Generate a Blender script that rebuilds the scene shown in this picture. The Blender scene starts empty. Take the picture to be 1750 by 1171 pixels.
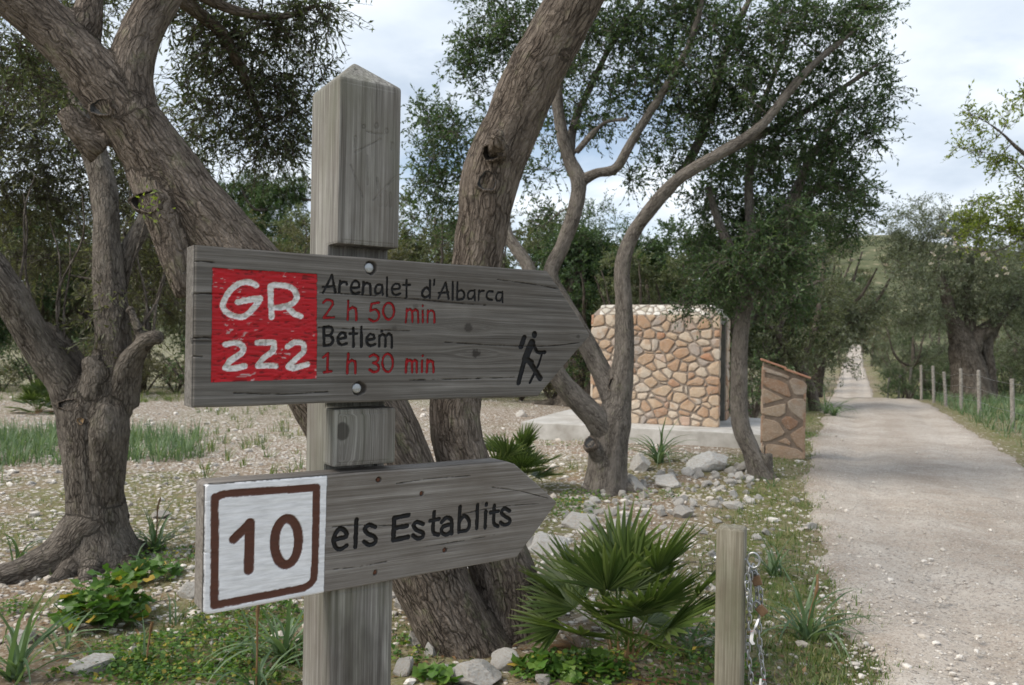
import bpy, bmesh, math, random
import numpy as np
from mathutils import Vector, Matrix

# ------------------------------------------------------------------ camera, sky, sun, exposure
scene = bpy.context.scene
col = scene.collection
FPX, CX, CY, ROLL, EYE = 1400.0, 875.0, 585.5, math.radians(1.0), 1.5
cam_data = bpy.data.cameras.new('camera')
cam = bpy.data.objects.new('camera', cam_data)
col.objects.link(cam)
cam_data.sensor_width = 36.0
cam_data.lens = 36.0 * FPX / 1750.0
cam_data.clip_start, cam_data.clip_end = 0.05, 4000
cam_data.dof.use_dof = True
cam_data.dof.focus_distance = 1.75
cam_data.dof.aperture_fstop = 9.0
cam.matrix_world = Matrix.Translation((0, 0, EYE)) @ Matrix.Rotation(math.pi / 2, 4, 'X') @ Matrix.Rotation(ROLL, 4, 'Z')
scene.camera = cam

SUN_EL, SUN_AZ = math.radians(44), math.radians(-114)      # azimuth from +Y towards +X: sun high on the left
world = bpy.data.worlds.new('World')
scene.world = world
world.use_nodes = True
wn, wl = world.node_tree.nodes, world.node_tree.links
wn.clear()
w_out = wn.new('ShaderNodeOutputWorld')
w_bg = wn.new('ShaderNodeBackground')
w_bg.inputs['Strength'].default_value = 0.1
w_sky = wn.new('ShaderNodeTexSky')
w_sky.sky_type = 'NISHITA'
w_sky.sun_disc = False
w_sky.sun_elevation = SUN_EL
w_sky.sun_rotation = SUN_AZ
w_sky.altitude = 100
w_tc = wn.new('ShaderNodeTexCoord')
w_sep = wn.new('ShaderNodeSeparateXYZ')
wl.new(w_tc.outputs['Generated'], w_sep.inputs[0])
w_z = wn.new('ShaderNodeMath'); w_z.operation = 'ABSOLUTE'
wl.new(w_sep.outputs['Z'], w_z.inputs[0])
w_za = wn.new('ShaderNodeMath'); w_za.operation = 'ADD'; w_za.inputs[1].default_value = 0.22
wl.new(w_z.outputs[0], w_za.inputs[0])
w_div = wn.new('ShaderNodeVectorMath'); w_div.operation = 'DIVIDE'
w_cmb = wn.new('ShaderNodeCombineXYZ')
for k in range(3):
    wl.new(w_za.outputs[0], w_cmb.inputs[k])
wl.new(w_tc.outputs['Generated'], w_div.inputs[0])
wl.new(w_cmb.outputs[0], w_div.inputs[1])
w_n1 = wn.new('ShaderNodeTexNoise'); w_n1.inputs['Scale'].default_value = 1.25; w_n1.inputs['Detail'].default_value = 7
w_n1.inputs['Roughness'].default_value = 0.52; w_n1.inputs['Distortion'].default_value = 0.25
w_n2 = wn.new('ShaderNodeTexNoise'); w_n2.inputs['Scale'].default_value = 2.3; w_n2.inputs['Detail'].default_value = 6
w_n2.inputs['Roughness'].default_value = 0.5
w_map = wn.new('ShaderNodeMapping'); w_map.inputs['Location'].default_value = (3.1, 1.7, 0.4)
wl.new(w_div.outputs[0], w_n1.inputs['Vector'])
wl.new(w_div.outputs[0], w_map.inputs['Vector'])
wl.new(w_map.outputs[0], w_n2.inputs['Vector'])
w_cov = wn.new('ShaderNodeValToRGB')                         # cloud cover
w_cov.color_ramp.elements[0].position = 0.30; w_cov.color_ramp.elements[0].color = (0, 0, 0, 1)
w_cov.color_ramp.elements[1].position = 0.50; w_cov.color_ramp.elements[1].color = (1, 1, 1, 1)
wl.new(w_n1.outputs['Fac'], w_cov.inputs[0])
w_cc = wn.new('ShaderNodeValToRGB')                          # cloud brightness
w_cc.color_ramp.elements[0].position = 0.32; w_cc.color_ramp.elements[0].color = (4.0, 4.65, 5.5, 1)
w_cc.color_ramp.elements[1].position = 0.68; w_cc.color_ramp.elements[1].color = (6.9, 7.35, 7.8, 1)
wl.new(w_n2.outputs['Fac'], w_cc.inputs[0])
w_skm = wn.new('ShaderNodeVectorMath'); w_skm.operation = 'SCALE'; w_skm.inputs['Scale'].default_value = 1.0
wl.new(w_sky.outputs[0], w_skm.inputs[0])
w_mix = wn.new('ShaderNodeMix'); w_mix.data_type = 'RGBA'
wl.new(w_cov.outputs[0], w_mix.inputs['Factor'])
wl.new(w_skm.outputs[0], w_mix.inputs['A'])
wl.new(w_cc.outputs[0], w_mix.inputs['B'])
wl.new(w_mix.outputs['Result'], w_bg.inputs['Color'])
wl.new(w_bg.outputs[0], w_out.inputs[0])

sun_data = bpy.data.lights.new('sun', 'SUN')
sun_data.energy = 2.3
sun_data.angle = math.radians(30)
sun_data.color = (1.0, 0.93, 0.82)
sun = bpy.data.objects.new('sun', sun_data)
col.objects.link(sun)
_sd = Vector((math.sin(SUN_AZ) * math.cos(SUN_EL), math.cos(SUN_AZ) * math.cos(SUN_EL), math.sin(SUN_EL)))
sun.rotation_euler = _sd.to_track_quat('Z', 'Y').to_euler()

scene.view_settings.view_transform = 'Standard'
scene.view_settings.look = 'None'
scene.view_settings.exposure = 0.68
scene.view_settings.gamma = 1.0
scene.view_settings.use_curve_mapping = False
scene.render.engine = 'CYCLES'
cy = scene.cycles
cy.max_bounces = 4; cy.diffuse_bounces = 2; cy.glossy_bounces = 2; cy.transmission_bounces = 3
cy.transparent_max_bounces = 4
cy.use_adaptive_sampling = True; cy.adaptive_threshold = 0.02
cy.use_denoising = True

# ------------------------------------------------------------------ helpers
NPR = np.random.default_rng(7)
RND = random.Random(11)

def at(px, py, Y):
    """point seen at photo pixel (px, py) at distance Y in front of the camera"""
    x, y = px - CX, CY - py
    k = Y / FPX
    return np.array([(x * math.cos(ROLL) - y * math.sin(ROLL)) * k, Y, EYE + (x * math.sin(ROLL) + y * math.cos(ROLL)) * k])

def hash3(ix, iy, iz, seed):
    h = ix * np.uint32(374761393) + iy * np.uint32(668265263) + iz * np.uint32(3266489917) + np.uint32((seed * 144665 + 12345) & 0xFFFFFFFF)
    h = (h ^ (h >> np.uint32(13))) * np.uint32(1274126177)
    h = (h ^ (h >> np.uint32(15))) * np.uint32(2246822519)
    return ((h ^ (h >> np.uint32(16))) & np.uint32(0xFFFFFF)).astype(np.float32) * np.float32(1.0 / 0xFFFFFF)

def vnoise(p, seed=0):
    p = np.atleast_2d(np.asarray(p, float))
    fl = np.floor(p)
    f = (p - fl).astype(np.float32)
    f = f * f * (3 - 2 * f)
    i = fl.astype(np.int64).astype(np.uint32)
    one = np.uint32(1)
    x0, y0 = i[..., 0], i[..., 1]
    fx, fy = f[..., 0], f[..., 1]
    if p.shape[-1] == 2:
        z0 = np.uint32(7)
        def pl(z):
            a = hash3(x0, y0, z, seed); b = hash3(x0 + one, y0, z, seed)
            c = hash3(x0, y0 + one, z, seed); d = hash3(x0 + one, y0 + one, z, seed)
            a = a + (b - a) * fx; c = c + (d - c) * fx
            return a + (c - a) * fy
        return pl(z0)
    z0, fz = i[..., 2], f[..., 2]
    def pl(z):
        a = hash3(x0, y0, z, seed); b = hash3(x0 + one, y0, z, seed)
        c = hash3(x0, y0 + one, z, seed); d = hash3(x0 + one, y0 + one, z, seed)
        a = a + (b - a) * fx; c = c + (d - c) * fx
        return a + (c - a) * fy
    a = pl(z0); b = pl(z0 + one)
    return a + (b - a) * fz

def fbm(p, octaves=4, seed=0, gain=0.5):
    p = np.asarray(p, float)
    a, s, n = 1.0, 0.0, 0.0
    for o in range(octaves):
        s = s + a * vnoise(p * (2 ** o) + 17.3 * o, seed + o)
        n += a
        a *= gain
    return s / n

def sstep(a, b, x):
    t = np.clip((x - a) / (b - a), 0, 1)
    return t * t * (3 - 2 * t)

def make_mesh(name, verts, faces, mat=None, attrs=None, smooth=True):
    """faces: list of lists, or (M,k) int array"""
    me = bpy.data.meshes.new(name)
    verts = np.asarray(verts, np.float32)
    me.vertices.add(len(verts))
    me.vertices.foreach_set('co', verts.ravel())
    if isinstance(faces, np.ndarray):
        m, k = faces.shape
        loops = faces.astype(np.int32).ravel()
        starts = np.arange(m, dtype=np.int32) * k
        totals = np.full(m, k, np.int32)
    else:
        totals = np.array([len(f) for f in faces], np.int32)
        loops = np.array([i for f in faces for i in f], np.int32)
        starts = np.concatenate([[0], np.cumsum(totals)[:-1]]).astype(np.int32)
        m = len(faces)
    me.loops.add(len(loops))
    me.loops.foreach_set('vertex_index', loops)
    me.polygons.add(m)
    me.polygons.foreach_set('loop_start', starts)
    me.polygons.foreach_set('loop_total', totals)
    me.polygons.foreach_set('use_smooth', np.full(m, smooth, bool))
    for an, av in (attrs or {}).items():
        av = np.asarray(av, np.float32)
        if av.ndim == 1:
            a = me.attributes.new(an, 'FLOAT', 'POINT'); a.data.foreach_set('value', av)
        elif av.shape[1] == 3:
            a = me.attributes.new(an, 'FLOAT_VECTOR', 'POINT'); a.data.foreach_set('vector', av.ravel())
        else:
            a = me.attributes.new(an, 'FLOAT_COLOR', 'POINT'); a.data.foreach_set('color', av.ravel())
    if mat:
        me.materials.append(mat)
    me.update(calc_edges=True)
    me.validate()
    return me

def obj(name, me, parent=None, loc=None, rot=None, scale=None):
    o = bpy.data.objects.new(name, me)
    col.objects.link(o)
    if parent is not None:
        o.parent = parent
    if loc is not None: o.location = loc
    if rot is not None: o.rotation_euler = rot
    if scale is not None: o.scale = scale
    return o

def tag(o, label=None, cat=None, group=None, kind=None):
    if label: o['label'] = label
    if cat: o['category'] = cat
    if group: o['group'] = group
    if kind: o['kind'] = kind
    return o

def thing(name, label, cat, loc=(0, 0, 0), rotz=0.0, group=None):
    o = bpy.data.objects.new(name, None)
    o.empty_display_size = 0.1
    col.objects.link(o)
    o.location = loc
    o.rotation_euler = (0, 0, rotz)
    return tag(o, label, cat, group)

def copy_tree(o, parent=None):
    c = o.copy()
    col.objects.link(c)
    c.parent = parent
    for ch in list(o.children):
        copy_tree(ch, c)
    return c

class MB:
    """collects simple shapes into one mesh"""
    def __init__(self): self.v, self.f = [], []
    def add(self, v, f):
        b = len(self.v)
        self.v += [tuple(p) for p in v]
        self.f += [[i + b for i in q] for q in f]
    def box(self, x0, x1, y0, y1, z0, z1):
        self.add([(x0,y0,z0),(x1,y0,z0),(x1,y1,z0),(x0,y1,z0),(x0,y0,z1),(x1,y0,z1),(x1,y1,z1),(x0,y1,z1)],
                 [[0,3,2,1],[4,5,6,7],[0,1,5,4],[1,2,6,5],[2,3,7,6],[3,0,4,7]])
    def mesh(self, name, mat, smooth=False, attrs=None): return make_mesh(name, self.v, self.f, mat, attrs, smooth)

def bevel(o, w, seg=2, ang=30):
    m = o.modifiers.new('bevel', 'BEVEL'); m.width = w; m.segments = seg; m.limit_method = 'ANGLE'; m.angle_limit = math.radians(ang)
    return o

def frames(P):
    """parallel transported frames along a polyline"""
    P = np.asarray(P, float)
    T = np.gradient(P, axis=0)
    T /= np.linalg.norm(T, axis=1)[:, None] + 1e-9
    a = np.array([1., 0, 0]) if abs(T[0][0]) < 0.8 else np.array([0, 1., 0])
    U = np.zeros_like(P); V = np.zeros_like(P)
    u = a - T[0] * np.dot(a, T[0])
    for i in range(len(P)):
        u = u - T[i] * np.dot(u, T[i]); u /= np.linalg.norm(u) + 1e-9
        U[i] = u; V[i] = np.cross(T[i], u)
    return T, U, V

def resample(P, R, step):
    """Catmull-Rom resampling of points and radii"""
    P = np.asarray(P, float); R = np.asarray(R, float)
    if len(P) == 2:
        n = max(2, int(np.linalg.norm(P[1] - P[0]) / step) + 1)
        t = np.linspace(0, 1, n)[:, None]
        return P[0] * (1 - t) + P[1] * t, R[0] * (1 - t[:, 0]) + R[1] * t[:, 0]
    Q = np.vstack([2 * P[0] - P[1], P, 2 * P[-1] - P[-2]])
    op, orr = [], []
    for i in range(len(P) - 1):
        a, b, c, d = Q[i:i + 4]
        n = max(1, int(np.linalg.norm(c - b) / step))
        for t in np.arange(n) / n:
            op.append(0.5 * ((2 * b) + (-a + c) * t + (2 * a - 5 * b + 4 * c - d) * t * t + (-a + 3 * b - 3 * c + d) * t ** 3))
            orr.append(R[i] * (1 - t) + R[i + 1] * t)
    op.append(P[-1]); orr.append(R[-1])
    return np.array(op), np.array(orr)

def tube(P, R, n=8, cap=True):
    """verts, quad/ngon faces, and bark coordinates of a tube"""
    T, U, V = frames(P)
    P = np.asarray(P); R = np.asarray(R)
    a = np.linspace(0, 2 * np.pi, n, endpoint=False)
    ca, sa = np.cos(a), np.sin(a)
    ring = P[:, None, :] + R[:, None, None] * (U[:, None, :] * ca[None, :, None] + V[:, None, :] * sa[None, :, None])
    m = len(P)
    s = np.concatenate([[0], np.cumsum(np.linalg.norm(np.diff(P, axis=0), axis=1))])
    bark = np.stack([R[:, None] * ca[None], R[:, None] * sa[None], np.repeat(s[:, None], n, 1)], -1)
    i, j = np.meshgrid(np.arange(m - 1), np.arange(n), indexing='ij')
    q = np.stack([i * n + j, i * n + (j + 1) % n, (i + 1) * n + (j + 1) % n, (i + 1) * n + j], -1).reshape(-1, 4)
    return ring.reshape(-1, 3), q, bark.reshape(-1, 3)

def batch_tubes(P, R, n=3):
    """many thin tubes at once: P (m,k,3), R (m,k)"""
    m, k, _ = P.shape
    T = np.gradient(P, axis=1); T /= np.linalg.norm(T, axis=-1, keepdims=True) + 1e-9
    ref = np.where(np.abs(T[:, :1, 2:3]) < 0.8, np.array([0, 0, 1.0]), np.array([1.0, 0, 0]))
    U = np.cross(T, np.broadcast_to(ref, T.shape)); U /= np.linalg.norm(U, axis=-1, keepdims=True) + 1e-9
    W = np.cross(T, U)
    a = np.linspace(0, 2 * np.pi, n, endpoint=False)
    ring = P[:, :, None] + R[:, :, None, None] * (U[:, :, None] * np.cos(a)[None, None, :, None] + W[:, :, None] * np.sin(a)[None, None, :, None])
    i, j = np.meshgrid(np.arange(k - 1), np.arange(n), indexing='ij')
    q = np.stack([i * n + j, i * n + (j + 1) % n, (i + 1) * n + (j + 1) % n, (i + 1) * n + j], -1).reshape(-1, 4)
    F = (q[None] + (np.arange(m) * k * n)[:, None, None]).reshape(-1, 4)
    V = ring.reshape(-1, 3)
    return V, F, V * np.array([1, 1, 0.6])

def cat_parts(parts):
    """join (verts, faces(k), attr...) tuples"""
    vs, fs, ex, b = [], [], [], 0
    for p in parts:
        vs.append(p[0]); fs.append(p[1] + b); ex.append(p[2]); b += len(p[0])
    return np.concatenate(vs), np.concatenate(fs), np.concatenate(ex)

# ------------------------------------------------------------------ materials
def new_mat(name):
    m = bpy.data.materials.new(name)
    m.use_nodes = True
    nt = m.node_tree
    nt.nodes.clear()
    out = nt.nodes.new('ShaderNodeOutputMaterial')
    b = nt.nodes.new('ShaderNodeBsdfPrincipled')
    nt.links.new(b.outputs[0], out.inputs[0])
    return m, nt, b, out

class NT:
    def __init__(self, nt): self.nt = nt
    def n(self, t, **kw):
        x = self.nt.nodes.new(t)
        for k, v in kw.items(): setattr(x, k, v)
        return x
    def l(self, a, b): self.nt.links.new(a, b)
    def attr(self, name): return self.n('ShaderNodeAttribute', attribute_name=name)
    def mapping(self, vec, scale=(1, 1, 1), loc=(0, 0, 0)):
        m = self.n('ShaderNodeMapping')
        m.inputs['Scale'].default_value = scale; m.inputs['Location'].default_value = loc
        self.l(vec, m.inputs['Vector'])
        return m.outputs[0]
    def noise(self, vec, scale=1, detail=4, rough=0.55, dist=0.0):
        x = self.n('ShaderNodeTexNoise')
        x.inputs['Scale'].default_value = scale; x.inputs['Detail'].default_value = detail
        x.inputs['Roughness'].default_value = rough; x.inputs['Distortion'].default_value = dist
        if vec is not None: self.l(vec, x.inputs['Vector'])
        return x.outputs['Fac']
    def voronoi(self, vec, scale, feature='F1', out='Distance', rand=1.0):
        x = self.n('ShaderNodeTexVoronoi', feature=feature)
        x.inputs['Scale'].default_value = scale; x.inputs['Randomness'].default_value = rand
        if vec is not None: self.l(vec, x.inputs['Vector'])
        return x.outputs[out]
    def ramp(self, fac, stops, interp='LINEAR'):
        x = self.n('ShaderNodeValToRGB')
        x.color_ramp.interpolation = interp
        el = x.color_ramp.elements
        while len(el) < len(stops): el.new(0.5)
        for e, (p, c) in zip(el, stops):
            e.position = p
            e.color = (c, c, c, 1) if isinstance(c, (int, float)) else (*c, 1)
        self.l(fac, x.inputs[0])
        return x.outputs['Color']
    def mix(self, fac, a, b, mode='MIX'):
        x = self.n('ShaderNodeMix', data_type='RGBA', blend_type=mode)
        for s, v in (('Factor', fac), ('A', a), ('B', b)):
            i = x.inputs[s] if s == 'Factor' else x.inputs[s]
            if s != 'Factor':
                i = [q for q in x.inputs if q.name == s and q.type == 'RGBA'][0]
            if hasattr(v, 'is_linked') or hasattr(v, 'links'): self.l(v, i)
            elif isinstance(v, (int, float)): i.default_value = v if s == 'Factor' else (v, v, v, 1)
            else: i.default_value = (*v, 1)
        return [q for q in x.outputs if q.type == 'RGBA'][0]
    def math(self, op, a, b=None, clamp=False):
        x = self.n('ShaderNodeMath', operation=op, use_clamp=clamp)
        for i, v in enumerate((a, b)):
            if v is None: continue
            if isinstance(v, (int, float)): x.inputs[i].default_value = v
            else: self.l(v, x.inputs[i])
        return x.outputs[0]
    def bump(self, height, dist, strength=1.0, normal=None):
        x = self.n('ShaderNodeBump')
        x.inputs['Strength'].default_value = strength; x.inputs['Distance'].default_value = dist
        self.l(height, x.inputs['Height'])
        if normal is not None: self.l(normal, x.inputs['Normal'])
        return x.outputs[0]

def wood_mat(name, dark, mid, light, paint=True, green=0.0):
    m, nt, b, out = new_mat(name)
    N = NT(nt)
    g = N.attr('grain').outputs['Vector']
    n1 = N.noise(N.mapping(g, (2.2, 85, 85)), 1, 5, 0.6, 0.35)
    n2 = N.noise(N.mapping(g, (9, 420, 420)), 1, 3, 0.6)
    n3 = N.noise(N.mapping(g, (7, 9, 9)), 1, 4, 0.6)
    n4 = N.noise(N.mapping(g, (1.3, 34, 34), (2, 5, 1)), 1, 4, 0.55, 0.6)
    n6 = N.noise(N.mapping(g, (2.6, 190, 190), (5, 2, 8)), 1, 3, 0.6, 0.3)
    gsum = N.math('ADD', N.math('MULTIPLY', n1, 0.4), N.math('ADD', N.math('MULTIPLY', n2, 0.25), N.math('MULTIPLY', n6, 0.35)))
    c = N.ramp(gsum, [(0.36, dark), (0.5, mid), (0.63, light)])
    c = N.mix(N.ramp(n3, [(0.38, 0.0), (0.72, 0.6)]), c, (mid[0] * 0.60, mid[1] * 0.54, mid[2] * 0.48), 'MIX')
    crack = N.ramp(n4, [(0.28, 1.0), (0.335, 0.0)])
    c = N.mix(N.math('MULTIPLY', crack, 0.75), c, tuple(x * 0.35 for x in dark))
    if green:
        n5 = N.noise(N.mapping(g, (5, 14, 14), (7, 1, 3)), 1, 4, 0.6)
        c = N.mix(N.math('MULTIPLY', N.ramp(n5, [(0.45, 0.0), (0.7, 1.0)]), green), c, (0.17, 0.19, 0.12))
    k = N.attr('tone').outputs['Fac']
    c = N.mix(k, c, (0.035, 0.03, 0.026))
    hgt = N.math('ADD', N.math('MULTIPLY', n1, 0.5), N.math('ADD', N.math('MULTIPLY', n2, 0.35), N.math('MULTIPLY', n6, 0.5)))
    hgt = N.math('SUBTRACT', hgt, N.math('MULTIPLY', crack, 0.9))
    if paint:
        pa = N.attr('paint')
        wear = N.ramp(N.noise(N.mapping(g, (16, 130, 130), (1, 8, 2)), 1, 4, 0.65), [(0.24, 0.25), (0.40, 1.0)])
        pc = N.mix(N.ramp(N.noise(N.mapping(g, (30, 200, 200), (4, 3, 9)), 1, 3, 0.6), [(0.35, 0.0), (0.75, 0.3)]), pa.outputs['Color'], (0.03, 0.025, 0.022))
        f = N.math('MULTIPLY', pa.outputs['Alpha'], wear, True)
        c = N.mix(f, c, pc)
        hgt = N.math('MULTIPLY', hgt, N.math('SUBTRACT', 1.0, N.math('MULTIPLY', f, 0.6)))
        N.l(N.math('SUBTRACT', 0.82, N.math('MULTIPLY', f, 0.30)), b.inputs['Roughness'])
    else:
        b.inputs['Roughness'].default_value = 0.85
    N.l(c, b.inputs['Base Color'])
    N.l(N.bump(hgt, 0.0022, 0.9), b.inputs['Normal'])
    b.inputs['Specular IOR Level'].default_value = 0.25
    return m

def bark_mat(name, dark, mid, light, sc=1.0, lichen=0.0, depth=0.02):
    m, nt, b, out = new_mat(name)
    N = NT(nt)
    g = N.attr('bark').outputs['Vector']
    wob = N.n('ShaderNodeTexNoise'); wob.inputs['Scale'].default_value = 9 * sc; wob.inputs['Detail'].default_value = 3
    N.l(g, wob.inputs['Vector'])
    wv = N.n('ShaderNodeVectorMath', operation='MULTIPLY_ADD')
    N.l(wob.outputs['Color'], wv.inputs[0]); wv.inputs[1].default_value = (0.045 / sc, 0.045 / sc, 0.09 / sc); N.l(g, wv.inputs[2])
    p = wv.outputs[0]
    def ridged(sc3, loc, det):
        n = N.noise(N.mapping(p, sc3, loc), 1, det, 0.55)
        return N.math('ABSOLUTE', N.math('SUBTRACT', N.math('MULTIPLY', n, 2.0), 1.0))
    q2 = ridged((70 * sc, 70 * sc, 15 * sc), (3, 1, 2), 2.5)
    pm_ = N.mapping(p, (46 * sc, 46 * sc, 8.5 * sc))
    v1 = N.voronoi(pm_, 1, 'DISTANCE_TO_EDGE')
    vcol = N.n('ShaderNodeTexVoronoi'); vcol.inputs['Scale'].default_value = 1; N.l(pm_, vcol.inputs['Vector'])
    vs_ = N.n('ShaderNodeSeparateColor'); N.l(vcol.outputs['Color'], vs_.inputs[0])
    n1 = N.noise(N.mapping(p, (150 * sc, 150 * sc, 60 * sc)), 1, 4, 0.7)
    n2 = N.noise(N.mapping(g, (5, 5, 2.2)), 1, 4, 0.6)
    r1 = N.ramp(v1, [(0.0, 0.0), (0.05, 0.25), (0.17, 1.0)])
    r2 = N.ramp(q2, [(0.0, 0.0), (0.09, 0.5), (0.3, 1.0)])
    gate = N.ramp(N.noise(N.mapping(g, (16 * sc, 16 * sc, 5 * sc), (9, 2, 4)), 1, 3, 0.6), [(0.36, 0.35), (0.56, 1.0)])
    r1 = N.math('SUBTRACT', 1.0, N.math('MULTIPLY', N.math('SUBTRACT', 1.0, r1), gate))
    h = N.math('ADD', N.math('MULTIPLY', r1, 0.44), N.math('ADD', N.math('MULTIPLY', r2, 0.24), N.math('ADD', N.math('MULTIPLY', n1, 0.22), N.math('MULTIPLY', vs_.outputs[0], 0.16))))
    c = N.ramp(h, [(0.26, dark), (0.68, mid), (1.0, light)])
    c = N.mix(N.ramp(n2, [(0.35, 0.0), (0.7, 0.5)]), c, mid, 'MIX')
    c = N.mix(N.ramp(N.noise(N.mapping(g, (9, 9, 4), (3, 7, 1)), 1, 4, 0.65), [(0.45, 0.0), (0.72, 0.5)]), c, tuple(x * 1.35 for x in light))
    if lichen:
        n4 = N.noise(N.mapping(g, (14, 14, 9), (1, 5, 8)), 1, 5, 0.7)
        c = N.mix(N.math('MULTIPLY', N.ramp(n4, [(0.56, 0.0), (0.66, 1.0)]), lichen), c, (0.22, 0.23, 0.12))
    N.l(c, b.inputs['Base Color'])
    b.inputs['Roughness'].default_value = 0.92
    b.inputs['Specular IOR Level'].default_value = 0.15
    N.l(N.bump(h, depth, 1.0), b.inputs['Normal'])
    return m

def leaf_mat(name, stops, trans=0.3, rough=0.45, spec=0.35):
    m, nt, b, out = new_mat(name)
    N = NT(nt)
    a = N.attr('lv').outputs['Fac']
    c = N.ramp(a, stops)
    N.l(c, b.inputs['Base Color'])
    b.inputs['Roughness'].default_value = rough
    b.inputs['Specular IOR Level'].default_value = spec
    t = N.n('ShaderNodeBsdfTranslucent')
    tc = N.mix(1.0, c, (1.25, 1.35, 0.6), 'MULTIPLY')
    N.l(tc, t.inputs['Color'])
    ms = N.n('ShaderNodeMixShader'); ms.inputs[0].default_value = trans
    N.l(b.outputs[0], ms.inputs[1]); N.l(t.outputs[0], ms.inputs[2]); N.l(ms.outputs[0], out.inputs[0])
    return m

def stone_mat(name, stops, scale=6.0, bump=0.012, per_object=True, stain=None):
    m, nt, b, out = new_mat(name)
    N = NT(nt)
    tc = N.n('ShaderNodeTexCoord').outputs['Object']
    if per_object:
        r = N.n('ShaderNodeObjectInfo').outputs['Random']
    else:
        r = N.attr('lv').outputs['Fac']
    off = N.n('ShaderNodeVectorMath', operation='ADD')
    cm = N.n('ShaderNodeCombineXYZ')
    N.l(N.math('MULTIPLY', r, 37.0), cm.inputs[0]); N.l(N.math('MULTIPLY', r, 91.0), cm.inputs[1])
    N.l(tc, off.inputs[0]); N.l(cm.outputs[0], off.inputs[1])
    n1 = N.noise(off.outputs[0], scale, 6, 0.65)
    n2 = N.noise(off.outputs[0], scale * 6, 4, 0.6)
    c = N.ramp(r, stops)
    c = N.mix(N.ramp(n1, [(0.3, 0.45), (0.55, 0.0)]), c, tuple(x * 0.6 for x in stops[len(stops) // 2][1]))
    c = N.mix(N.ramp(n2, [(0.5, 0.0), (0.8, 0.4)]), c, (0.68, 0.65, 0.60))
    if stain:
        n3 = N.noise(off.outputs[0], scale * 0.8, 3, 0.5)
        c = N.mix(N.ramp(n3, [(0.5, 0.0), (0.7, 0.7)]), c, stain)
    N.l(c, b.inputs['Base Color'])
    b.inputs['Roughness'].default_value = 0.9
    b.inputs['Specular IOR Level'].default_value = 0.2
    N.l(N.bump(N.math('ADD', n1, N.math('MULTIPLY', n2, 0.4)), bump, 1.0), b.inputs['Normal'])
    return m

def plain_mat(name, c1, c2, scale=8, rough=0.8, metal=0.0, bump=0.003, spec=0.3):
    m, nt, b, out = new_mat(name)
    N = NT(nt)
    tc = N.n('ShaderNodeTexCoord').outputs['Object']
    n1 = N.noise(tc, scale, 6, 0.65)
    c = N.ramp(n1, [(0.35, c1), (0.65, c2)])
    N.l(c, b.inputs['Base Color'])
    b.inputs['Roughness'].default_value = rough
    b.inputs['Metallic'].default_value = metal
    b.inputs['Specular IOR Level'].default_value = spec
    if bump:
        N.l(N.bump(N.noise(tc, scale * 5, 4, 0.6), bump, 1.0), b.inputs['Normal'])
    return m

M = {}
M['board'] = wood_mat('weathered_board', (0.062, 0.056, 0.05), (0.138, 0.128, 0.117), (0.235, 0.22, 0.203))
M['board2'] = wood_mat('weathered_board_pale', (0.09, 0.078, 0.068), (0.195, 0.177, 0.16), (0.315, 0.294, 0.27))
M['post'] = wood_mat('weathered_post', (0.07, 0.064, 0.057), (0.195, 0.184, 0.168), (0.36, 0.345, 0.32), paint=False, green=0.25)
M['bollard'] = wood_mat('treated_pine_post', (0.10, 0.09, 0.067), (0.205, 0.188, 0.145), (0.32, 0.298, 0.24), paint=False, green=0.3)
M['bark_big'] = bark_mat('rough_fissured_bark', (0.020, 0.015, 0.012), (0.125, 0.100, 0.081), (0.25, 0.208, 0.174), 1.0, 0.3, 0.022)
M['bark_olive'] = bark_mat('gnarled_olive_bark', (0.02, 0.016, 0.013), (0.112, 0.095, 0.08), (0.225, 0.198, 0.17), 1.25, 0.1, 0.016)
M['bark_mid'] = bark_mat('grey_bark', (0.038, 0.031, 0.026), (0.135, 0.118, 0.102), (0.235, 0.208, 0.182), 1.2, 0.15, 0.011)
M['bark_far'] = bark_mat('far_bark', (0.03, 0.025, 0.02), (0.10, 0.083, 0.068), (0.19, 0.165, 0.14), 0.5, 0.0, 0.03)
M['heart'] = plain_mat('weathered_cut_wood', (0.018, 0.018, 0.02), (0.06, 0.06, 0.06), 40, 0.9, bump=0.004)
M['cutfresh'] = plain_mat('fresh_cut_wood', (0.22, 0.14, 0.07), (0.34, 0.23, 0.12), 30, 0.9, bump=0.003)
M['leaf_big'] = leaf_mat('wild_olive_leaf', [(0, (0.045, 0.057, 0.03)), (0.5, (0.092, 0.112, 0.062)), (0.85, (0.155, 0.182, 0.112)), (1, (0.235, 0.26, 0.19))], 0.42)
M['leaf_olive'] = leaf_mat('old_olive_leaf', [(0, (0.072, 0.072, 0.04)), (0.5, (0.122, 0.125, 0.072)), (0.85, (0.185, 0.195, 0.13)), (1, (0.25, 0.262, 0.2))], 0.42)
M['leaf_mid'] = leaf_mat('mastic_leaf', [(0, (0.032, 0.058, 0.026)), (0.5, (0.066, 0.11, 0.05)), (0.85, (0.118, 0.175, 0.088)), (1, (0.195, 0.25, 0.14))], 0.42)
M['leaf_far'] = leaf_mat('far_olive_leaf', [(0, (0.065, 0.083, 0.04)), (0.5, (0.12, 0.138, 0.074)), (1, (0.2, 0.22, 0.14))], 0.38)
M['leaf_grey'] = leaf_mat('grey_olive_leaf', [(0, (0.10, 0.118, 0.08)), (0.5, (0.155, 0.178, 0.124)), (1, (0.245, 0.27, 0.21))], 0.36)
M['leaf_brown'] = leaf_mat('brownish_scrub_leaf', [(0, (0.075, 0.075, 0.038)), (0.5, (0.125, 0.12, 0.066)), (1, (0.195, 0.185, 0.12))], 0.38)
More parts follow.
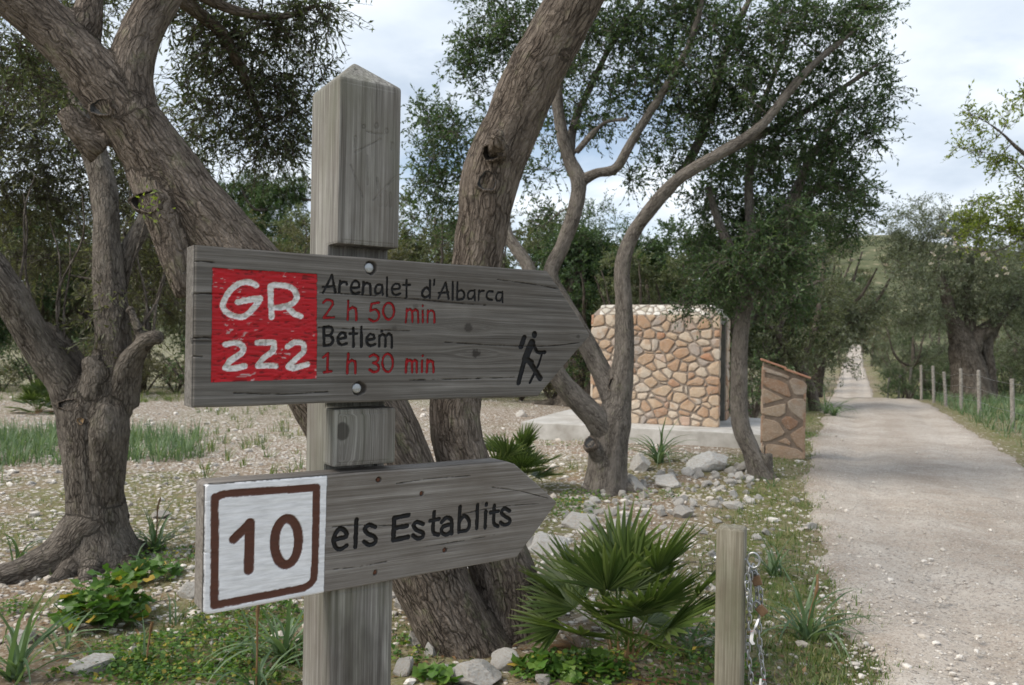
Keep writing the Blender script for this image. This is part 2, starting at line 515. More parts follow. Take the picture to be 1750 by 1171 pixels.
M['leaf_pine'] = leaf_mat('pine_needles', [(0, (0.03, 0.06, 0.018)), (0.5, (0.06, 0.105, 0.032)), (1, (0.105, 0.16, 0.05))], 0.2)
M['leaf_almond'] = leaf_mat('young_almond_leaf', [(0, (0.10, 0.145, 0.03)), (0.5, (0.19, 0.24, 0.045)), (1, (0.32, 0.36, 0.08))], 0.45)
M['petal'] = leaf_mat('pale_petal', [(0, (0.6, 0.5, 0.5)), (1, (0.78, 0.7, 0.7))], 0.3)
M['leaf_herb'] = leaf_mat('herb_leaf', [(0, (0.05, 0.11, 0.022)), (0.6, (0.10, 0.20, 0.038)), (0.9, (0.19, 0.27, 0.055)), (1, (0.42, 0.30, 0.06))], 0.35)
M['leaf_grass'] = leaf_mat('grass_blade', [(0, (0.07, 0.115, 0.035)), (0.6, (0.125, 0.175, 0.055)), (0.9, (0.20, 0.225, 0.085)), (1, (0.40, 0.34, 0.19))], 0.35)
M['leaf_asph'] = leaf_mat('asphodel_leaf', [(0, (0.075, 0.125, 0.065)), (0.6, (0.125, 0.19, 0.10)), (1, (0.21, 0.28, 0.16))], 0.35)
M['leaf_palm'] = leaf_mat('fan_palm_leaf', [(0, (0.038, 0.066, 0.016)), (0.55, (0.085, 0.125, 0.032)), (0.85, (0.155, 0.19, 0.06)), (1, (0.28, 0.25, 0.11))], 0.3, 0.4, 0.4)
M['dry'] = leaf_mat('dry_stalk', [(0, (0.14, 0.075, 0.035)), (1, (0.27, 0.17, 0.09))], 0.1)
M['rock'] = stone_mat('limestone_rock', [(0, (0.46, 0.435, 0.40)), (0.5, (0.58, 0.555, 0.52)), (1, (0.72, 0.70, 0.665))], 9.0, 0.02, True, (0.46, 0.37, 0.29))
M['pebble'] = stone_mat('pale_pebble', [(0, (0.40, 0.355, 0.305)), (0.5, (0.55, 0.50, 0.445)), (1, (0.72, 0.68, 0.63))], 20.0, 0.006, False)
M['wallstone'] = stone_mat('warm_wall_stone', [(0, (0.37, 0.215, 0.135)), (0.16, (0.44, 0.295, 0.195)), (0.36, (0.49, 0.365, 0.255)), (0.56, (0.52, 0.415, 0.315)), (0.7, (0.58, 0.50, 0.41)), (0.8, (0.36, 0.315, 0.285)), (0.9, (0.42, 0.335, 0.28)), (0.955, (0.40, 0.19, 0.10)), (1, (0.64, 0.60, 0.54))], 9.0, 0.016, True, (0.42, 0.265, 0.165))
M['pillarstone_shaded'] = stone_mat('shaded_brown_pillar_stone', [(0, (0.30, 0.18, 0.12)), (0.4, (0.36, 0.24, 0.165)), (0.7, (0.42, 0.32, 0.235)), (1, (0.36, 0.31, 0.27))], 8.0, 0.016, True, (0.33, 0.19, 0.11))  # browner and duller than the hut stone: the tree's shade is painted in
M['pillarmortar_shaded'] = plain_mat('shaded_brown_mortar', (0.20, 0.15, 0.115), (0.27, 0.21, 0.165), 14, 0.95, bump=0.008)  # darker copy of the hut mortar, with the same painted tree shade
M['topstone'] = stone_mat('pale_top_stone', [(0, (0.42, 0.37, 0.30)), (0.5, (0.6, 0.56, 0.5)), (1, (0.74, 0.72, 0.67))], 12.0, 0.012)
M['mortar'] = plain_mat('brown_mortar', (0.245, 0.20, 0.163), (0.325, 0.272, 0.228), 14, 0.95, bump=0.008)
M['concrete'] = plain_mat('pale_concrete', (0.33, 0.31, 0.28), (0.55, 0.535, 0.51), 2.2, 0.9, bump=0.004)
M['terracotta'] = plain_mat('terracotta', (0.42, 0.20, 0.125), (0.52, 0.29, 0.20), 8, 0.85, bump=0.003)
M['door'] = plain_mat('grey_green_door', (0.10, 0.095, 0.08), (0.17, 0.16, 0.14), 5, 0.7)
M['steel'] = plain_mat('galvanised_steel', (0.30, 0.31, 0.32), (0.46, 0.47, 0.48), 40, 0.42, metal=0.85, bump=0.0008)
M['brass'] = plain_mat('dull_brass', (0.14, 0.085, 0.05), (0.22, 0.14, 0.085), 40, 0.5, metal=0.35, bump=0.0008)
M['rust'] = plain_mat('rusty_screw', (0.09, 0.035, 0.02), (0.18, 0.08, 0.05), 60, 0.8, metal=0.2, bump=0.001)
M['hole'] = plain_mat('dark_hole', (0.008, 0.007, 0.006), (0.02, 0.016, 0.013), 30, 0.95)
M['tape_w'] = plain_mat('white_tape', (0.6, 0.6, 0.6), (0.72, 0.71, 0.71), 20, 0.5, bump=0)
M['tape_r'] = plain_mat('red_tape', (0.52, 0.04, 0.09), (0.6, 0.07, 0.12), 20, 0.5, bump=0)
M['fencepost'] = plain_mat('grey_fence_post', (0.16, 0.14, 0.12), (0.33, 0.31, 0.28), 20, 0.9, bump=0.006)
M['wire'] = plain_mat('fence_wire', (0.22, 0.22, 0.22), (0.33, 0.33, 0.33), 20, 0.5, metal=0.6, bump=0)
M['whiteslab'] = plain_mat('white_painted_stone', (0.58, 0.59, 0.60), (0.68, 0.69, 0.70), 9, 0.7, bump=0.004)

# ------------------------------------------------------------------ terrain, track
_py = np.linspace(-60, 900, 4000)
_pz = np.interp(_py, [-60, 22, 27, 40, 54, 80, 120, 210, 260, 900], [0, 0, -0.10, -1.15, -1.95, -1.55, -0.65, 2.0, 5.0, 20.0])
_pz = np.convolve(np.pad(_pz, 10, mode='edge'), np.ones(21) / 21, 'valid')

ROADC = np.array([(0.6, -30), (1.3, -12), (1.9, -4), (2.4, 0), (3.05, 3.6), (3.6, 5.7), (4.25, 7.8), (5.25, 10.6), (7.6, 16.3), (11.45, 26), (17.0, 40),
                  (22.6, 54), (33.4, 80), (50.0, 120), (87.5, 210), (98, 250), (90, 300)], float)
_rc, _ = resample(ROADC, np.zeros(len(ROADC)), 1.0)
ROADW = 1.34

def road_x(y):
    return np.interp(y, _rc[:, 1], _rc[:, 0])

def road_dist(x, y):
    """signed-ish distance across the track from its centre line"""
    s = (np.interp(y + 0.5, _rc[:, 1], _rc[:, 0]) - np.interp(y - 0.5, _rc[:, 1], _rc[:, 0]))
    return (x - road_x(y)) / np.sqrt(1 + s * s)

def g(x, y, fine=True):
    x = np.asarray(x, float); y = np.asarray(y, float)
    if x.ndim == 0 or y.ndim == 0:
        return g(np.atleast_1d(x), np.atleast_1d(y), fine)[0]
    p = np.stack([x, y], -1)
    z = np.interp(y, _py, _pz)
    r = np.abs(road_dist(x, y))
    off = sstep(1.2, 3.0, r)
    z = z + (fbm(p * 0.35, 3, 3) - 0.5) * 0.16 * off * sstep(2.0, 6.0, np.hypot(x + 0.3, y - 1.4))
    hill = sstep(170, 430, y) * (44 + 26 * (fbm(p * 0.006, 4, 9) - 0.5) * 2) * sstep(30, 210, x)
    z = z + hill + sstep(45, 170, -x) * 6
    z = z + 0.16 * np.exp(-((x - 2.3) ** 2 + (y - 9.6) ** 2) / 1.6)          # rubble heap beside the track
    z = z + 0.10 * np.exp(-((x + 1.95) ** 2 + (y - 5.5) ** 2) / 1.2)         # mound under the olive
    if fine:
        near = np.exp(-np.maximum(y, 0) / 30)
        z = z + (fbm(p * 2.1, 4, 5) - 0.5) * (0.05 * off + 0.012) * near
    return z

def gp(px, py):
    """ground point under photo pixel"""
    Y = 6.0
    for _ in range(7):
        P = at(px, py, Y)
        d = (EYE - P[2]) / Y
        if d <= 1e-4: return P
        Y = min((EYE - float(g(P[0], Y, False))) / d, 900)
    return at(px, py, Y)

def axis(lo, hi, c0, c1, d0, growth):
    mid = list(np.arange(c0, c1, d0))
    r, d = [], d0
    v = c1
    while v < hi:
        r.append(v); d *= growth; v += d
    r.append(hi)
    l, d, v = [], d0, c0
    while True:
        d *= growth; v -= d
        if v < lo: break
        l.append(v)
    l.append(lo)
    return np.array(l[::-1] + mid + r)

def grid_faces(ni, nj):
    i, j = np.meshgrid(np.arange(ni - 1), np.arange(nj - 1), indexing='ij')
    return np.stack([i * nj + j, (i + 1) * nj + j, (i + 1) * nj + j + 1, i * nj + j + 1], -1).reshape(-1, 4)

def ground_mask(x, y):
    p = np.stack([x, y], -1)
    n1 = fbm(p * 0.8, 4, 21); n2 = fbm(p * 2.7 + 9, 4, 31); n3 = fbm(p * 0.3 + 4, 3, 41)
    rd = np.abs(road_dist(x, y))
    left = road_dist(x, y) < 0
    # pale stony clearing on the left, beyond ten metres and between the trees
    pale = sstep(7.0, 10.5, y + 3.0 * (n3 - 0.5)) * sstep(23, 20, y) * sstep(3.4, 1.0, x - 0.12 * (y - 10))
    pale = np.maximum(pale, 0.5 * sstep(3.9, 4.8, y) * left * sstep(1.5, 2.8, rd))
    pale = pale * (0.45 + 0.9 * n2)
    verge = np.exp(-((rd - 1.75) / 0.55) ** 2)
    green = sstep(0.50, 0.62, n1 * 0.65 + n2 * 0.35) * 0.75
    green = np.maximum(green, sstep(0.34, 0.52, n2 * 0.5 + n1 * 0.5) * 0.7 * sstep(9.5, 7.5, y) * left * sstep(2.5, 3.5, rd))
    green = np.maximum(green, verge * (0.35 + 0.95 * n2) * np.where(y < 40, 1.0, 0.6))
    green = np.maximum(green, sstep(0.4, 0.55, n2) * 0.8 * np.exp(-((x + 1.2) ** 2 + (y - 4.3) ** 2) / 2.4))
    green = np.maximum(green, (~left) * sstep(1.7, 2.6, rd) * 0.95)
    green = np.maximum(green, sstep(19.5, 22, y) * left * sstep(1.5, 3, rd) * 0.8)
    green = green * (1 - 0.55 * sstep(10.0, 12.5, y) * sstep(19.5, 17.5, y) * left * sstep(2.2, 3.2, rd))
    red = np.exp(-((x - 1.1) ** 2 / 1.0 + (y - 10.2) ** 2 / 3.5)) + 0.25 * n3
    return np.clip(pale, 0, 1), np.clip(green, 0, 1), np.clip(red, 0, 1)

def ground_material():
    m, nt, b, out = new_mat('stony_ground')
    N = NT(nt)
    pos = N.n('ShaderNodeNewGeometry').outputs['Position']
    soil = N.ramp(N.noise(pos, 3.5, 6, 0.65), [(0.3, (0.15, 0.11, 0.075)), (0.7, (0.27, 0.212, 0.15))])
    soil = N.mix(N.attr('red').outputs['Fac'], soil, (0.27, 0.165, 0.105))
    vc = N.n('ShaderNodeTexVoronoi'); vc.inputs['Scale'].default_value = 26; N.l(pos, vc.inputs['Vector'])
    sep = N.n('ShaderNodeSeparateColor'); N.l(vc.outputs['Color'], sep.inputs[0])
    peb = N.ramp(sep.outputs[0], [(0, (0.33, 0.285, 0.24)), (0.5, (0.50, 0.45, 0.395)), (1, (0.68, 0.64, 0.585))])
    pm = N.math('MULTIPLY', N.ramp(vc.outputs['Distance'], [(0.42, 1.0), (0.60, 0.0)]),
                N.math('LESS_THAN', sep.outputs[1], N.math('ADD', N.math('MULTIPLY', N.attr('pale').outputs['Fac'], 0.85), 0.10)))
    vs = N.n('ShaderNodeTexVoronoi'); vs.inputs['Scale'].default_value = 75; N.l(pos, vs.inputs['Vector'])
    sep2 = N.n('ShaderNodeSeparateColor'); N.l(vs.outputs['Color'], sep2.inputs[0])
    grit = N.math('MULTIPLY', N.math('GREATER_THAN', sep2.outputs[0], 0.62), 0.6)
    base = N.mix(grit, soil, (0.36, 0.31, 0.255))
    gr = N.noise(pos, 34, 5, 0.7)
    gcol = N.ramp(gr, [(0.3, (0.06, 0.075, 0.018)), (0.55, (0.13, 0.15, 0.042)), (0.8, (0.21, 0.22, 0.08))])
    gf = N.math('MULTIPLY', N.attr('green').outputs['Fac'], N.ramp(N.noise(pos, 11, 5, 0.7), [(0.33, 0.15), (0.55, 1.0)]))
    base = N.mix(gf, base, gcol)
    c = N.mix(pm, base, peb)
    far = N.n('ShaderNodeSeparateXYZ'); N.l(pos, far.inputs[0])
    scrub = N.ramp(N.noise(pos, 0.16, 6, 0.75), [(0.36, (0.33, 0.27, 0.19)), (0.43, (0.12, 0.125, 0.07)), (0.7, (0.065, 0.08, 0.042))])
    c = N.mix(N.math('MULTIPLY', N.math('SUBTRACT', far.outputs[1], 110.0), 0.012, True), c, scrub)
    N.l(c, b.inputs['Base Color'])
    b.inputs['Roughness'].default_value = 0.95
    b.inputs['Specular IOR Level'].default_value = 0.1
    hgt = N.math('ADD', N.math('MULTIPLY', pm, 0.8), N.math('ADD', N.math('MULTIPLY', gr, 0.5), N.math('MULTIPLY', grit, 0.4)))
    N.l(N.bump(hgt, 0.018, 0.9), b.inputs['Normal'])
    return m

def road_material():
    m, nt, b, out = new_mat('pale_gravel_track')
    N = NT(nt)
    pos = N.n('ShaderNodeNewGeometry').outputs['Position']
    n1 = N.noise(pos, 0.9, 6, 0.65)
    n2 = N.noise(pos, 7, 6, 0.7)
    c = N.ramp(n1, [(0.32, (0.325, 0.28, 0.235)), (0.5, (0.455, 0.405, 0.352)), (0.68, (0.56, 0.515, 0.46))])
    c = N.mix(N.math('MULTIPLY', N.attr('worn').outputs['Fac'], N.ramp(N.noise(pos, 2.3, 5, 0.7), [(0.35, 0.0), (0.6, 0.8)])), c, (0.27, 0.215, 0.165))
    v = N.n('ShaderNodeTexVoronoi'); v.inputs['Scale'].default_value = 42; N.l(pos, v.inputs['Vector'])
    s = N.n('ShaderNodeSeparateColor'); N.l(v.outputs['Color'], s.inputs[0])
    pm = N.math('MULTIPLY', N.ramp(v.outputs['Distance'], [(0.36, 1.0), (0.52, 0.0)]), N.math('GREATER_THAN', s.outputs[1], N.ramp(n2, [(0.35, 0.95), (0.65, 0.45)])))
    pc = N.ramp(s.outputs[0], [(0, (0.25, 0.215, 0.185)), (0.5, (0.44, 0.39, 0.35)), (1, (0.62, 0.58, 0.53))])
    c = N.mix(N.ramp(n2, [(0.38, 0.45), (0.6, 0.0)]), c, (0.33, 0.27, 0.225))
    c = N.mix(pm, c, pc)
    v2 = N.n('ShaderNodeTexVoronoi'); v2.inputs['Scale'].default_value = 120; N.l(pos, v2.inputs['Vector'])
    s2 = N.n('ShaderNodeSeparateColor'); N.l(v2.outputs['Color'], s2.inputs[0])
    c = N.mix(N.math('MULTIPLY', N.math('GREATER_THAN', s2.outputs[0], 0.8), 0.4), c, (0.55, 0.5, 0.45))
    c = N.mix(N.math('MULTIPLY', N.math('LESS_THAN', s2.outputs[0], 0.14), 0.45), c, (0.16, 0.13, 0.11))
    N.l(c, b.inputs['Base Color'])
    b.inputs['Roughness'].default_value = 0.95
    b.inputs['Specular IOR Level'].default_value = 0.1
    hgt = N.math('ADD', N.math('MULTIPLY', n2, 0.9), N.math('ADD', N.math('MULTIPLY', pm, 0.5), N.math('MULTIPLY', s2.outputs[0], 0.18)))
    N.l(N.bump(hgt, 0.022, 0.9), b.inputs['Normal'])
    return m
M['ground'] = ground_material()
M['road'] = road_material()

xs = axis(-700, 900, -4.0, 5.5, 0.06, 1.06)
ys = axis(-60, 1100, 2.6, 11.5, 0.06, 1.05)
X, Yg = np.meshgrid(xs, ys, indexing='ij')
Z = g(X, Yg)
rd = np.abs(road_dist(X, Yg))
Z = Z - 0.05 * sstep(1.25, 0.95, rd) * (1 + np.clip(Yg, 0, 300) * 0.03)       # the track's own sheet lies in this bed
pale, green, red = ground_mask(X.ravel(), Yg.ravel())
gme = make_mesh('ground', np.stack([X, Yg, Z], -1).reshape(-1, 3), grid_faces(len(xs), len(ys)), M['ground'], {'pale': pale, 'green': green, 'red': red})
tag(obj('ground', gme), kind='structure')

sy = axis(-28, 262, 2.5, 14, 0.07, 1.03)
tr = np.concatenate([np.linspace(-1.75, 1.75, 52)])
SY, TR = np.meshgrid(sy, tr, indexing='ij')
slope = np.interp(SY + 0.5, _rc[:, 1], _rc[:, 0]) - np.interp(SY - 0.5, _rc[:, 1], _rc[:, 0])
nrm = np.sqrt(1 + slope ** 2)
RX = road_x(SY) + TR / nrm
RY = SY - TR * slope / nrm
e = 1.36 + 0.15 * (fbm(np.stack([RX, RY], -1) * 1.1, 4, 77) - 0.5) * 2
rut = -0.034 * (np.exp(-((np.abs(TR) - 0.72) / 0.22) ** 2))
RZ = g(RX, RY, False) + 0.022 + rut + (fbm(np.stack([RX, RY], -1) * 3.3, 4, 15) - 0.5) * 0.045 + (fbm(np.stack([RX, RY], -1) * 0.9, 3, 16) - 0.5) * 0.06 - 0.12 * sstep(-0.15, 0.22, np.abs(TR) - e) * (1 + np.clip(SY, 0, 200) * 0.01)
rme = make_mesh('dirt_track', np.stack([RX, RY, RZ], -1).reshape(-1, 3), grid_faces(len(sy), len(tr)), M['road'],
                {'worn': np.clip(np.exp(-(TR / 0.3) ** 2) * 0.7 + sstep(0.95, 1.35, np.abs(TR)) * 0.9, 0, 1).ravel()})
tag(obj('dirt_track', rme), kind='structure')

# ------------------------------------------------------------------ scatter: pebbles, grass, herbs
def ico(sub):
    bm = bmesh.new()
    bmesh.ops.create_icosphere(bm, subdivisions=sub, radius=1.0)
    v = np.array([q.co[:] for q in bm.verts]); f = np.array([[q.index for q in p.verts] for p in bm.faces])
    bm.free()
    return v, f
ICO1, ICO1F = ico(1)

def scatter_xy(n, y0, y1, xk=0.78, rng=NPR):
    """points spread so that they are about even in the picture"""
    u = rng.random(n)
    y = 1.0 / (1 / y0 + (1 / y1 - 1 / y0) * u)
    x = (rng.random(n) * 2 - 1) * xk * y
    return x, y

def pebbles(name, x, y, size, mat, sink=0.3, kindlabel=None):
    n = len(x)
    rng = NPR
    v = ICO1[None] * (1 + (rng.random((n, len(ICO1), 1)) - 0.5) * 0.55)
    sc = size[:, None] * np.stack([rng.uniform(0.8, 1.3, n), rng.uniform(0.6, 1.0, n), rng.uniform(0.4, 0.75, n)], -1)
    v = v * sc[:, None, :]
    a = rng.random(n) * 6.283
    ca, sa = np.cos(a)[:, None], np.sin(a)[:, None]
    vx = v[..., 0] * ca - v[..., 1] * sa; vy = v[..., 0] * sa + v[..., 1] * ca
    z = g(x, y)
    V = np.stack([vx + x[:, None], vy + y[:, None], v[..., 2] + (z + sc[:, 2] * (1 - 2 * sink))[:, None]], -1).reshape(-1, 3)
    F = (ICO1F[None] + (np.arange(n) * len(ICO1))[:, None, None]).reshape(-1, 3)
    lv = np.repeat(rng.random(n), len(ICO1))
    me = make_mesh(name, V, F, mat, {'lv': lv}, smooth=False)
    return obj(name, me)

x, y = scatter_xy(36000, 2.9, 22)
p_, g_, r_ = ground_mask(x, y)
rdv = road_dist(x, y)
keep = (NPR.random(len(x)) < (0.06 + 0.75 * p_ + 0.25 * np.exp(-((x - 1.8) ** 2 + (y - 8.5) ** 2) / 5)) * (1 - 0.45 * g_)) & (np.abs(rdv) > 1.35) & ((rdv < 0) | (NPR.random(len(x)) < 0.25))
x, y = x[keep], y[keep]
size = np.clip(np.exp(NPR.normal(-4.35, 0.5, len(x))), 0.006, 0.045) * (0.75 + 0.05 * np.minimum(y, 14))
tag(pebbles('gravel', x, y, size, M['pebble']), 'pale limestone pebbles littering the clearing and the verges', 'pebbles', kind='stuff')
x, y = scatter_xy(20000, 3.0, 22)
rdv = road_dist(x, y)
keep = (np.abs(rdv) < 1.5) & (NPR.random(len(x)) < 0.25 + 0.7 * sstep(0.75, 1.35, np.abs(rdv)))
x, y = x[keep], y[keep]
size = np.clip(np.exp(NPR.normal(-4.95, 0.5, len(x))), 0.003, 0.026)
og = pebbles('track_gravel', x, y, size, M['pebble'], 0.1)
og.location.z = 0.02
tag(og, 'small loose stones lying on the dirt track', 'gravel', kind='stuff')

def leaf_quads(P, D, Nn, L, W, fold=0.18):
    """rhombic leaves, one folded quad each"""
    D = D / (np.linalg.norm(D, axis=1)[:, None] + 1e-9)
    S = np.cross(D, Nn); S /= np.linalg.norm(S, axis=1)[:, None] + 1e-9
    U = np.cross(S, D)
    L = L[:, None]; W = W[:, None]
    a = P
    b = P + D * L * 0.48 + S * W * 0.5 + U * W * fold
    c = P + D * L - U * L * 0.06
    d = P + D * L * 0.48 - S * W * 0.5 + U * W * fold
    V = np.stack([a, b, c, d], 1).reshape(-1, 3)
    F = np.arange(len(P) * 4).reshape(-1, 4)
    return V, F

def unit(n, rng=NPR):
    v = rng.normal(size=(n, 3))
    return v / np.linalg.norm(v, axis=1)[:, None]

def blades(x, y, z, L, W, az, lean, droop, seg=4, lv=None):
    """curved grass blades as tapering strips; arrays of equal length"""
    n = len(x)
    dirh = np.stack([np.cos(az), np.sin(az), np.zeros(n)], -1)
    side = np.stack([-np.sin(az), np.cos(az), np.zeros(n)], -1)
    pts = []
    p = np.stack([x, y, z], -1)
    ang = lean.copy()
    for k in range(seg + 1):
        w = W * (1 - (k / seg) ** 1.7) * (0.7 + 0.6 * min(1, 3 * k / seg) * 0.5)
        pts.append(np.stack([p - side * w[:, None] * 0.5, p + side * w[:, None] * 0.5], 1))
        step = (L / seg)[:, None]
        p = p + (dirh * np.sin(ang)[:, None] + np.array([0, 0, 1.0]) * np.cos(ang)[:, None]) * step
        ang = ang + droop / seg
    V = np.stack(pts, 1).reshape(-1, 3)
    m = (seg + 1) * 2
    f = np.array([[2 * k, 2 * k + 1, 2 * k + 3, 2 * k + 2] for k in range(seg)])
    F = (f[None] + (np.arange(n) * m)[:, None, None]).reshape(-1, 4)
    if lv is None: lv = NPR.random(n)
    return V, F, np.repeat(lv, m)

def tufts(name, cx, cy, nb, Lm, Wm, mat, spread=0.05, lean0=0.45, droop=0.9):
    X_, Y_, L_, W_, A_, LE = [], [], [], [], [], []
    for a, b, n, l, w in zip(cx, cy, nb, Lm, Wm):
        az = NPR.random(n) * 6.283
        r = np.abs(NPR.normal(0, spread, n))
        X_.append(a + np.cos(az) * r); Y_.append(b + np.sin(az) * r); A_.append(az + NPR.normal(0, .5, n))
        L_.append(l * NPR.uniform(0.55, 1.15, n)); W_.append(np.full(n, w)); LE.append(np.abs(NPR.normal(0, lean0, n)))
    X_, Y_, L_, W_, A_, LE = map(np.concatenate, (X_, Y_, L_, W_, A_, LE))
    V, F, lv = blades(X_, Y_, g(X_, Y_) - 0.01, L_, W_, A_, LE, np.abs(NPR.normal(droop, 0.4, len(X_))))
    return obj(name, make_mesh(name, V, F, mat, {'lv': lv}))

# long grass bands at the edge of the clearing and beside the fence
cx_, cy_ = [], []
def area(px0, px1, Y0, Y1, n):
    for _ in range(n):
        Yv = RND.uniform(Y0, Y1); px = RND.uniform(px0, px1)
        cx_.append((px - CX) / FPX * Yv); cy_.append(Yv)
area(-120, 112, 9.4, 12.2, 150); area(215, 345, 9.6, 12.2, 75); area(-250, 0, 8.2, 11.5, 60)
n = len(cx_)
tag(tufts('tall_grass', cx_, cy_, [14] * n, NPR.uniform(0.22, 0.42, n), [0.013] * n, M['leaf_asph'], 0.09, 0.4, 0.7),
    'band of tall blue-green grass beside the gnarled left olive', 'grass', kind='stuff')
cx_, cy_ = [], []
area(345, 520, 8.5, 12.5, 26); area(830, 1000, 9, 15, 14); area(-200, 110, 18.5, 21.5, 90); area(200, 330, 18.5, 21.5, 50); area(330, 500, 12, 20, 40)
n = len(cx_)
tag(tufts('clearing_grass', cx_, cy_, [11] * n, NPR.uniform(0.12, 0.26, n), [0.012] * n, M['leaf_grass'], 0.05, 0.45, 0.8),
    'scattered green grass tufts in the pale stony clearing', 'grass', kind='stuff')
cx_, cy_ = [], []
for _ in range(620):                                    # right of the track, round the fence
    yy = RND.uniform(10.5, 31); xx = road_x(yy) + RND.uniform(1.65, 5.5) * 1.08
    cx_.append(xx); cy_.append(yy)
n = len(cx_)
tag(tufts('fence_grass', cx_, cy_, [13] * n, NPR.uniform(0.2, 0.5, n), [0.016] * n, M['leaf_asph'], 0.12, 0.4, 0.8),
    'rank blue-green grass growing along the wire fence', 'grass', kind='stuff')
cx_, cy_ = [], []
for _ in range(2100):                                   # short turf on the left verge
    yy = 1.0 / RND.uniform(1 / 22, 1 / 3.2); xx = road_x(yy) - 1.22 - abs(RND.gauss(0, 0.6))
    cx_.append(xx); cy_.append(yy)
cx_, cy_ = np.array(cx_), np.array(cy_)
kp = ground_mask(cx_, cy_)[1] > NPR.uniform(0.15, 0.8, len(cx_))
cx_, cy_ = cx_[kp], cy_[kp]
n = len(cx_)
tag(tufts('verge_grass', cx_, cy_, [9] * n, NPR.uniform(0.03, 0.085, n), [0.0075] * n, M['leaf_grass'], 0.06, 0.55, 0.6),
    'short green turf on the left verge of the track', 'grass', kind='stuff')

cx_, cy_ = scatter_xy(5200, 3.6, 10.0, 0.68)
k_ = (road_dist(cx_, cy_) < -2.0) & (ground_mask(cx_, cy_)[1] > NPR.uniform(0.3, 0.9, len(cx_)))
cx_, cy_ = cx_[k_][:1500], cy_[k_][:1500]
n = len(cx_)
tag(tufts('thin_turf', cx_, cy_, [7] * n, NPR.uniform(0.025, 0.07, n), [0.0075] * n, M['leaf_grass'], 0.06, 0.6, 0.5),
    'thin short grass growing between the pale stones under the trees', 'grass', kind='stuff')

def herb_patch(name, blobs, mat, Lm, label):
    P, D, Nn, L, W = [], [], [], [], []
    for (px, py, rx, ry, n, h) in blobs:
        c = gp(px, py)
        a = NPR.random(n) * 6.283; r = np.sqrt(NPR.random(n))
        xx = c[0] + np.cos(a) * r * rx; yy = c[1] + np.sin(a) * r * ry
        zz = g(xx, yy) + NPR.random(n) * h * (1 - r * r * 0.7) + 0.004
        P.append(np.stack([xx, yy, zz], -1))
        d = unit(n); d[:, 2] = np.abs(d[:, 2]) * 0.35; D.append(d)
        nn = unit(n) * 0.75; nn[:, 2] += 1.0; Nn.append(nn)
        l = Lm * NPR.uniform(0.5, 1.2, n); L.append(l); W.append(l * NPR.uniform(0.6, 0.95, n))
    P, D, Nn, L, W = map(np.concatenate, (P, D, Nn, L, W))
    V, F = leaf_quads(P, D, Nn, L, W, 0.12)
    o = obj(name, make_mesh(name, V, F, mat, {'lv': np.repeat(NPR.random(len(P)), 4)}))
    return tag(o, label, 'ground cover', kind='stuff')
herb_patch('ground_cover', [(300, 1120, 0.42, 0.28, 1700, 0.05), (420, 1060, 0.3, 0.3, 900, 0.06), (200, 1150, 0.3, 0.12, 500, 0.05), (480, 1120, 0.22, 0.2, 420, 0.07), (355, 1165, 0.4, 0.16, 800, 0.04),
                            (20, 1045, 0.12, 0.1, 120, 0.06), (250, 955, 0.35, 0.2, 420, 0.08)], M['leaf_herb'], 0.026, 'low bright green herbs spreading below the numbered board')
herb_patch('weed_cover', [(960, 870, 0.35, 0.35, 600, 0.08), (1000, 850, 0.25, 0.3, 300, 0.06), (1130, 1150, 0.5, 0.25, 700, 0.10), (980, 1150, 0.3, 0.2, 420, 0.09), (1180, 1100, 0.22, 0.25, 260, 0.12),
                          (700, 1110, 0.12, 0.2, 150, 0.04), (1366, 742, 0.25, 0.8, 420, 0.05), (1110, 850, 0.3, 0.3, 150, 0.05), (960, 762, 0.9, 0.12, 170, 0.1)], M['leaf_herb'], 0.03, 'small green weeds among the rocks beside the track')

# dead leaves and twigs
n = 5200
x, y = scatter_xy(n, 2.9, 13)
k_ = (np.abs(road_dist(x, y)) > 1.3) & (road_dist(x, y) < 0)
near_ = np.exp(-((x + 1.9) ** 2 + (y - 5.4) ** 2) / 2.5) + np.exp(-((x - 0.1) ** 2 + (y - 4.1) ** 2) / 2.0) + np.exp(-((x - 1.0) ** 2 + (y - 8.3) ** 2) / 3.0)
k_ &= NPR.random(n) < 0.18 + near_
x, y = x[k_], y[k_]; n = len(x)
d = unit(n); d[:, 2] *= 0.15
nn = unit(n) * 0.35; nn[:, 2] += 1
V, F = leaf_quads(np.stack([x, y, g(x, y) + 0.006 + NPR.random(n) * 0.006], -1), d, nn, NPR.uniform(0.025, 0.055, n), NPR.uniform(0.009, 0.02, n))
tag(obj('leaf_litter', make_mesh('leaf_litter', V, F, M['dry'], {'lv': np.repeat(NPR.random(n), 4)})), 'fallen brown leaves scattered under the trees', 'leaf litter', kind='stuff')
n = 420
x, y = scatter_xy(n, 3.0, 11, 0.6)
k_ = (road_dist(x, y) < -1.4); x, y = x[k_], y[k_]; n = len(x)
a = NPR.random(n) * 6.283; L_ = NPR.uniform(0.05, 0.22, n)
P = np.stack([np.stack([x + np.cos(a + b_ * 0.3) * L_ * t, y + np.sin(a + b_ * 0.3) * L_ * t], -1) for t, b_ in ((0, 0), (0.5, 1), (1.0, 0.4))], 1)
P = np.concatenate([P, (g(P[..., 0], P[..., 1]) + 0.008)[..., None]], -1)
v, f, b = batch_tubes(P, np.repeat(np.array([[0.0035, 0.003, 0.0018]]), n, 0), 4)
tag(obj('fallen_twigs', make_mesh('fallen_twigs', v, f, M['bark_mid'], {'bark': b})), 'thin dead twigs lying on the stony ground', 'twigs', kind='stuff')

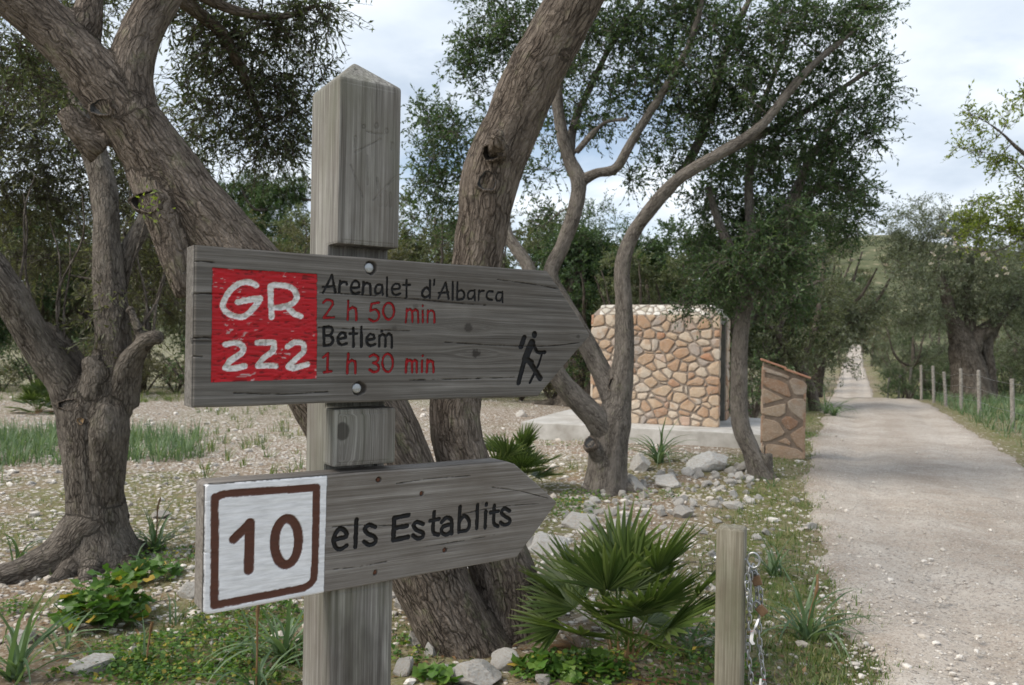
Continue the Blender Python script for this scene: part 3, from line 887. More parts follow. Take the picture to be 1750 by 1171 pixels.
# ------------------------------------------------------------------ signpost
SA = math.radians(56.4)
SD = np.array([math.sin(SA), math.cos(SA), 0.0]); SN = np.array([math.cos(SA), -math.sin(SA), 0.0])
SP = np.array([-0.25037, 1.41477, 0.0])
PROUD = 0.015

def uv(px, py, proud=PROUD):
    r = at(px, py, 1.0) - np.array([0, 0, EYE])
    Q = SP + SN * proud
    o = np.array([0, 0, EYE])
    t = np.dot(Q - o, SN) / np.dot(r, SN)
    Xp = o + r * t
    return np.array([np.dot(Xp - Q, SD), Xp[2]])

def zuv(pts, s, ox, oy, proud=PROUD):
    return np.array([uv(ox + a / s, oy + b / s, proud) for a, b in pts])

sign = thing('signpost', 'grey wooden signpost with two arrow boards in the foreground', 'signpost', (SP[0], SP[1], 0), math.pi / 2 - SA)

def ell(cx, cy, rx, ry, n=22, rot=0):
    t = np.linspace(0, 2 * np.pi, n + 1)
    return [(cx + rx * math.cos(a) * math.cos(rot) - ry * math.sin(a) * math.sin(rot), cy + rx * math.cos(a) * math.sin(rot) + ry * math.sin(a) * math.cos(rot)) for a in t]

def seg_dist(U, V, A, B):
    d = B - A
    L2 = max(d @ d, 1e-12)
    t = np.clip(((U - A[0]) * d[0] + (V - A[1]) * d[1]) / L2, 0, 1)
    return np.hypot(U - A[0] - t * d[0], V - A[1] - t * d[1])

def curve(p):
    p = np.asarray(p)
    if len(p) < 3: return p
    q, _ = resample(p, np.zeros(len(p)), 0.0035)
    return q

def stroke_field(U, V, strokes, wob):
    """smallest distance to strokes minus half width (metres), with hand-cut wobble"""
    f = np.full(U.shape, 1.0)
    for pts, w in strokes:
        pts = curve(pts)
        reach = 0.09 if w <= 0.00201 and len(pts) and pts[:, 1].max() < 1.02 else 0.0
        lo = pts.min(0) - w - 0.004 - reach; hi = pts.max(0) + w + 0.004 + reach
        k = (U > lo[0]) & (U < hi[0]) & (V > lo[1]) & (V < hi[1])
        if not k.any(): continue
        u, v = U[k], V[k]
        d = np.full(u.shape, 1.0)
        for a, b in zip(pts[:-1], pts[1:]):
            d = np.minimum(d, seg_dist(u, v, a, b))
        f[k] = np.minimum(f[k], d - w / 2)
    return f + wob

def make_board(name, u0, tops, bots, thick, step, mat, layers, knots, notes, cracks=(), rounding=0.004):
    """tops/bots: (u, z) polylines of the upper and lower edge. layers: list of
    (part name, mask function -> field (<0 inside), colour, depth, label)"""
    uend = tops[-1][0]
    nu = int((uend - u0) / step); nv = int((max(t[1] for t in tops) - min(b[1] for b in bots)) / step)
    uu = np.linspace(u0, uend, nu + 1); tt = np.linspace(0, 1, nv + 1)
    top = np.interp(uu, [p[0] for p in tops], [p[1] for p in tops]); bot = np.interp(uu, [p[0] for p in bots], [p[1] for p in bots])
    top = top + (fbm(np.stack([uu * 9, uu * 0], -1), 3, 3) - 0.5) * 0.0025
    bot = bot + (fbm(np.stack([uu * 9, uu * 0 + 5], -1), 3, 4) - 0.5) * 0.0025
    U = np.repeat(uu[:, None], nv + 1, 1)
    V = bot[:, None] + (top - bot)[:, None] * tt[None]
    P2 = np.stack([U, V], -1)
    wob = (fbm(P2 * 260, 3, 51) - 0.5) * 0.0013 + (fbm(P2 * 60, 2, 52) - 0.5) * 0.0012
    # wood relief and warped grain
    gu, gv = U.copy(), V.copy()
    tone = np.zeros_like(U)
    for (ku, kv, kr, dk) in knots:
        du, dv = (U - ku), (V - kv)
        r = np.hypot(du * 0.42, dv)
        gv = gv + np.sign(dv) * -kr * 0.9 * np.exp(-(r / (kr * 1.8)) ** 2) * np.minimum(1, np.abs(dv) / (0.3 * kr))
        rr = np.hypot(du * 0.85, dv)
        tone = np.maximum(tone, dk * sstep(kr * 0.95, kr * 0.45, rr + (fbm(P2 * 300, 2, 9) - 0.5) * kr * 0.6))
    w = (fbm(np.stack([gu * 2.2, gv * 85], -1), 4, 61) - 0.5) * 0.0014
    edge = np.minimum(np.minimum(U - u0, (top - bot)[:, None] * np.minimum(tt, 1 - tt)[None]), 1.0)
    edge = np.minimum(edge, np.abs(uend - U) * 0.62 + 1e-4)
    w = w - rounding * (1 - np.sqrt(np.clip(1 - (1 - np.clip(edge / rounding, 0, 1)) ** 2, 0, 1)))
    paint = np.zeros(U.shape + (4,)); cat = np.zeros(U.shape, int)
    for k, (pn, fn, colr, depth, lab, alpha) in enumerate(layers, 1):
        f = fn(U, V, wob)
        a = sstep(0.0005, -0.0006, f)
        paint[..., :3] = paint[..., :3] * (1 - a[..., None]) + np.array(colr) * a[..., None]
        paint[..., 3] = paint[..., 3] * (1 - a) + alpha * a
        dp = depth * sstep(0.0008, -0.0022, f)
        w = w - dp
        cat[f < 0] = k
        if pn == 'red_square':
            ch = fbm(np.stack([U * 95 + 6 * fbm(P2 * 25, 2, 5), V * 330], -1), 3, 88)
            w = w + a * (ch - 0.5) * 0.0026
            fl = a * sstep(0.67, 0.72, ch) * sstep(0.54, 0.66, fbm(P2 * 55, 2, 91))
            paint[..., :3] = paint[..., :3] * (1 - fl[..., None] * 0.75) + np.array((0.5, 0.42, 0.42)) * fl[..., None] * 0.75
            dk = a * sstep(0.36, 0.28, ch) * 0.55
            paint[..., :3] = paint[..., :3] * (1 - dk[..., None])
            
        if pn == 'route_letter':
            ch = fbm(P2 * 240, 3, 97)
            w = w + a * (ch - 0.5) * 0.003
            paint[..., :3] = paint[..., :3] * (1 - (a * sstep(0.5, 0.3, ch) * 0.35)[..., None])
    for pts, cwid, cdep in cracks:                                  # drying cracks along the grain
        f = stroke_field(U, V, [(np.asarray(pts), cwid)], wob * 0.9)
        a = sstep(0.0006, -0.0006, f) * (1 - 0.9 * np.clip(paint[..., 3], 0, 1) * 0.6)
        w = w - cdep * a
        tone = np.maximum(tone, 0.85 * a)
    for (bu, bv, br) in notes:                                      # drilled holes
        f = np.hypot(U - bu, V - bv) - br + (fbm(P2 * 150, 2, 77) - 0.5) * 0.004
        a = sstep(0.0012, -0.0012, f)
        w = w - 0.006 * a
        tone = np.maximum(tone, 0.9 * a)
    verts = np.stack([U, -(PROUD + w), V], -1).reshape(-1, 3)
    grain = np.stack([gu, gv, w * 0 + hash(name) % 7], -1).reshape(-1, 3)
    paint = paint.reshape(-1, 4); tone = tone.reshape(-1)
    F = grid_faces(nu + 1, nv + 1)
    fc = cat.reshape(-1)[F]
    fcat = np.median(fc, axis=1).astype(int)
    # skirt and back belong to the wooden board itself
    idx = np.arange((nu + 1) * (nv + 1)).reshape(nu + 1, nv + 1)
    loop = np.concatenate([idx[:, 0], idx[-1, 1:], idx[-2::-1, -1], idx[0, -2:0:-1]])
    nb = len(loop)
    rows = 4
    sv, sg = [], []
    for k in range(1, rows + 1):
        p = verts[loop].copy(); fr = k / rows
        p[:, 1] = -PROUD + rounding * 0.6 + (thick - rounding * 0.6) * fr
        sv.append(p); gg = grain[loop].copy(); gg[:, 2] += p[:, 1] * 1.0; sg.append(gg)
    bverts = np.concatenate(sv)
    base = len(verts)
    allv = np.concatenate([verts, bverts]); allg = np.concatenate([grain] + sg)
    alltone = np.concatenate([tone, np.zeros(len(bverts))])
    allp = np.concatenate([paint, np.zeros((len(bverts), 4))])
    sk = []
    prev = loop
    for k in range(rows):
        cur = base + k * nb + np.arange(nb)
        sk.append(np.stack([prev, np.roll(prev, -1), np.roll(cur, -1), cur], -1))
        prev = cur
    # back faces: strips between the lower and the upper edge
    lower = base + (rows - 1) * nb + np.arange(nu + 1)
    upper_ids = {}
    for q in range(nb): upper_ids[int(loop[q])] = base + (rows - 1) * nb + q
    back = []
    for i in range(nu):
        back.append([upper_ids[int(idx[i, 0])], upper_ids[int(idx[i, -1])], upper_ids[int(idx[i + 1, -1])], upper_ids[int(idx[i + 1, 0])]])
    def sub(faces, nm, parent, lab=None):
        used, inv = np.unique(faces, return_inverse=True)
        me = make_mesh(nm, allv[used], inv.reshape(faces.shape), mat, {'grain': allg[used], 'paint': allp[used], 'tone': alltone[used]})
        o = obj(nm, me, parent)
        if lab: o['label'] = lab
        return o
    wf = np.concatenate([F[fcat == 0]] + sk + [np.array(back)])
    bo = sub(wf, name, sign)
    grid = fcat.reshape(nu, nv)
    for k, (pn, fn, colr, depth, lab, alpha) in enumerate(layers, 1):
        ff = F[fcat == k]
        if not len(ff): continue
        if pn in ('red_square', 'white_panel', 'frame_line', 'hiker_pictogram'):
            sub(ff, pn, bo, lab)
            continue
        # every letter or numeral is a piece of its own
        cells = set(map(tuple, np.argwhere(grid == k)))
        comps = []
        while cells:
            st = [cells.pop()]; cur = []
            while st:
                c_ = st.pop(); cur.append(c_)
                for d_ in ((1, 0), (-1, 0), (0, 1), (0, -1), (1, 1), (-1, -1), (1, -1), (-1, 1), (2, 0), (-2, 0), (0, 2), (0, -2)):
                    q = (c_[0] + d_[0], c_[1] + d_[1])
                    if q in cells: cells.remove(q); st.append(q)
            comps.append(cur)
        comps.sort(key=len, reverse=True)
        big_ = [c_ for c_ in comps if len(c_) > 0.3 * len(comps[len(comps) // 3])]
        cen = [np.mean(c_, 0) for c_ in big_]
        for c_ in comps[len(big_):]:
            m_ = np.mean(c_, 0)
            j_ = int(np.argmin([abs(m_[0] - q[0]) + 0.2 * abs(m_[1] - q[1]) for q in cen]))
            big_[j_] = big_[j_] + c_
        order = sorted(big_, key=lambda c_: min(q[0] for q in c_))
        for c_ in order:
            ids = np.array([q[0] * nv + q[1] for q in c_])
            sub(F[ids], pn, bo)
    return bo

# ---- upper board: lettering traced stroke by stroke
Z6 = (5.147, 540, 460); Z5 = (5.09, 340, 440); Z2 = (2.365, 300, 400); Z3 = (2.385, 300, 680)
T1_ = [[(65,207),(140,52)],[(140,52),(172,207)],[(60,158),(162,150)],[(212,105),(206,205)],[(209,142),(235,113),(268,116),(272,136)],
 [(308,166),(378,158),(372,117),(338,105),(311,145),(314,198),(345,217),(382,207)],[(418,112),(412,222)],[(415,150),(445,122),(474,132),(482,225)],
 [(580,142),(542,140),(520,178),(530,217),(560,215),(580,182)],[(582,140),(588,226)],[(625,75),(625,238)],
 [(668,180),(735,170),(728,132),(697,128),(669,165),(676,213),(705,230),(742,215)],[(797,98),(797,250)],[(765,140),(828,140)],
 [(1000,190),(975,162),(941,190),(936,233),(965,250),(1000,226)],[(1003,100),(1003,255)],[(1042,95),(1038,140)],
 [(1078,258),(1140,120)],[(1140,120),(1168,262)],[(1082,210),(1165,205)],[(1203,115),(1203,268)],[(1245,115),(1242,268)],
 [(1245,203),(1280,186),(1305,215),(1295,260),(1245,268)],[(1395,192),(1352,195),(1335,230),(1345,264),(1370,262),(1395,226)],[(1395,185),(1398,275)],
 [(1435,190),(1430,275)],[(1432,217),(1455,191),(1478,193)],[(1555,200),(1520,195),(1500,226),(1510,262),(1550,272)],
 [(1640,207),(1602,208),(1585,244),(1593,278),(1620,279),(1640,242)],[(1640,200),(1642,292)]]
T2_ = [[(65,297),(92,271),(144,280),(149,312)],[(149,312),(68,428)],[(68,428),(158,425)],[(285,280),(280,445)],[(283,367),(320,335),(350,347),(355,450)],
 [(555,295),(490,305)],[(490,305),(480,367)],[(480,367),(530,356),(556,397),(545,445),(507,460),(468,440)],ell(640,370,48,73),
 [(800,350),(792,468)],[(797,377),(825,352),(845,367),(850,468)],[(850,377),(875,355),(897,372),(900,470)],[(940,367),(940,470)],[(940,322),(941,327)],
 [(985,365),(982,470)],[(983,392),(1010,365),(1040,382),(1042,470)]]
T3_ = [[(70,515),(70,675)],[(70,512),(130,510),(148,542),(125,580),(75,588)],[(75,588),(126,588),(150,625),(130,664),(70,675)],
 [(195,615),(262,602),(255,567),(226,560),(195,597),(197,645),(226,668),(268,655)],[(330,520),(330,680)],[(298,570),(362,568)],[(400,510),(400,682)],
 [(445,625),(515,612),(508,580),(476,572),(446,610),(450,655),(480,675),(520,662)],[(558,585),(555,680)],[(558,602),(585,573),(608,588),(610,680)],[(610,602),(640,569),(664,583),(668,690)],[(578,548),(582,545)]]
T4_ = [[(65,777),(105,745)],[(105,745),(100,905)],[(70,910),(135,900)],[(285,745),(275,915)],[(280,832),(315,800),(344,813),(348,915)],
 [(475,770),(510,752),(548,777),(540,813),(505,825)],[(505,825),(548,847),(550,888),(512,908),(472,885)],ell(632,825,46,80),
 [(800,795),(790,908)],[(800,822),(825,800),(844,813),(848,908)],[(850,822),(870,800),(886,813),(888,912)],[(935,807),(932,905)],[(940,760),(939,766)],
 [(982,800),(975,908)],[(982,827),(1005,805),(1030,818),(1035,908)]]
TG_ = [[(500,242),(450,217),(372,220),(290,270),(232,350),(212,428),(262,490),(380,518),(470,450),(535,360)],[(535,358),(430,372),(342,390)],[(625,262),(635,522)],
 [(622,252),(680,240),(800,262),(855,330),(832,388),(760,425),(642,440)],[(772,432),(830,490),(888,512)],
 [(232,757),(330,745),(387,782),(375,830),(272,900)],[(272,900),(232,958)],[(232,960),(310,966),(400,945)],[(510,742),(650,740)],[(650,740),(648,812),(560,880),(515,943)],[(515,945),(590,940),(672,945)],
 [(772,777),(840,738),(907,752),(913,820),(850,880),(782,948)],[(785,955),(820,965),(945,930)]]
TH_ = [([(1410,418),(1396,456)],23),(ell(1451,407,4,7),16),([(1441,440),(1428,470),(1414,505)],34),([(1448,448),(1464,478),(1493,478)],15),([(1480,490),(1466,530),(1432,602)],11),
 ([(1410,512),(1386,602)],22),([(1425,508),(1450,545),(1474,583)],25),([(1412,505),(1440,520)],24)]
MPX = 1.0 / 1000.0        # about one millimetre for each photo pixel on the boards
def mkstrokes(ts, zoom, wz): return [(zuv(s, *zoom), wz / zoom[0] * MPX) for s in ts]
S1, S2, S3, S4 = (mkstrokes(t, Z6, wz) for t, wz in ((T1_, 17), (T2_, 18), (T3_, 20), (T4_, 20)))
SG = mkstrokes(TG_, Z5, 47)
SH = [(zuv(s, *Z2), w / Z2[0] * MPX) for s, w in TH_]
RQ = zuv([(118, 90), (1027, 145), (1025, 1055), (105, 1088)], *Z5)

def quad_field(Q):
    """negative inside a clockwise-seen quad"""
    def fn(U, V, wob):
        f = np.full(U.shape, -1.0)
        c = Q.mean(0)
        for a, b in zip(Q, np.roll(Q, -1, 0)):
            d = b - a; nn = np.array([d[1], -d[0]]); nn /= np.linalg.norm(nn)
            if nn @ (c - a) > 0: nn = -nn
            f = np.maximum(f, (U - a[0]) * nn[0] + (V - a[1]) * nn[1])
        return f + wob * 0.8
    return fn
def sfn(st, k=0.75): return lambda U, V, wob: stroke_field(U, V, st, wob * k)
BLK, REDL, REDF, WHT = (0.008, 0.008, 0.009), (0.36, 0.010, 0.014), (0.46, 0.008, 0.016), (0.74, 0.72, 0.70)
tl, tr_, tp, br_, bl = [uv(*p) for p in ((331, 418), (935, 463), (1008, 573), (920, 677), (331, 697))]
u0 = 0.5 * (tl[0] + bl[0])
kn = [(*uv(800, 560), 0.010, 0.75), (*uv(813, 604), 0.011, 0.9), (*uv(988, 575), 0.005, 0.6), (*uv(674, 562), 0.006, 0.4), (*uv(710, 524), 0.006, 0.4)]
upper = make_board('upper_board', u0, [(u0, tl[1]), (tr_[0], tr_[1]), (tp[0], tp[1] + 0.002)], [(u0, bl[1]), (br_[0], br_[1]), (tp[0], tp[1] - 0.002)],
    0.056, 0.0013, M['board'],
    [('red_square', quad_field(RQ), REDF, 0.0012, 'red painted square on the upper arrow board', 1.5),
     ('route_letter', sfn(SG, 1.2), WHT, 0.001, 'white hand-painted letters GR 222', 2.5),
     ('place_letter', sfn(S1), BLK, 0.003, 'black carved words Arenalet d\'Albarca', 2.6),
     ('time_letter', sfn(S2), REDL, 0.003, 'red carved time 2 h 50 min', 2.6),
     ('place_letter', sfn(S3), BLK, 0.003, 'black carved word Betlem', 2.6),
     ('time_letter', sfn(S4), REDL, 0.003, 'red carved time 1 h 30 min', 2.6),
     ('hiker_pictogram', sfn(SH), BLK, 0.004, 'black carved walking hiker with a stick', 2.6)],
    kn, [(*uv(634, 458), 0.0115), (*uv(614, 664), 0.0115)],
    [(np.array([uv(*p) for p in pp]), wd * MPX, 0.004) for pp, wd in (([(331, 447), (348, 447), (366, 449)], 1.6), ([(331, 503), (350, 502), (372, 503), (420, 505)], 1.8), ([(331, 578), (352, 577), (362, 578)], 2.0), ([(331, 609), (345, 610)], 1.6),
     ([(546, 500), (600, 503), (680, 509), (780, 518), (830, 522)], 1.0), ([(545, 560), (620, 563), (700, 566)], 0.9), ([(700, 650), (790, 648), (880, 645)], 1.0), ([(850, 478), (910, 486), (950, 493)], 1.2), ([(760, 585), (840, 590), (930, 592), (990, 586)], 1.1), ([(400, 672), (480, 674), (560, 670)], 1.0))])

# ---- lower board
WQ = zuv([(122, 356), (617, 319), (603, 806), (114, 886)], *Z3)
FR_ = mkstrokes([[(158,846),(160,640),(160,430),(168,405),(195,394),(240,389),(575,366)],[(575,366),(571,560),(566,715),(556,750),(530,772),(480,784),(158,846)]], Z3, 30)
TEN = [(zuv([(238, 577), (303, 512)], *Z3), 36 / 2.385 * MPX), (zuv([(304, 510), (299, 702)], *Z3), 38 / 2.385 * MPX),
       (zuv(ell(453, 587, 49, 94, 30, 0.05), *Z3), 37 / 2.385 * MPX)]
EST = mkstrokes([[(650,577),(696,566),(690,541),(667,535),(646,570),(650,605),(671,618),(698,602)],[(738,497),(733,608)],
 [(815,527),(790,518),(771,535),(786,555),(812,567),(815,588),(790,600),(768,586)],[(950,478),(892,490)],[(892,490),(888,580)],[(888,580),(948,568)],[(892,532),(944,522)],
 [(1010,515),(985,506),(970,520),(985,540),(1008,550),(1008,567),(985,573),(968,561)],[(1055,465),(1050,545),(1072,558)],[(1038,502),(1074,494)],
 [(1085,507),(1105,488),(1125,500),(1125,553)],[(1125,516),(1091,525),(1085,548),(1105,558),(1125,542)],[(1160,445),(1155,547)],[(1158,503),(1180,482),(1198,506),(1190,538),(1158,545)],
 [(1232,437),(1228,532)],[(1265,464),(1262,530)],[(1267,433),(1267,437)],[(1300,440),(1297,508),(1314,524)],[(1284,468),(1316,462)],
 [(1362,461),(1340,451),(1328,468),(1345,485),(1362,495),(1360,511),(1340,518),(1325,508)]], Z3, 16)
EST[3:7] = [(p, w * 1.15) for p, w in EST[3:7]]
tl, tr_, tp, br_, bl = [zuv([p], *Z3)[0] for p in ((118, 352), (1375, 258), (1553, 428), (1390, 652), (112, 888))]
u0 = 0.5 * (tl[0] + bl[0])
BRN = (0.105, 0.040, 0.026)
sc_ = [zuv([p], *Z3)[0] for p in ((828, 335), (1003, 390), (1097, 622), (815, 713))]
lower = make_board('lower_board', u0, [(u0, tl[1] - 0.004), (u0 + 0.006, tl[1]), (tr_[0] - 0.012, tr_[1]), (tr_[0] + 0.006, tr_[1] - 0.006), (tp[0], tp[1] + 0.002)],
    [(u0, bl[1] + 0.005), (u0 + 0.008, bl[1]), (br_[0], br_[1]), (tp[0], tp[1] - 0.002)], 0.056, 0.0013, M['board2'],
    [('white_panel', quad_field(WQ), (0.82, 0.82, 0.84), 0.0, 'white painted square on the lower arrow board', 4.0),
     ('frame_line', sfn(FR_, 1.0), BRN, 0.0012, 'brown painted frame with two rounded corners', 1.6),
     ('number_digit', sfn(TEN), BRN, 0.0025, 'brown carved number 10', 2.2),
     ('name_letter', sfn(EST), BLK, 0.003, 'black carved words els Establits', 2.6)],
    [(*zuv([(1253, 430)], *Z3)[0], 0.004, 0.4)], [(*q, 0.0042) for q in sc_],
    [(zuv(pp, *Z3), wd * MPX, 0.003) for pp, wd in (([(108, 630), (125, 632), (160, 636)], 1.2), ([(640, 528), (720, 520), (880, 521), (960, 512)], 1.0), ([(1170, 475), (1260, 455), (1370, 440), (1480, 432)], 1.1), ([(1290, 365), (1400, 380), (1520, 410)], 0.9), ([(640, 700), (740, 690), (860, 668)], 0.9), ([(900, 350), (1040, 330), (1200, 318)], 0.9), ([(1010, 610), (1130, 590), (1300, 560)], 0.8))])

def disc_mesh(name, r, h, mat, n=16, dome=0.3):
    V, F = [], []
    prof = [(0, h), (r * 0.55, h), (r * 0.85, h * (1 - dome * 0.4)), (r, h * (1 - dome)), (r, 0)]
    V.append((0, 0, h))
    for rr, zz in prof[1:]:
        for k in range(n):
            a = 6.28318 * k / n; V.append((rr * math.cos(a), rr * math.sin(a), zz))
    for k in range(n): F.append([0, 1 + k, 1 + (k + 1) % n])
    for j in range(len(prof) - 2):
        for k in range(n):
            a = 1 + j * n + k; b = 1 + j * n + (k + 1) % n
            F.append([a, a + n, b + n, b])
    return make_mesh(name, V, F, mat)
boltm = disc_mesh('bolt', 0.0085, 0.006, M['steel'])
for q in (uv(631, 458), uv(610, 664)):
    obj('bolt', boltm, upper, (q[0], -PROUD + 0.006, q[1]), (math.pi / 2, 0, 0))
screwm = disc_mesh('screw', 0.0038, 0.004, M['rust'], 10)
for q in sc_:
    obj('screw', screwm, lower, (q[0], -PROUD + 0.006, q[1]), (math.pi / 2, 0, 0))

# ---- the post: side profile with notches for the boards, pyramid top
HW, DEP = 0.0575, 0.135
zt = [uv(640, 142, 0)[1], uv(568, 415, 0)[1], uv(570, 700, 0)[1], uv(570, 799, 0)[1], uv(565, 1035, 0)[1]]
prof = [(0, -0.15), (0, zt[4] + 0.03), (0.044, zt[4] + 0.03), (0.044, zt[3]), (0, zt[3]), (0, zt[2]), (0.044, zt[2]), (0.044, zt[1]), (0, zt[1]), (0, zt[0]), (DEP, zt[0]), (DEP, -0.15)]
V, F = [], []
npz = len(prof)
for s in (-1, 1):
    for (d, zz) in prof: V.append((s * HW, d, zz))
F.append(list(range(npz))); F.append([npz + k for k in range(npz)][::-1])
for k in range(npz):
    k2 = (k + 1) % npz
    if k == 9: continue                    # open top, closed by the pyramid
    F.append([k, npz + k, npz + k2, k2])
ap = len(V); V.append((-0.004, DEP * 0.5, zt[0] + 0.052))
ring = [9, npz + 9, npz + 10, 10]
for k in range(4): F.append([ring[k], ring[(k + 1) % 4], ap])
bm = bmesh.new()
vs = [bm.verts.new(v) for v in V]
for f in F: bm.faces.new([vs[i] for i in f])
bmesh.ops.recalc_face_normals(bm, faces=bm.faces)
bmesh.ops.bevel(bm, geom=[e for e in bm.edges if e.is_manifold and e.calc_face_angle(0) > 0.3], offset=0.0045, segments=2, affect='EDGES', profile=0.6)
bm.verts.index_update()
pv = np.array([v.co[:] for v in bm.verts]); pf = [[v.index for v in f.verts] for f in bm.faces]
bm.free()
pg = np.stack([pv[:, 2], pv[:, 0] + 0.35, pv[:, 1] * 0.8], -1)
post = obj('post', make_mesh('post', pv, pf, M['post'], {'grain': pg, 'tone': np.zeros(len(pv))}, smooth=False), sign)

# worn carved emblem on the head of the post, and the knot of the block between the boards
def carved_patch(name, u_, z_, fields, knots, label, parent, stains=()):
    step = 0.0015
    uu = np.arange(u_[0], u_[1], step); zz = np.arange(z_[0], z_[1], step)
    U, Vv = np.meshgrid(uu, zz, indexing='ij')
    P2 = np.stack([U, Vv], -1)
    wob = (fbm(P2 * 260, 3, 51) - 0.5) * 0.002
    gx = U.copy(); tone = np.zeros_like(U)
    e_ = np.minimum(np.minimum(U - u_[0], u_[1] - U - step), np.minimum(Vv - z_[0], z_[1] - Vv - step))
    for (ku, kv, kr, dk) in knots:
        du, dv = U - ku, Vv - kv
        r = np.hypot(du, dv * 0.6)
        gx = gx + np.sign(du) * -kr * 0.95 * np.exp(-(r / (kr * 2.4)) ** 2) * np.minimum(1, np.abs(du) / (0.25 * kr)) * sstep(0, 0.006, e_)
        tone = np.maximum(tone, dk * sstep(kr, kr * 0.8, np.hypot(du, dv * 0.85) + wob))
    w = (fbm(np.stack([Vv * 2.2, gx * 85], -1), 4, 61) - 0.5) * 0.0012 * sstep(0, 0.004, e_)
    for f, dk, dep in fields:
        a = sstep(0.001, -0.001, stroke_field(U, Vv, f, wob))
        a = a * (0.45 + 0.75 * fbm(P2 * np.array([500, 60]), 2, 5))
        tone = np.maximum(tone, a * dk); w = w - a * dep
    for pts, rad, dk in stains:                              # soft damp stains
        d_ = stroke_field(U, Vv, [(pts, 0.002)], wob) + (fbm(P2 * np.array([70, 22]), 4, 12) - 0.5) * 0.05
        tone = np.maximum(tone, dk * sstep(rad, -rad * 0.2, d_) * (0.55 + 0.6 * fbm(P2 * np.array([420, 30]), 3, 14)))
    y_ = -(0.0008 + w) * sstep(-0.0001, 0.002, e_) + 0.0006 * (1 - sstep(-0.0001, 0.002, e_))
    verts = np.stack([U, y_, Vv], -1).reshape(-1, 3)
    me = make_mesh(name, verts, grid_faces(len(uu), len(zz)), M['post'], {'grain': np.stack([Vv, gx + 0.35, y_ * 0], -1).reshape(-1, 3), 'tone': tone.reshape(-1)})
    o = obj(name, me, parent)
    o['label'] = label
ZA = (1.8304, 300, 80)
def zst(pts, w): return (zuv(pts, *ZA, 0.0), w / 1.83 * MPX)
marks = [zst(ell(588, 250, 5, 6, 8), 3), zst(ell(628, 247, 6, 8, 8), 4), zst(ell(660, 265, 6, 6, 8), 4), zst([(597, 265), (625, 272), (650, 274)], 5),
         zst([(563, 285), (563, 310)], 12), zst([(678, 305), (678, 318)], 14), zst([(548, 370), (585, 470)], 5), zst([(618, 480), (690, 405)], 5), zst([(630, 412), (634, 440)], 9),
         zst([(638, 470), (640, 495)], 11), zst([(656, 455), (657, 497)], 10), zst([(672, 460), (672, 498)], 9), zst([(560, 330), (640, 290)], 4), zst([(600, 430), (600, 340)], 4)]
carved_patch('worn_emblem', (-HW + 0.006, HW - 0.006), (zt[1] + 0.006, zt[0] - 0.006), [(marks, 0.55, 0.0012)], [], 'worn carved emblem on the head of the post', post)
kq = zuv([(670, 137)], *Z3, 0.0)[0]
carved_patch('knotted_block', (-HW + 0.006, HW - 0.006), (zt[3] + 0.006, zt[2] - 0.006), [], [(kq[0] + 0.004, kq[1], 0.0145, 0.75)], 'pale block with a dark round knot between the boards', post)
carved_patch('stained_face', (-HW + 0.006, HW - 0.006), (0.55, zt[4] + 0.020), [], [], 'lower post face with dark damp stains', post,
             [(zuv([(700, 960), (705, 1010), (715, 1100), (700, 1300)], *Z3, 0.0), 0.05, 0.5), (zuv([(790, 970), (795, 1040), (790, 1300)], *Z3, 0.0), 0.045, 0.5)])

# ------------------------------------------------------------------ stone hut, slab, stone pillar
def clip_poly(poly, n, d):
    """keep the part with n.p <= d"""
    out = []
    for i in range(len(poly)):
        a, b = poly[i], poly[(i + 1) % len(poly)]
        da, db = n @ a - d, n @ b - d
        if da <= 0: out.append(a)
        if (da < 0 < db) or (db < 0 < da):
            t = da / (da - db); out.append(a + (b - a) * t)
    return out

def voronoi_stones(w, h, cell, seed, aniso=1.25, gap=0.011, cuts=()):
    rng = np.random.default_rng(seed)
    cols, rows = max(1, int(round(w / (cell * aniso)))), max(1, int(round(h / cell * 1.05)))
    pts = []
    for j in range(rows):
        for i in range(cols):
            if rng.random() < 0.08: continue
            pts.append(((i + 0.5 + (0.25 if j % 2 else -0.25) + rng.uniform(-0.42, 0.42)) * w / cols, (j + 0.5 + rng.uniform(-0.42, 0.42)) * h / rows))
    pts = np.array(pts)
    S = np.array([1 / aniso, 1.0])
    wt = rng.uniform(-0.5, 0.5, len(pts)) * cell * cell * 0.75
    res = []
    for k, p in enumerate(pts):
        poly = [np.array(q, float) for q in ((0, 0), (w, 0), (w, h), (0, h))]
        d2 = np.sum(((pts - p) * S) ** 2, 1)
        for m in np.argsort(d2)[1:22]:
            q = pts[m]
            n = (q - p) * S * S
            ln = np.linalg.norm(n)
            d = (n @ ((p + q) / 2) + (wt[k] - wt[m]) * 0.5) / ln - gap * rng.uniform(0.5, 1.6)
            poly = clip_poly(poly, n / ln, d)
            if len(poly) < 3: break
        for (n, d) in cuts:
            if len(poly) >= 3: poly = clip_poly(poly, np.array(n, float), d)
        if len(poly) < 3: continue
        P = np.array(poly)
        ar = 0.5 * abs(np.sum(P[:, 0] * np.roll(P[:, 1], -1) - P[:, 1] * np.roll(P[:, 0], -1)))
        if ar < 0.0012: continue
        Q = []
        for i in range(len(P)):                       # knock the corners off
            a, b, c = P[i - 1], P[i], P[(i + 1) % len(P)]
            t1, t2 = rng.uniform(0.08, 0.26), rng.uniform(0.08, 0.26)
            jj = rng.normal(0, 0.05, 2) * min(np.linalg.norm(a - b), np.linalg.norm(c - b))
            Q += [b + (a - b) * t1 + jj * 0.6, b + (c - b) * t2 - jj * 0.6]
        res.append(np.array(Q))
    return res

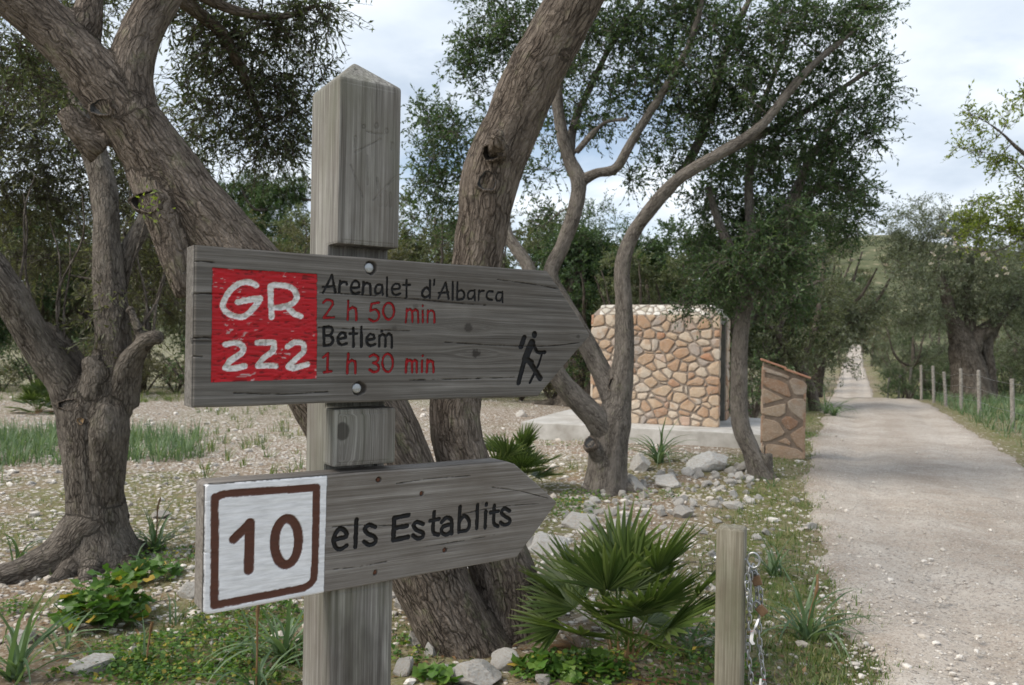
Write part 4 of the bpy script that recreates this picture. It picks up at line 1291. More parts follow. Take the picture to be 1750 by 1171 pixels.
def stone_piece(parent, poly, to3, mat, rng, proud=0.018):
    """to3(u, v, out) -> local point; stone with a raised, uneven face"""
    c = poly.mean(0)
    n = len(poly)
    r = np.linalg.norm(poly - c, axis=1)
    inner = c + (poly - c) * (1 - np.minimum(0.012 / np.maximum(r, 0.02), 0.35))[:, None]
    V = [to3(u, v, -0.02) for u, v in poly] + [to3(u, v, proud * 0.62) for u, v in poly] + [to3(u, v, proud * rng.uniform(0.9, 1.3)) for u, v in inner] + [to3(c[0], c[1], proud * rng.uniform(1.1, 1.7))]
    F = []
    for i in range(n):
        j = (i + 1) % n
        F += [[i, j, n + j, n + i], [n + i, n + j, 2 * n + j, 2 * n + i], [2 * n + i, 2 * n + j, 3 * n]]
    V = np.array(V)
    o = V.mean(0)
    return obj('stone', make_mesh('stone', V - o, F, mat, smooth=False), parent, tuple(o))

srng = np.random.default_rng(5)
HB = at(1228, 728, 12.8); HB = np.array([HB[0], 12.8])
HYAW = -math.radians(19.9)
HE1 = np.array([math.cos(HYAW), math.sin(HYAW)])
WH, DH, Z0, Z1, ZR = 2.07, 1.75, 0.228, 1.98, 2.14
HO = HB - HE1 * WH
hut = thing('stone_hut', 'small square hut of warm rubble stone on a concrete slab', 'hut', (HO[0], HO[1], 0), HYAW)
core = MB()
fp = [(0.02, 0.02), (WH - 0.02, 0.02), (WH - 0.02, 0.20), (WH - 0.16, 0.20), (WH - 0.16, 1.25), (WH - 0.02, 1.25), (WH - 0.02, DH - 0.02), (0.02, DH - 0.02)]
nf = len(fp)
V = [(a, b, Z0 - 0.02) for a, b in fp] + [(a, b, Z1) for a, b in fp]
F = [list(range(nf))[::-1]] + [[k, (k + 1) % nf, nf + (k + 1) % nf, nf + k] for k in range(nf)]
ins = 0.15
b0 = len(V)
V += [(0.02, 0.02, Z1), (WH - 0.02, 0.02, Z1), (WH - 0.02, DH - 0.02, Z1), (0.02, DH - 0.02, Z1), (ins, ins, ZR), (WH - ins, ins, ZR), (WH - ins, DH - ins, ZR), (ins, DH - ins, ZR)]
F += [[b0, b0 + 3, b0 + 2, b0 + 1]] + [[b0 + k, b0 + (k + 1) % 4, b0 + 4 + (k + 1) % 4, b0 + 4 + k] for k in range(4)]
wall = obj('wall', make_mesh('wall', V, F, M['mortar'], smooth=False), hut)
obj('roof_slab', make_mesh('roof_slab', [(ins, ins, ZR + .003), (WH - ins, ins, ZR + .003), (WH - ins, DH - ins, ZR + .003), (ins, DH - ins, ZR + .003), (ins + .1, ins + .1, ZR + .02), (WH - ins - .1, ins + .1, ZR + .02), (WH - ins - .1, DH - ins - .1, ZR + .02), (ins + .1, DH - ins - .1, ZR + .02)],
    [[0, 1, 5, 4], [1, 2, 6, 5], [2, 3, 7, 6], [3, 0, 4, 7], [4, 5, 6, 7]], M['mortar'], smooth=False), hut)
hh = Z1 - Z0
for P in voronoi_stones(WH, hh, 0.128, 3, 1.3, 0.013, cuts=[((-0.6, 0.8), 0.8 * hh - 0.07)]): stone_piece(hut, P, lambda u, v, o: (u, 0.02 - o, Z0 + v), M['wallstone'], srng)
for P in voronoi_stones(DH, hh, 0.20, 4): stone_piece(hut, P, lambda u, v, o: (0.02 - o, u, Z0 + v), M['wallstone'], srng)
for P in voronoi_stones(WH, hh, 0.24, 14): stone_piece(hut, P, lambda u, v, o: (u, DH - 0.02 + o, Z0 + v), M['wallstone'], srng)
for P in voronoi_stones(0.17, hh, 0.16, 6): stone_piece(hut, P, lambda u, v, o: (WH - 0.02 + o, 0.02 + u, Z0 + v), M['wallstone'], srng)
for P in voronoi_stones(0.48, hh, 0.18, 8): stone_piece(hut, P, lambda u, v, o: (WH - 0.02 + o, 1.26 + u, Z0 + v), M['wallstone'], srng)
sl = math.hypot(ins - 0.02, ZR - Z1)
for P in voronoi_stones(WH - 0.26, sl, 0.072, 9, 1.3, 0.008):
    stone_piece(hut, P, lambda u, v, o: (0.13 + u, 0.02 + v / sl * (ins - 0.02) - o * 0.75, Z1 + v / sl * (ZR - Z1) + o * 0.65), M['topstone'], srng, 0.014)
for P in voronoi_stones(DH - 0.26, sl, 0.09, 10, 1.3, 0.008):
    stone_piece(hut, P, lambda u, v, o: (WH - 0.02 - v / sl * (ins - 0.02) + o * 0.75, 0.13 + u, Z1 + v / sl * (ZR - Z1) + o * 0.65), M['topstone'], srng, 0.014)
    
door = MB(); door.box(WH - 0.155, WH - 0.115, 0.27, 1.18, Z0 + 0.01, Z1 - 0.12)
dj = MB()
dj.box(WH - 0.155, WH - 0.03, 0.205, 0.265, Z0 + 0.005, Z1 - 0.05); dj.box(WH - 0.155, WH - 0.03, 1.185, 1.245, Z0 + 0.005, Z1 - 0.05); dj.box(WH - 0.155, WH - 0.033, 0.266, 1.184, Z1 - 0.118, Z1 - 0.05)
dro = obj('door', door.mesh('door', M['door']), hut)
obj('door_frame', dj.mesh('door_frame', M['door']), dro)
hm = MB()
for zz in (0.55, 1.1, 1.65): hm.box(WH - 0.10, WH - 0.06, 0.25, 0.33, zz, zz + 0.11)
obj('hinge', hm.mesh('hinge', M['hole']), dro)
slab = MB()
slab.box(-0.96, WH + 0.85, -0.70, DH + 0.35, -0.25, Z0)
so = obj('concrete_slab', slab.mesh('concrete_slab', M['concrete']), hut)
bevel(so, 0.012)

PX = 3.36; PY = 10.95; PYAW = -math.radians(14)
pil = thing('stone_pillar', 'slim rubble stone pillar with a slanted terracotta top beside the track', 'pillar', (PX, PY, float(g(PX, PY))), PYAW)
pw, pd, ph0, ph1 = 0.55, 0.30, 1.25, 1.06
V = [(0.01, 0.01, -0.2), (pw - .01, 0.01, -0.2), (pw - .01, pd, -0.2), (0.01, pd, -0.2), (0.01, 0.01, ph0), (pw - .01, 0.01, ph1), (pw - .01, pd, ph1), (0.01, pd, ph0)]
obj('pillar_core', make_mesh('pillar_core', V, [[0, 3, 2, 1], [4, 5, 6, 7], [0, 1, 5, 4], [1, 2, 6, 5], [2, 3, 7, 6], [3, 0, 4, 7]], M['pillarmortar_shaded'], smooth=False), pil)
nn = np.array([ph0 - ph1, pw]); nn = nn / np.linalg.norm(nn); dd = float(nn @ np.array([0, ph0])) - 0.03
for P in voronoi_stones(pw, ph0, 0.185, 25, 1.25, 0.02, cuts=[(nn, dd)]): stone_piece(pil, P, lambda u, v, o: (u, 0.01 - o, v - 0.02), M['pillarstone_shaded'], srng, 0.012)
for P in voronoi_stones(pd, ph0 - 0.04, 0.2, 22, 1.2, 0.016): stone_piece(pil, P, lambda u, v, o: (0.01 - o, u, v - 0.02), M['pillarstone_shaded'], srng, 0.012)
for P in voronoi_stones(pd, ph1 - 0.04, 0.2, 23, 1.2, 0.016): stone_piece(pil, P, lambda u, v, o: (pw - 0.01 + o, u, v - 0.02), M['pillarstone_shaded'], srng, 0.012)
sl_ = (ph1 - ph0) / pw
for k in range(2):                                   # two overlapping tiles
    a0, a1 = (-0.02, 0.30) if k == 0 else (0.27, pw + 0.055)
    t0 = ph0 + sl_ * a0 + 0.004 + 0.018 * (1 - k); t1 = ph0 + sl_ * a1 + 0.004 + 0.018 * (1 - k)
    V = [(a0, -0.035, t0), (a1, -0.035, t1), (a1, pd + 0.03, t1), (a0, pd + 0.03, t0), (a0, -0.035, t0 + 0.03), (a1, -0.035, t1 + 0.03), (a1, pd + 0.03, t1 + 0.03), (a0, pd + 0.03, t0 + 0.03)]
    tile = obj('roof_tile', make_mesh('roof_tile', V, [[0, 3, 2, 1], [4, 5, 6, 7], [0, 1, 5, 4], [1, 2, 6, 5], [2, 3, 7, 6], [3, 0, 4, 7]], M['terracotta'], smooth=False), pil)
    bevel(tile, 0.008)

# ------------------------------------------------------------------ trees
def px_limb(rows):
    """rows of (px, py, distance, radius in photo pixels)"""
    P = np.array([at(a, b, c) for a, b, c, r in rows]); R = np.array([r * c / FPX for a, b, c, r in rows])
    return P, R

def woody(name, limbs, parent, mat, voxel=0.014, disp=0.012, origin=None, seed=1, ridge=0.5, nseg=18):
    """one continuous trunk mesh from several tapering limbs, with bark coordinates"""
    parts = []
    segs = []
    for P, R in limbs:
        p, r = resample(P, R, max(0.03, voxel * 2.5))
        v, q, b = tube(p, r, nseg)
        n = nseg
        caps = []
        base = len(v)
        v = np.vstack([v, p[0], p[-1]])
        m = len(p)
        cf = [[(j + 1) % n, j, base, base] for j in range(n)] + [[(m - 1) * n + j, (m - 1) * n + (j + 1) % n, base + 1, base + 1] for j in range(n)]
        parts.append((v, np.vstack([q, np.array(cf)]), np.zeros((len(v), 3))))
        p, r = resample(P, R, 0.075)
        T, U, W = frames(p)
        s = np.concatenate([[0], np.cumsum(np.linalg.norm(np.diff(p, axis=0), axis=1))])
        segs.append((p, r, T, U, W, s))
    V, F, _ = cat_parts(parts)
    faces = [list(dict.fromkeys(f)) for f in F.tolist()]
    me = make_mesh(name + '_raw', V, faces)
    o = bpy.data.objects.new(name + '_raw', me)
    col.objects.link(o)
    md = o.modifiers.new('r', 'REMESH'); md.mode = 'VOXEL'; md.voxel_size = voxel
    sm = o.modifiers.new('s', 'SMOOTH'); sm.factor = 0.5; sm.iterations = 5
    dg = bpy.context.evaluated_depsgraph_get()
    ev = o.evaluated_get(dg)
    m2 = ev.to_mesh()
    nv = len(m2.vertices)
    co = np.zeros(nv * 3, np.float32); m2.vertices.foreach_get('co', co); co = co.reshape(-1, 3).astype(float)
    no = np.zeros(nv * 3, np.float32); m2.vertices.foreach_get('normal', no); no = no.reshape(-1, 3).astype(float)
    fs = [list(p.vertices) for p in m2.polygons]
    ev.to_mesh_clear()
    bpy.data.objects.remove(o); bpy.data.meshes.remove(me)
    best = np.full(nv, 1e9); bark = np.zeros((nv, 3))
    for k, (p, r, T, U, W, s) in enumerate(segs):
        for i in range(len(p)):
            d = co - p[i]
            dist = np.sqrt((d ** 2).sum(1)) / r[i]
            kk = dist < best
            if not kk.any(): continue
            best[kk] = dist[kk]
            dk = d[kk]
            bark[kk] = np.stack([dk @ U[i], dk @ W[i], dk @ T[i] + s[i] + k * 3.7], -1)
    a = fbm(bark * np.array([13, 13, 2.6]), 4, seed)
    b = fbm(co * 5.5, 3, seed + 3)
    h = (1 - np.abs(a * 2 - 1) * 1.6) * ridge + (b - 0.5) * 1.3
    co = co + no * (h * disp)[:, None]
    org = np.array(origin) if origin is not None else np.zeros(3)
    me2 = make_mesh(name, co - org, fs, mat, {'bark': bark})
    return obj(name, me2, parent)

def crown(parent, origin, limbs, blobs, leafmat, barkmat, leafL, leafW, per=34, twiglen=0.26, twigs=5, minr=0.0, seed=3, droop=0.25, start=0.35, sides=4, cname='crown', up=0.25, kmax=None):
    """branches grown from the limbs to points spread through blobs, twigs and leaves round those points"""
    rng = np.random.default_rng(seed)
    nodes, nr = [], []
    for P, R in limbs:
        p, r = resample(P, R, 0.12)
        k0 = int(len(p) * start)
        nodes.append(p[k0:]); nr.append(r[k0:])
    nodes = np.concatenate(nodes); nr = np.concatenate(nr)
    A = []
    for (c, rad, n) in blobs:
        u = unit(n, rng) * (rng.random(n) ** 0.45)[:, None]
        A.append(np.asarray(c) + u * np.asarray(rad))
    A = np.concatenate(A)
    dmin = np.array([np.min(((nodes - a) ** 2).sum(1)) for a in A])
    order = np.argsort(dmin)
    buf = np.zeros((len(nodes) + 3 * len(A), 3)); br = np.zeros(len(buf))
    buf[:len(nodes)] = nodes; br[:len(nodes)] = nr; cnt = len(nodes)
    brp, brr = [], []
    tt = np.linspace(0, 1, 6)[:, None]
    BZ = ((1 - tt) ** 2, 2 * tt * (1 - tt), tt ** 2)
    tips, tdir = [], []
    for k in order:
        a = A[k]
        d2 = ((buf[:cnt] - a) ** 2).sum(1)
        j = int(np.argmin(d2))
        s = buf[j].copy(); L = math.sqrt(d2[j])
        r0 = min(br[j] * 0.7, 0.003 + 0.008 * L + leafL * 0.04)
        mid = (s + a) / 2 + rng.normal(0, 0.10 * L, 3) + np.array([0, 0, 0.08 * L])
        pts = BZ[0] * s + BZ[1] * mid + BZ[2] * a
        rr = np.linspace(r0, max(0.0022, r0 * 0.5), 6)
        brp.append(pts); brr.append(rr)
        for t in (2, 4, 5):
            buf[cnt] = pts[t]; br[cnt] = rr[t]; cnt += 1
        tips.append(a); dv = a - s; tdir.append(dv / (np.linalg.norm(dv) + 1e-6))
    tips = np.array(tips); tdir = np.array(tdir)
    # twigs
    T0 = np.repeat(tips, twigs, 0); TD = np.repeat(tdir, twigs, 0)
    n = len(T0)
    D = TD * 0.5 + unit(n, rng) * 0.95; D[:, 2] += up
    D /= np.linalg.norm(D, axis=1)[:, None]
    L = twiglen * rng.uniform(0.45, 1.25, n)
    back = rng.random(n) * 0.5 * twiglen
    T0 = T0 - TD * back[:, None]
    sagv = np.array([0, 0, -1.0]) * (droop * L)[:, None]
    p1 = T0 + D * (L * 0.5)[:, None] + sagv * 0.2; p2 = T0 + D * L[:, None] + sagv * 0.75
    tubes = [batch_tubes(np.array(brp), np.array(brr), sides),
             batch_tubes(np.stack([T0, p1, p2], 1), np.repeat((np.array([0.0026, 0.002, 0.001]) * (leafL / 0.05) ** 0.5)[None], n, 0), 3)]
    per_t = max(3, per // twigs)
    t = (np.arange(per_t)[None] + rng.random((n, per_t))) / per_t
    t = 0.12 + 0.9 * t
    t_ = t[..., None]
    Pl = (1 - t_) ** 2 * T0[:, None] + 2 * (1 - t_) * t_ * p1[:, None] + t_ ** 2 * p2[:, None]
    tang = (p2 - T0)[:, None] * np.ones_like(t_)
    tang = tang / (np.linalg.norm(tang, axis=-1, keepdims=True) + 1e-9)
    Pl = Pl.reshape(-1, 3); tang = tang.reshape(-1, 3)
    m = len(Pl)
    Dl = tang * 0.75 + unit(m, rng) * 0.85
    Nl = unit(m, rng) * 0.8; Nl[:, 2] += 0.6
    Ll = leafL * rng.uniform(0.6, 1.2, m)
    V, F = leaf_quads(Pl, Dl, Nl, Ll, leafW * rng.uniform(0.75, 1.2, m))
    lv = np.repeat(np.clip(rng.random(m) * 0.75 + np.repeat(rng.normal(0.12, 0.12, n), per_t), 0, 1), 4)
    org = np.asarray(origin)
    cr = obj(cname, make_mesh(cname, V - org, F, leafmat, {'lv': lv}), parent)
    tv, tf, tb = cat_parts(tubes)
    obj('branches', make_mesh('branches', tv - org, tf, barkmat, {'bark': tb}), parent)
    return cr, m

def blob(px, py, Y, rx, ry, n, rz=None):
    k = Y / FPX
    return (at(px, py, Y), (rx * k, rz if rz else 0.5 * (rx + ry) * k, ry * k), n)

def base_xyz(px, py):
    c = gp(px, py)
    return np.array([c[0], c[1], float(g(c[0], c[1]))])
NL = {}
# ---- big two-stemmed wild olive right behind the signpost
O = base_xyz(835, 1135)
big = thing('wild_olive_tree', 'big wild olive with two thick fissured stems behind the signpost', 'tree', tuple(O))
Lm = px_limb([(835, 1190, 4.1, 90), (800, 1115, 4.08, 66), (745, 1010, 4.05, 60), (686, 860, 4.05, 78), (606, 705, 4.0, 88), (490, 548, 3.95, 72), (382, 415, 3.9, 57), (290, 300, 3.85, 53), (215, 195, 3.8, 50), (137, 100, 3.75, 42), (50, 12, 3.7, 42), (-80, -90, 3.6, 38), (-260, -220, 3.5, 30)])
Lm2 = px_limb([(222, 200, 3.8, 48), (222, 130, 3.82, 36), (240, 60, 3.86, 32), (282, -15, 3.92, 28), (330, -120, 4.0, 24), (380, -240, 4.1, 18)])
Lm3 = px_limb([(130, 90, 3.75, 35), (150, 20, 3.8, 22), (160, -60, 3.9, 18), (190, -160, 4.0, 14)])
Lst = px_limb([(255, 280, 3.84, 40), (275, 350, 3.78, 36), (298, 430, 3.76, 24), (312, 490, 3.76, 17), (314, 508, 3.76, 12)])
Ls2 = px_limb([(175, 250, 3.8, 36), (140, 225, 3.74, 22), (120, 200, 3.72, 17), (112, 190, 3.72, 14)])
Rm = px_limb([(870, 1200, 4.3, 95), (880, 1110, 4.3, 76), (872, 1040, 4.3, 62), (850, 950, 4.3, 52), (802, 820, 4.3, 44), (778, 720, 4.3, 42), (788, 600, 4.3, 41), (812, 460, 4.3, 41), (826, 380, 4.3, 43), (838, 305, 4.3, 49), (874, 215, 4.3, 47), (918, 118, 4.25, 47), (968, 25, 4.2, 46), (1015, -60, 4.15, 42), (1085, -200, 4.1, 36), (1120, -330, 4.0, 28)])
Rst = px_limb([(850, 270, 4.25, 20), (850, 242, 4.02, 12), (852, 224, 4.0, 9)])
Rb = px_limb([(940, 90, 4.2, 20), (958, 92, 4.16, 14), (966, 94, 4.15, 11)])
biglimbs = [Lm, Lm2, Lm3, Lst, Ls2, Rm, Rst, Rb]
def root(dirx, diry, L, r, org, z0=0.24):
    pts = [org + np.array([dirx * t * L, diry * t * L, 0]) for t in (0.08, 0.3, 0.6, 1.0)]
    for i, p in enumerate(pts): p[2] = float(g(p[0], p[1])) + (z0, z0 * 0.3, 0.015, -0.03)[i]
    return np.array(pts), np.array([r, r * 0.72, r * 0.5, r * 0.25])
trunk_big = woody('trunk', biglimbs, big, M['bark_big'], 0.014, 0.016, O, 3, 0.55, 20)
from mathutils.bvhtree import BVHTree
def tree_bvh(o, org):
    me = o.data
    return BVHTree.FromPolygons([tuple(np.array(v.co) + org) for v in me.vertices], [tuple(p.vertices) for p in me.polygons])
def scar(px, py, bvh, rx, ry, parent, org, mat, nm='pruning_scar', deep=0.0):
    """oval cut face with a callus rim, seated on the bark where that pixel meets the trunk"""
    n = 22
    eye_ = Vector((0, 0, EYE)); tgt = Vector(at(px, py, 1.0)) - eye_
    hit, nrm, _, dist = bvh.ray_cast(eye_, tgt.normalized())
    if hit is None: return None
    k = hit.y / FPX
    V = []
    for rr, out in ((0.0, -deep), (0.5, -deep), (0.8, -deep * 0.7), (0.95, 0.006), (1.1, 0.008), (1.3, -0.012), (1.5, -0.05)):
        for j in range(n):
            a = 2 * math.pi * j / n
            wob = 1 + 0.10 * math.sin(3 * a + px) + 0.06 * math.sin(7 * a + py)
            V.append((rx * k * rr * wob * math.cos(a), -out, ry * k * rr * wob * math.sin(a)))
    V = np.array(V)
    F = [[i * n + j, i * n + (j + 1) % n, (i + 1) * n + (j + 1) % n, (i + 1) * n + j] for i in range(6) for j in range(n)]
    nr = (nrm * 0.6 + Vector((0, -1, 0)) * 0.5).normalized()
    q = np.array(Vector((0, -1, 0)).rotation_difference(nr).to_matrix()); V = V @ q.T
    V = V + (fbm(V * 60, 3, 5)[:, None] - 0.5) * 0.008
    me = make_mesh(nm, V, F, mat, {'bark': V})
    me.materials.append(parent['_bark'] if False else M['bark_big'])
    for i, p in enumerate(me.polygons): p.material_index = 1 if i >= 3 * n else 0
    return obj(nm, me, parent, tuple(np.array(hit) - np.asarray(org)))
bv = tree_bvh(trunk_big, O)
scar(174, 184, bv, 21, 13, big, O, M['heart'], deep=0.006)
scar(833, 310, bv, 16, 17, big, O, M['heart'], deep=0.008)
scar(250, 345, bv, 25, 17, big, O, M['hole'], 'rot_hollow', 0.03)
scar(838, 262, bv, 15, 13, big, O, M['hole'], 'rot_hollow', 0.03)
sc0 = at(256, 350, 3.5); m_ = 26
V, F = leaf_quads(sc0 + NPR.normal(0, 0.035, (m_, 3)), unit(m_), unit(m_), np.full(m_, 0.03), np.full(m_, 0.012))
obj('sprout', make_mesh('sprout', V - O, F, M['leaf_almond'], {'lv': NPR.random(len(V))}), big)['kind'] = 'stuff'
limb_tops = [(Lm[0][8:], Lm[1][8:]), (Lm2[0][1:], Lm2[1][1:]), (Lm3[0][1:], Lm3[1][1:]), (Rm[0][12:], Rm[1][12:])]
extra = px_limb([(285, -20, 3.95, 16), (330, 15, 4.3, 12), (385, 65, 4.6, 10), (425, 150, 4.8, 7), (450, 210, 4.9, 4)])
extra2 = px_limb([(300, -40, 4.0, 14), (380, 10, 4.4, 9), (470, 30, 4.6, 6), (540, 10, 4.7, 4)])
trunk_big2 = woody('limb', [extra, extra2], big, M['bark_big'], 0.010, 0.004, O, 5)
blobsB = [blob(400, 60, 4.7, 90, 70, 44), blob(480, 60, 4.8, 70, 70, 40), blob(430, 160, 4.9, 80, 70, 44), blob(500, 170, 4.9, 45, 70, 30), blob(350, 170, 4.9, 60, 90, 40), blob(450, 250, 5.0, 55, 45, 32), blob(540, 25, 4.7, 50, 40, 20),
          blob(330, 30, 4.6, 60, 60, 26), blob(90, 140, 4.6, 80, 70, 18), blob(20, 110, 4.4, 60, 60, 16), blob(400, -80, 4.5, 160, 60, 60), blob(150, -80, 4.2, 160, 60, 40), blob(330, 260, 5.0, 50, 60, 18), blob(505, 240, 5.0, 22, 40, 10), blob(560, 130, 4.9, 18, 20, 3),
          blob(-150, -100, 4.0, 150, 100, 40), blob(1020, -170, 4.4, 120, 70, 40), blob(1120, -260, 4.3, 160, 90, 50), blob(880, -180, 4.4, 120, 60, 26)]
_, NL['big'] = crown(big, O, limb_tops + [extra, extra2], blobsB, M['leaf_big'], M['bark_big'], 0.047, 0.0125, 36, 0.25, 5, seed=21, start=0.1, droop=0.45, up=0.1)

# ---- gnarled old olive on the left
O = base_xyz(172, 958)
left = thing('old_olive_tree', 'gnarled old olive with a swollen forked trunk and flared roots at left', 'tree', tuple(O))
YL = O[1]
t0 = px_limb([(172, 1010, YL, 88), (170, 955, YL, 66), (166, 905, YL, 49), (162, 850, YL, 44), (158, 790, YL, 43), (156, 735, YL, 48), (152, 695, YL, 46), (160, 660, YL, 34)])
la = px_limb([(140, 705, YL, 36), (112, 655, YL - .05, 29), (75, 605, YL - .1, 26), (42, 550, YL - .15, 25), (8, 490, YL - .2, 25), (-45, 425, YL - .2, 29), (-110, 330, YL - .2, 24), (-150, 220, YL - .1, 18)])
lb = px_limb([(135, 660, YL + .05, 28), (118, 615, YL + .05, 20), (92, 580, YL + .05, 16), (72, 560, YL + .05, 14)])
lc = px_limb([(178, 705, YL, 42), (192, 640, YL, 33), (193, 570, YL, 26), (188, 500, YL + .05, 23), (182, 420, YL + .1, 20), (178, 330, YL + .2, 19), (160, 255, YL + .3, 17), (125, 160, YL + .4, 12), (100, 60, YL + .5, 8)])
ld = px_limb([(203, 690, YL, 30), (216, 632, YL - .05, 21), (238, 594, YL - .1, 15), (258, 578, YL - .12, 11), (274, 577, YL - .12, 8)])
le = px_limb([(190, 500, YL + .1, 14), (225, 420, YL + .2, 12), (252, 370, YL + .3, 11), (290, 280, YL + .5, 8)])
lf = px_limb([(165, 670, YL - .05, 30), (170, 640, YL - .08, 24), (158, 610, YL - .1, 16)])
lg = px_limb([(248, 590, YL - .1, 10), (232, 555, YL - .1, 8), (222, 525, YL, 6)])
roots = [root(-0.66, -0.55, 0.95, 0.16, O), root(-0.85, -0.2, 0.75, 0.12, O), root(0.75, -0.35, 0.42, 0.12, O), root(0.2, -0.8, 0.45, 0.13, O), root(-0.2, -0.8, 0.5, 0.13, O), root(0.6, 0.6, 0.5, 0.12, O), root(-0.6, 0.6, 0.6, 0.12, O)]
bur = px_limb([(188, 695, YL - .06, 27), (184, 740, YL - .07, 31), (180, 790, YL - .05, 30), (178, 850, YL - .03, 29)])
trunk_left = woody('trunk', [t0, la, lb, lc, ld, le, lf, lg, bur] + roots, left, M['bark_olive'], 0.013, 0.019, O, 9, 0.75, 20)
bv = tree_bvh(trunk_left, O)
scar(138, 720, bv, 6, 6, left, O, M['cutfresh'])
scar(118, 692, bv, 17, 9, left, O, M['hole'], 'rot_hollow', 0.03)
spr = []
for (a, b, c_, d_) in ((95, 575, 85, 380), (110, 590, 118, 400), (100, 585, 140, 330), (262, 572, 270, 400), (250, 580, 235, 380), (60, 540, 40, 330), (240, 560, 300, 420), (30, 500, 60, 300), (190, 480, 120, 470), (205, 560, 260, 330)):
    spr.append(px_limb([(a, b, YL, 2.6), (a * .65 + c_ * .35 + RND.uniform(-14, 14), b * .65 + d_ * .35, YL + .1, 2.1), (a * .3 + c_ * .7 + RND.uniform(-16, 16), b * .3 + d_ * .7, YL + .15, 1.6), (c_, d_, YL + .2, 1)]))
tw = [tube(*resample(P, R, 0.08), 5) for P, R in spr]
tv, tf, tb = cat_parts(tw)
obj('sprouts', make_mesh('sprouts', tv - O, tf, M['bark_olive'], {'bark': tb}), left)
blobsL = [blob(60, 230, 6.2, 90, 90, 60), blob(40, 330, 6.2, 80, 70, 42), blob(150, 330, 6.3, 80, 80, 34), blob(230, 300, 6.3, 60, 70, 24), blob(90, 430, 6.1, 90, 60, 22), blob(200, 440, 5.9, 70, 70, 26), blob(275, 440, 6.0, 45, 70, 16),
          blob(-60, 260, 5.8, 90, 110, 40), blob(60, 130, 6.5, 90, 60, 46), blob(-60, 120, 6.0, 100, 80, 40), blob(170, 180, 6.6, 90, 60, 26), blob(190, 545, 5.3, 35, 40, 10), blob(100, 20, 6.5, 120, 50, 30), blob(270, 200, 6.6, 50, 70, 14)]
_, NL['left'] = crown(left, O, [(la[0][2:], la[1][2:]), (lc[0][2:], lc[1][2:]), le] + spr, blobsL, M['leaf_olive'], M['bark_olive'], 0.052, 0.014, 54, 0.34, 6, seed=33, start=0.2, droop=0.5, up=0.1)

# ---- many-stemmed tree in front of the hut
O = base_xyz(1036, 838)
Y2 = O[1]
mid = thing('forked_tree', 'grey forked tree in front of the stone hut, by the arrow tips', 'tree', tuple(O))
m0 = px_limb([(1034, 868, Y2, 52), (1035, 835, Y2, 38), (1038, 795, Y2, 33), (1040, 760, Y2, 33), (1047, 720, Y2, 32), (1057, 680, Y2, 22), (1067, 600, Y2, 17), (1066, 520, Y2, 14), (1064, 455, Y2, 13), (1082, 400, Y2, 12), (1118, 350, Y2 - .1, 11), (1160, 306, Y2 - .2, 10), (1230, 262, Y2 - .3, 10), (1300, 215, Y2 - .3, 8), (1380, 120, Y2 - .3, 6), (1470, 45, Y2 - .2, 3.5)])
m1 = px_limb([(1046, 750, Y2, 27), (1012, 708, Y2 - .1, 20), (976, 672, Y2 - .15, 18), (950, 636, Y2 - .2, 16), (925, 570, Y2 - .2, 14), (905, 462, Y2 - .1, 11), (866, 396, Y2, 8), (868, 325, Y2 + .1, 6), (850, 240, Y2 + .2, 4)])
m2 = px_limb([(1054, 690, Y2, 22), (1030, 640, Y2 + .1, 17), (1000, 582, Y2 + .15, 15), (962, 515, Y2 + .2, 13), (941, 468, Y2 + .2, 12), (962, 420, Y2 + .2, 12), (985, 350, Y2 + .2, 12.5), (988, 310, Y2 + .2, 13), (972, 270, Y2 + .2, 11), (958, 215, Y2 + .2, 10), (953, 160, Y2 + .2, 8.5), (962, 100, Y2 + .2, 7), (985, 30, Y2 + .2, 5), (1010, -60, Y2 + .2, 4)])
m3 = px_limb([(990, 312, Y2 + .2, 9), (1020, 296, Y2 + .15, 8), (1052, 288, Y2 + .1, 8), (1078, 245, Y2, 7.5), (1112, 190, Y2, 7), (1150, 130, Y2 - .1, 6), (1180, 70, Y2 - .2, 5), (1200, 0, Y2 - .3, 4), (1215, -80, Y2 - .3, 3)])
m4 = px_limb([(972, 275, Y2 + .2, 8), (982, 210, Y2 + .4, 6.5), (1018, 130, Y2 + .5, 5.5), (1060, 50, Y2 + .5, 4.5), (1100, 0, Y2 + .5, 3.5)])
m5 = px_limb([(985, 260, Y2 + .2, 4.5), (1030, 212, Y2 + .1, 4), (1072, 204, Y2, 3)])
m6 = px_limb([(1120, 350, Y2, 9), (1170, 290, Y2 + .3, 8), (1215, 190, Y2 + .5, 7), (1240, 90, Y2 + .6, 5.5), (1290, -20, Y2 + .6, 4)])
m7 = px_limb([(1190, 285, Y2 - .2, 8), (1270, 245, Y2 + .2, 7), (1350, 205, Y2 + .3, 5), (1440, 150, Y2 + .3, 4), (1500, 110, Y2 + .3, 2.5)])
m8 = px_limb([(1024, 775, Y2 - .1, 16), (1014, 764, Y2 - .16, 12), (1006, 755, Y2 - .2, 10.5)])
midlimbs = [m0, m1, m2, m3, m4, m5, m6, m7, m8, root(0.8, -0.3, 0.45, 0.14, O), root(-0.8, -0.3, 0.4, 0.14, O), root(0, -0.8, 0.35, 0.13, O)]
trunk_mid = woody('trunk', midlimbs, mid, M['bark_mid'], 0.015, 0.013, O, 13, 0.6, 14)
bv = tree_bvh(trunk_mid, O)
scar(1008, 757, bv, 9, 10, mid, O, M['heart'], deep=0.004)
scar(1046, 658, bv, 6, 10, mid, O, M['hole'], 'rot_hollow', 0.02)
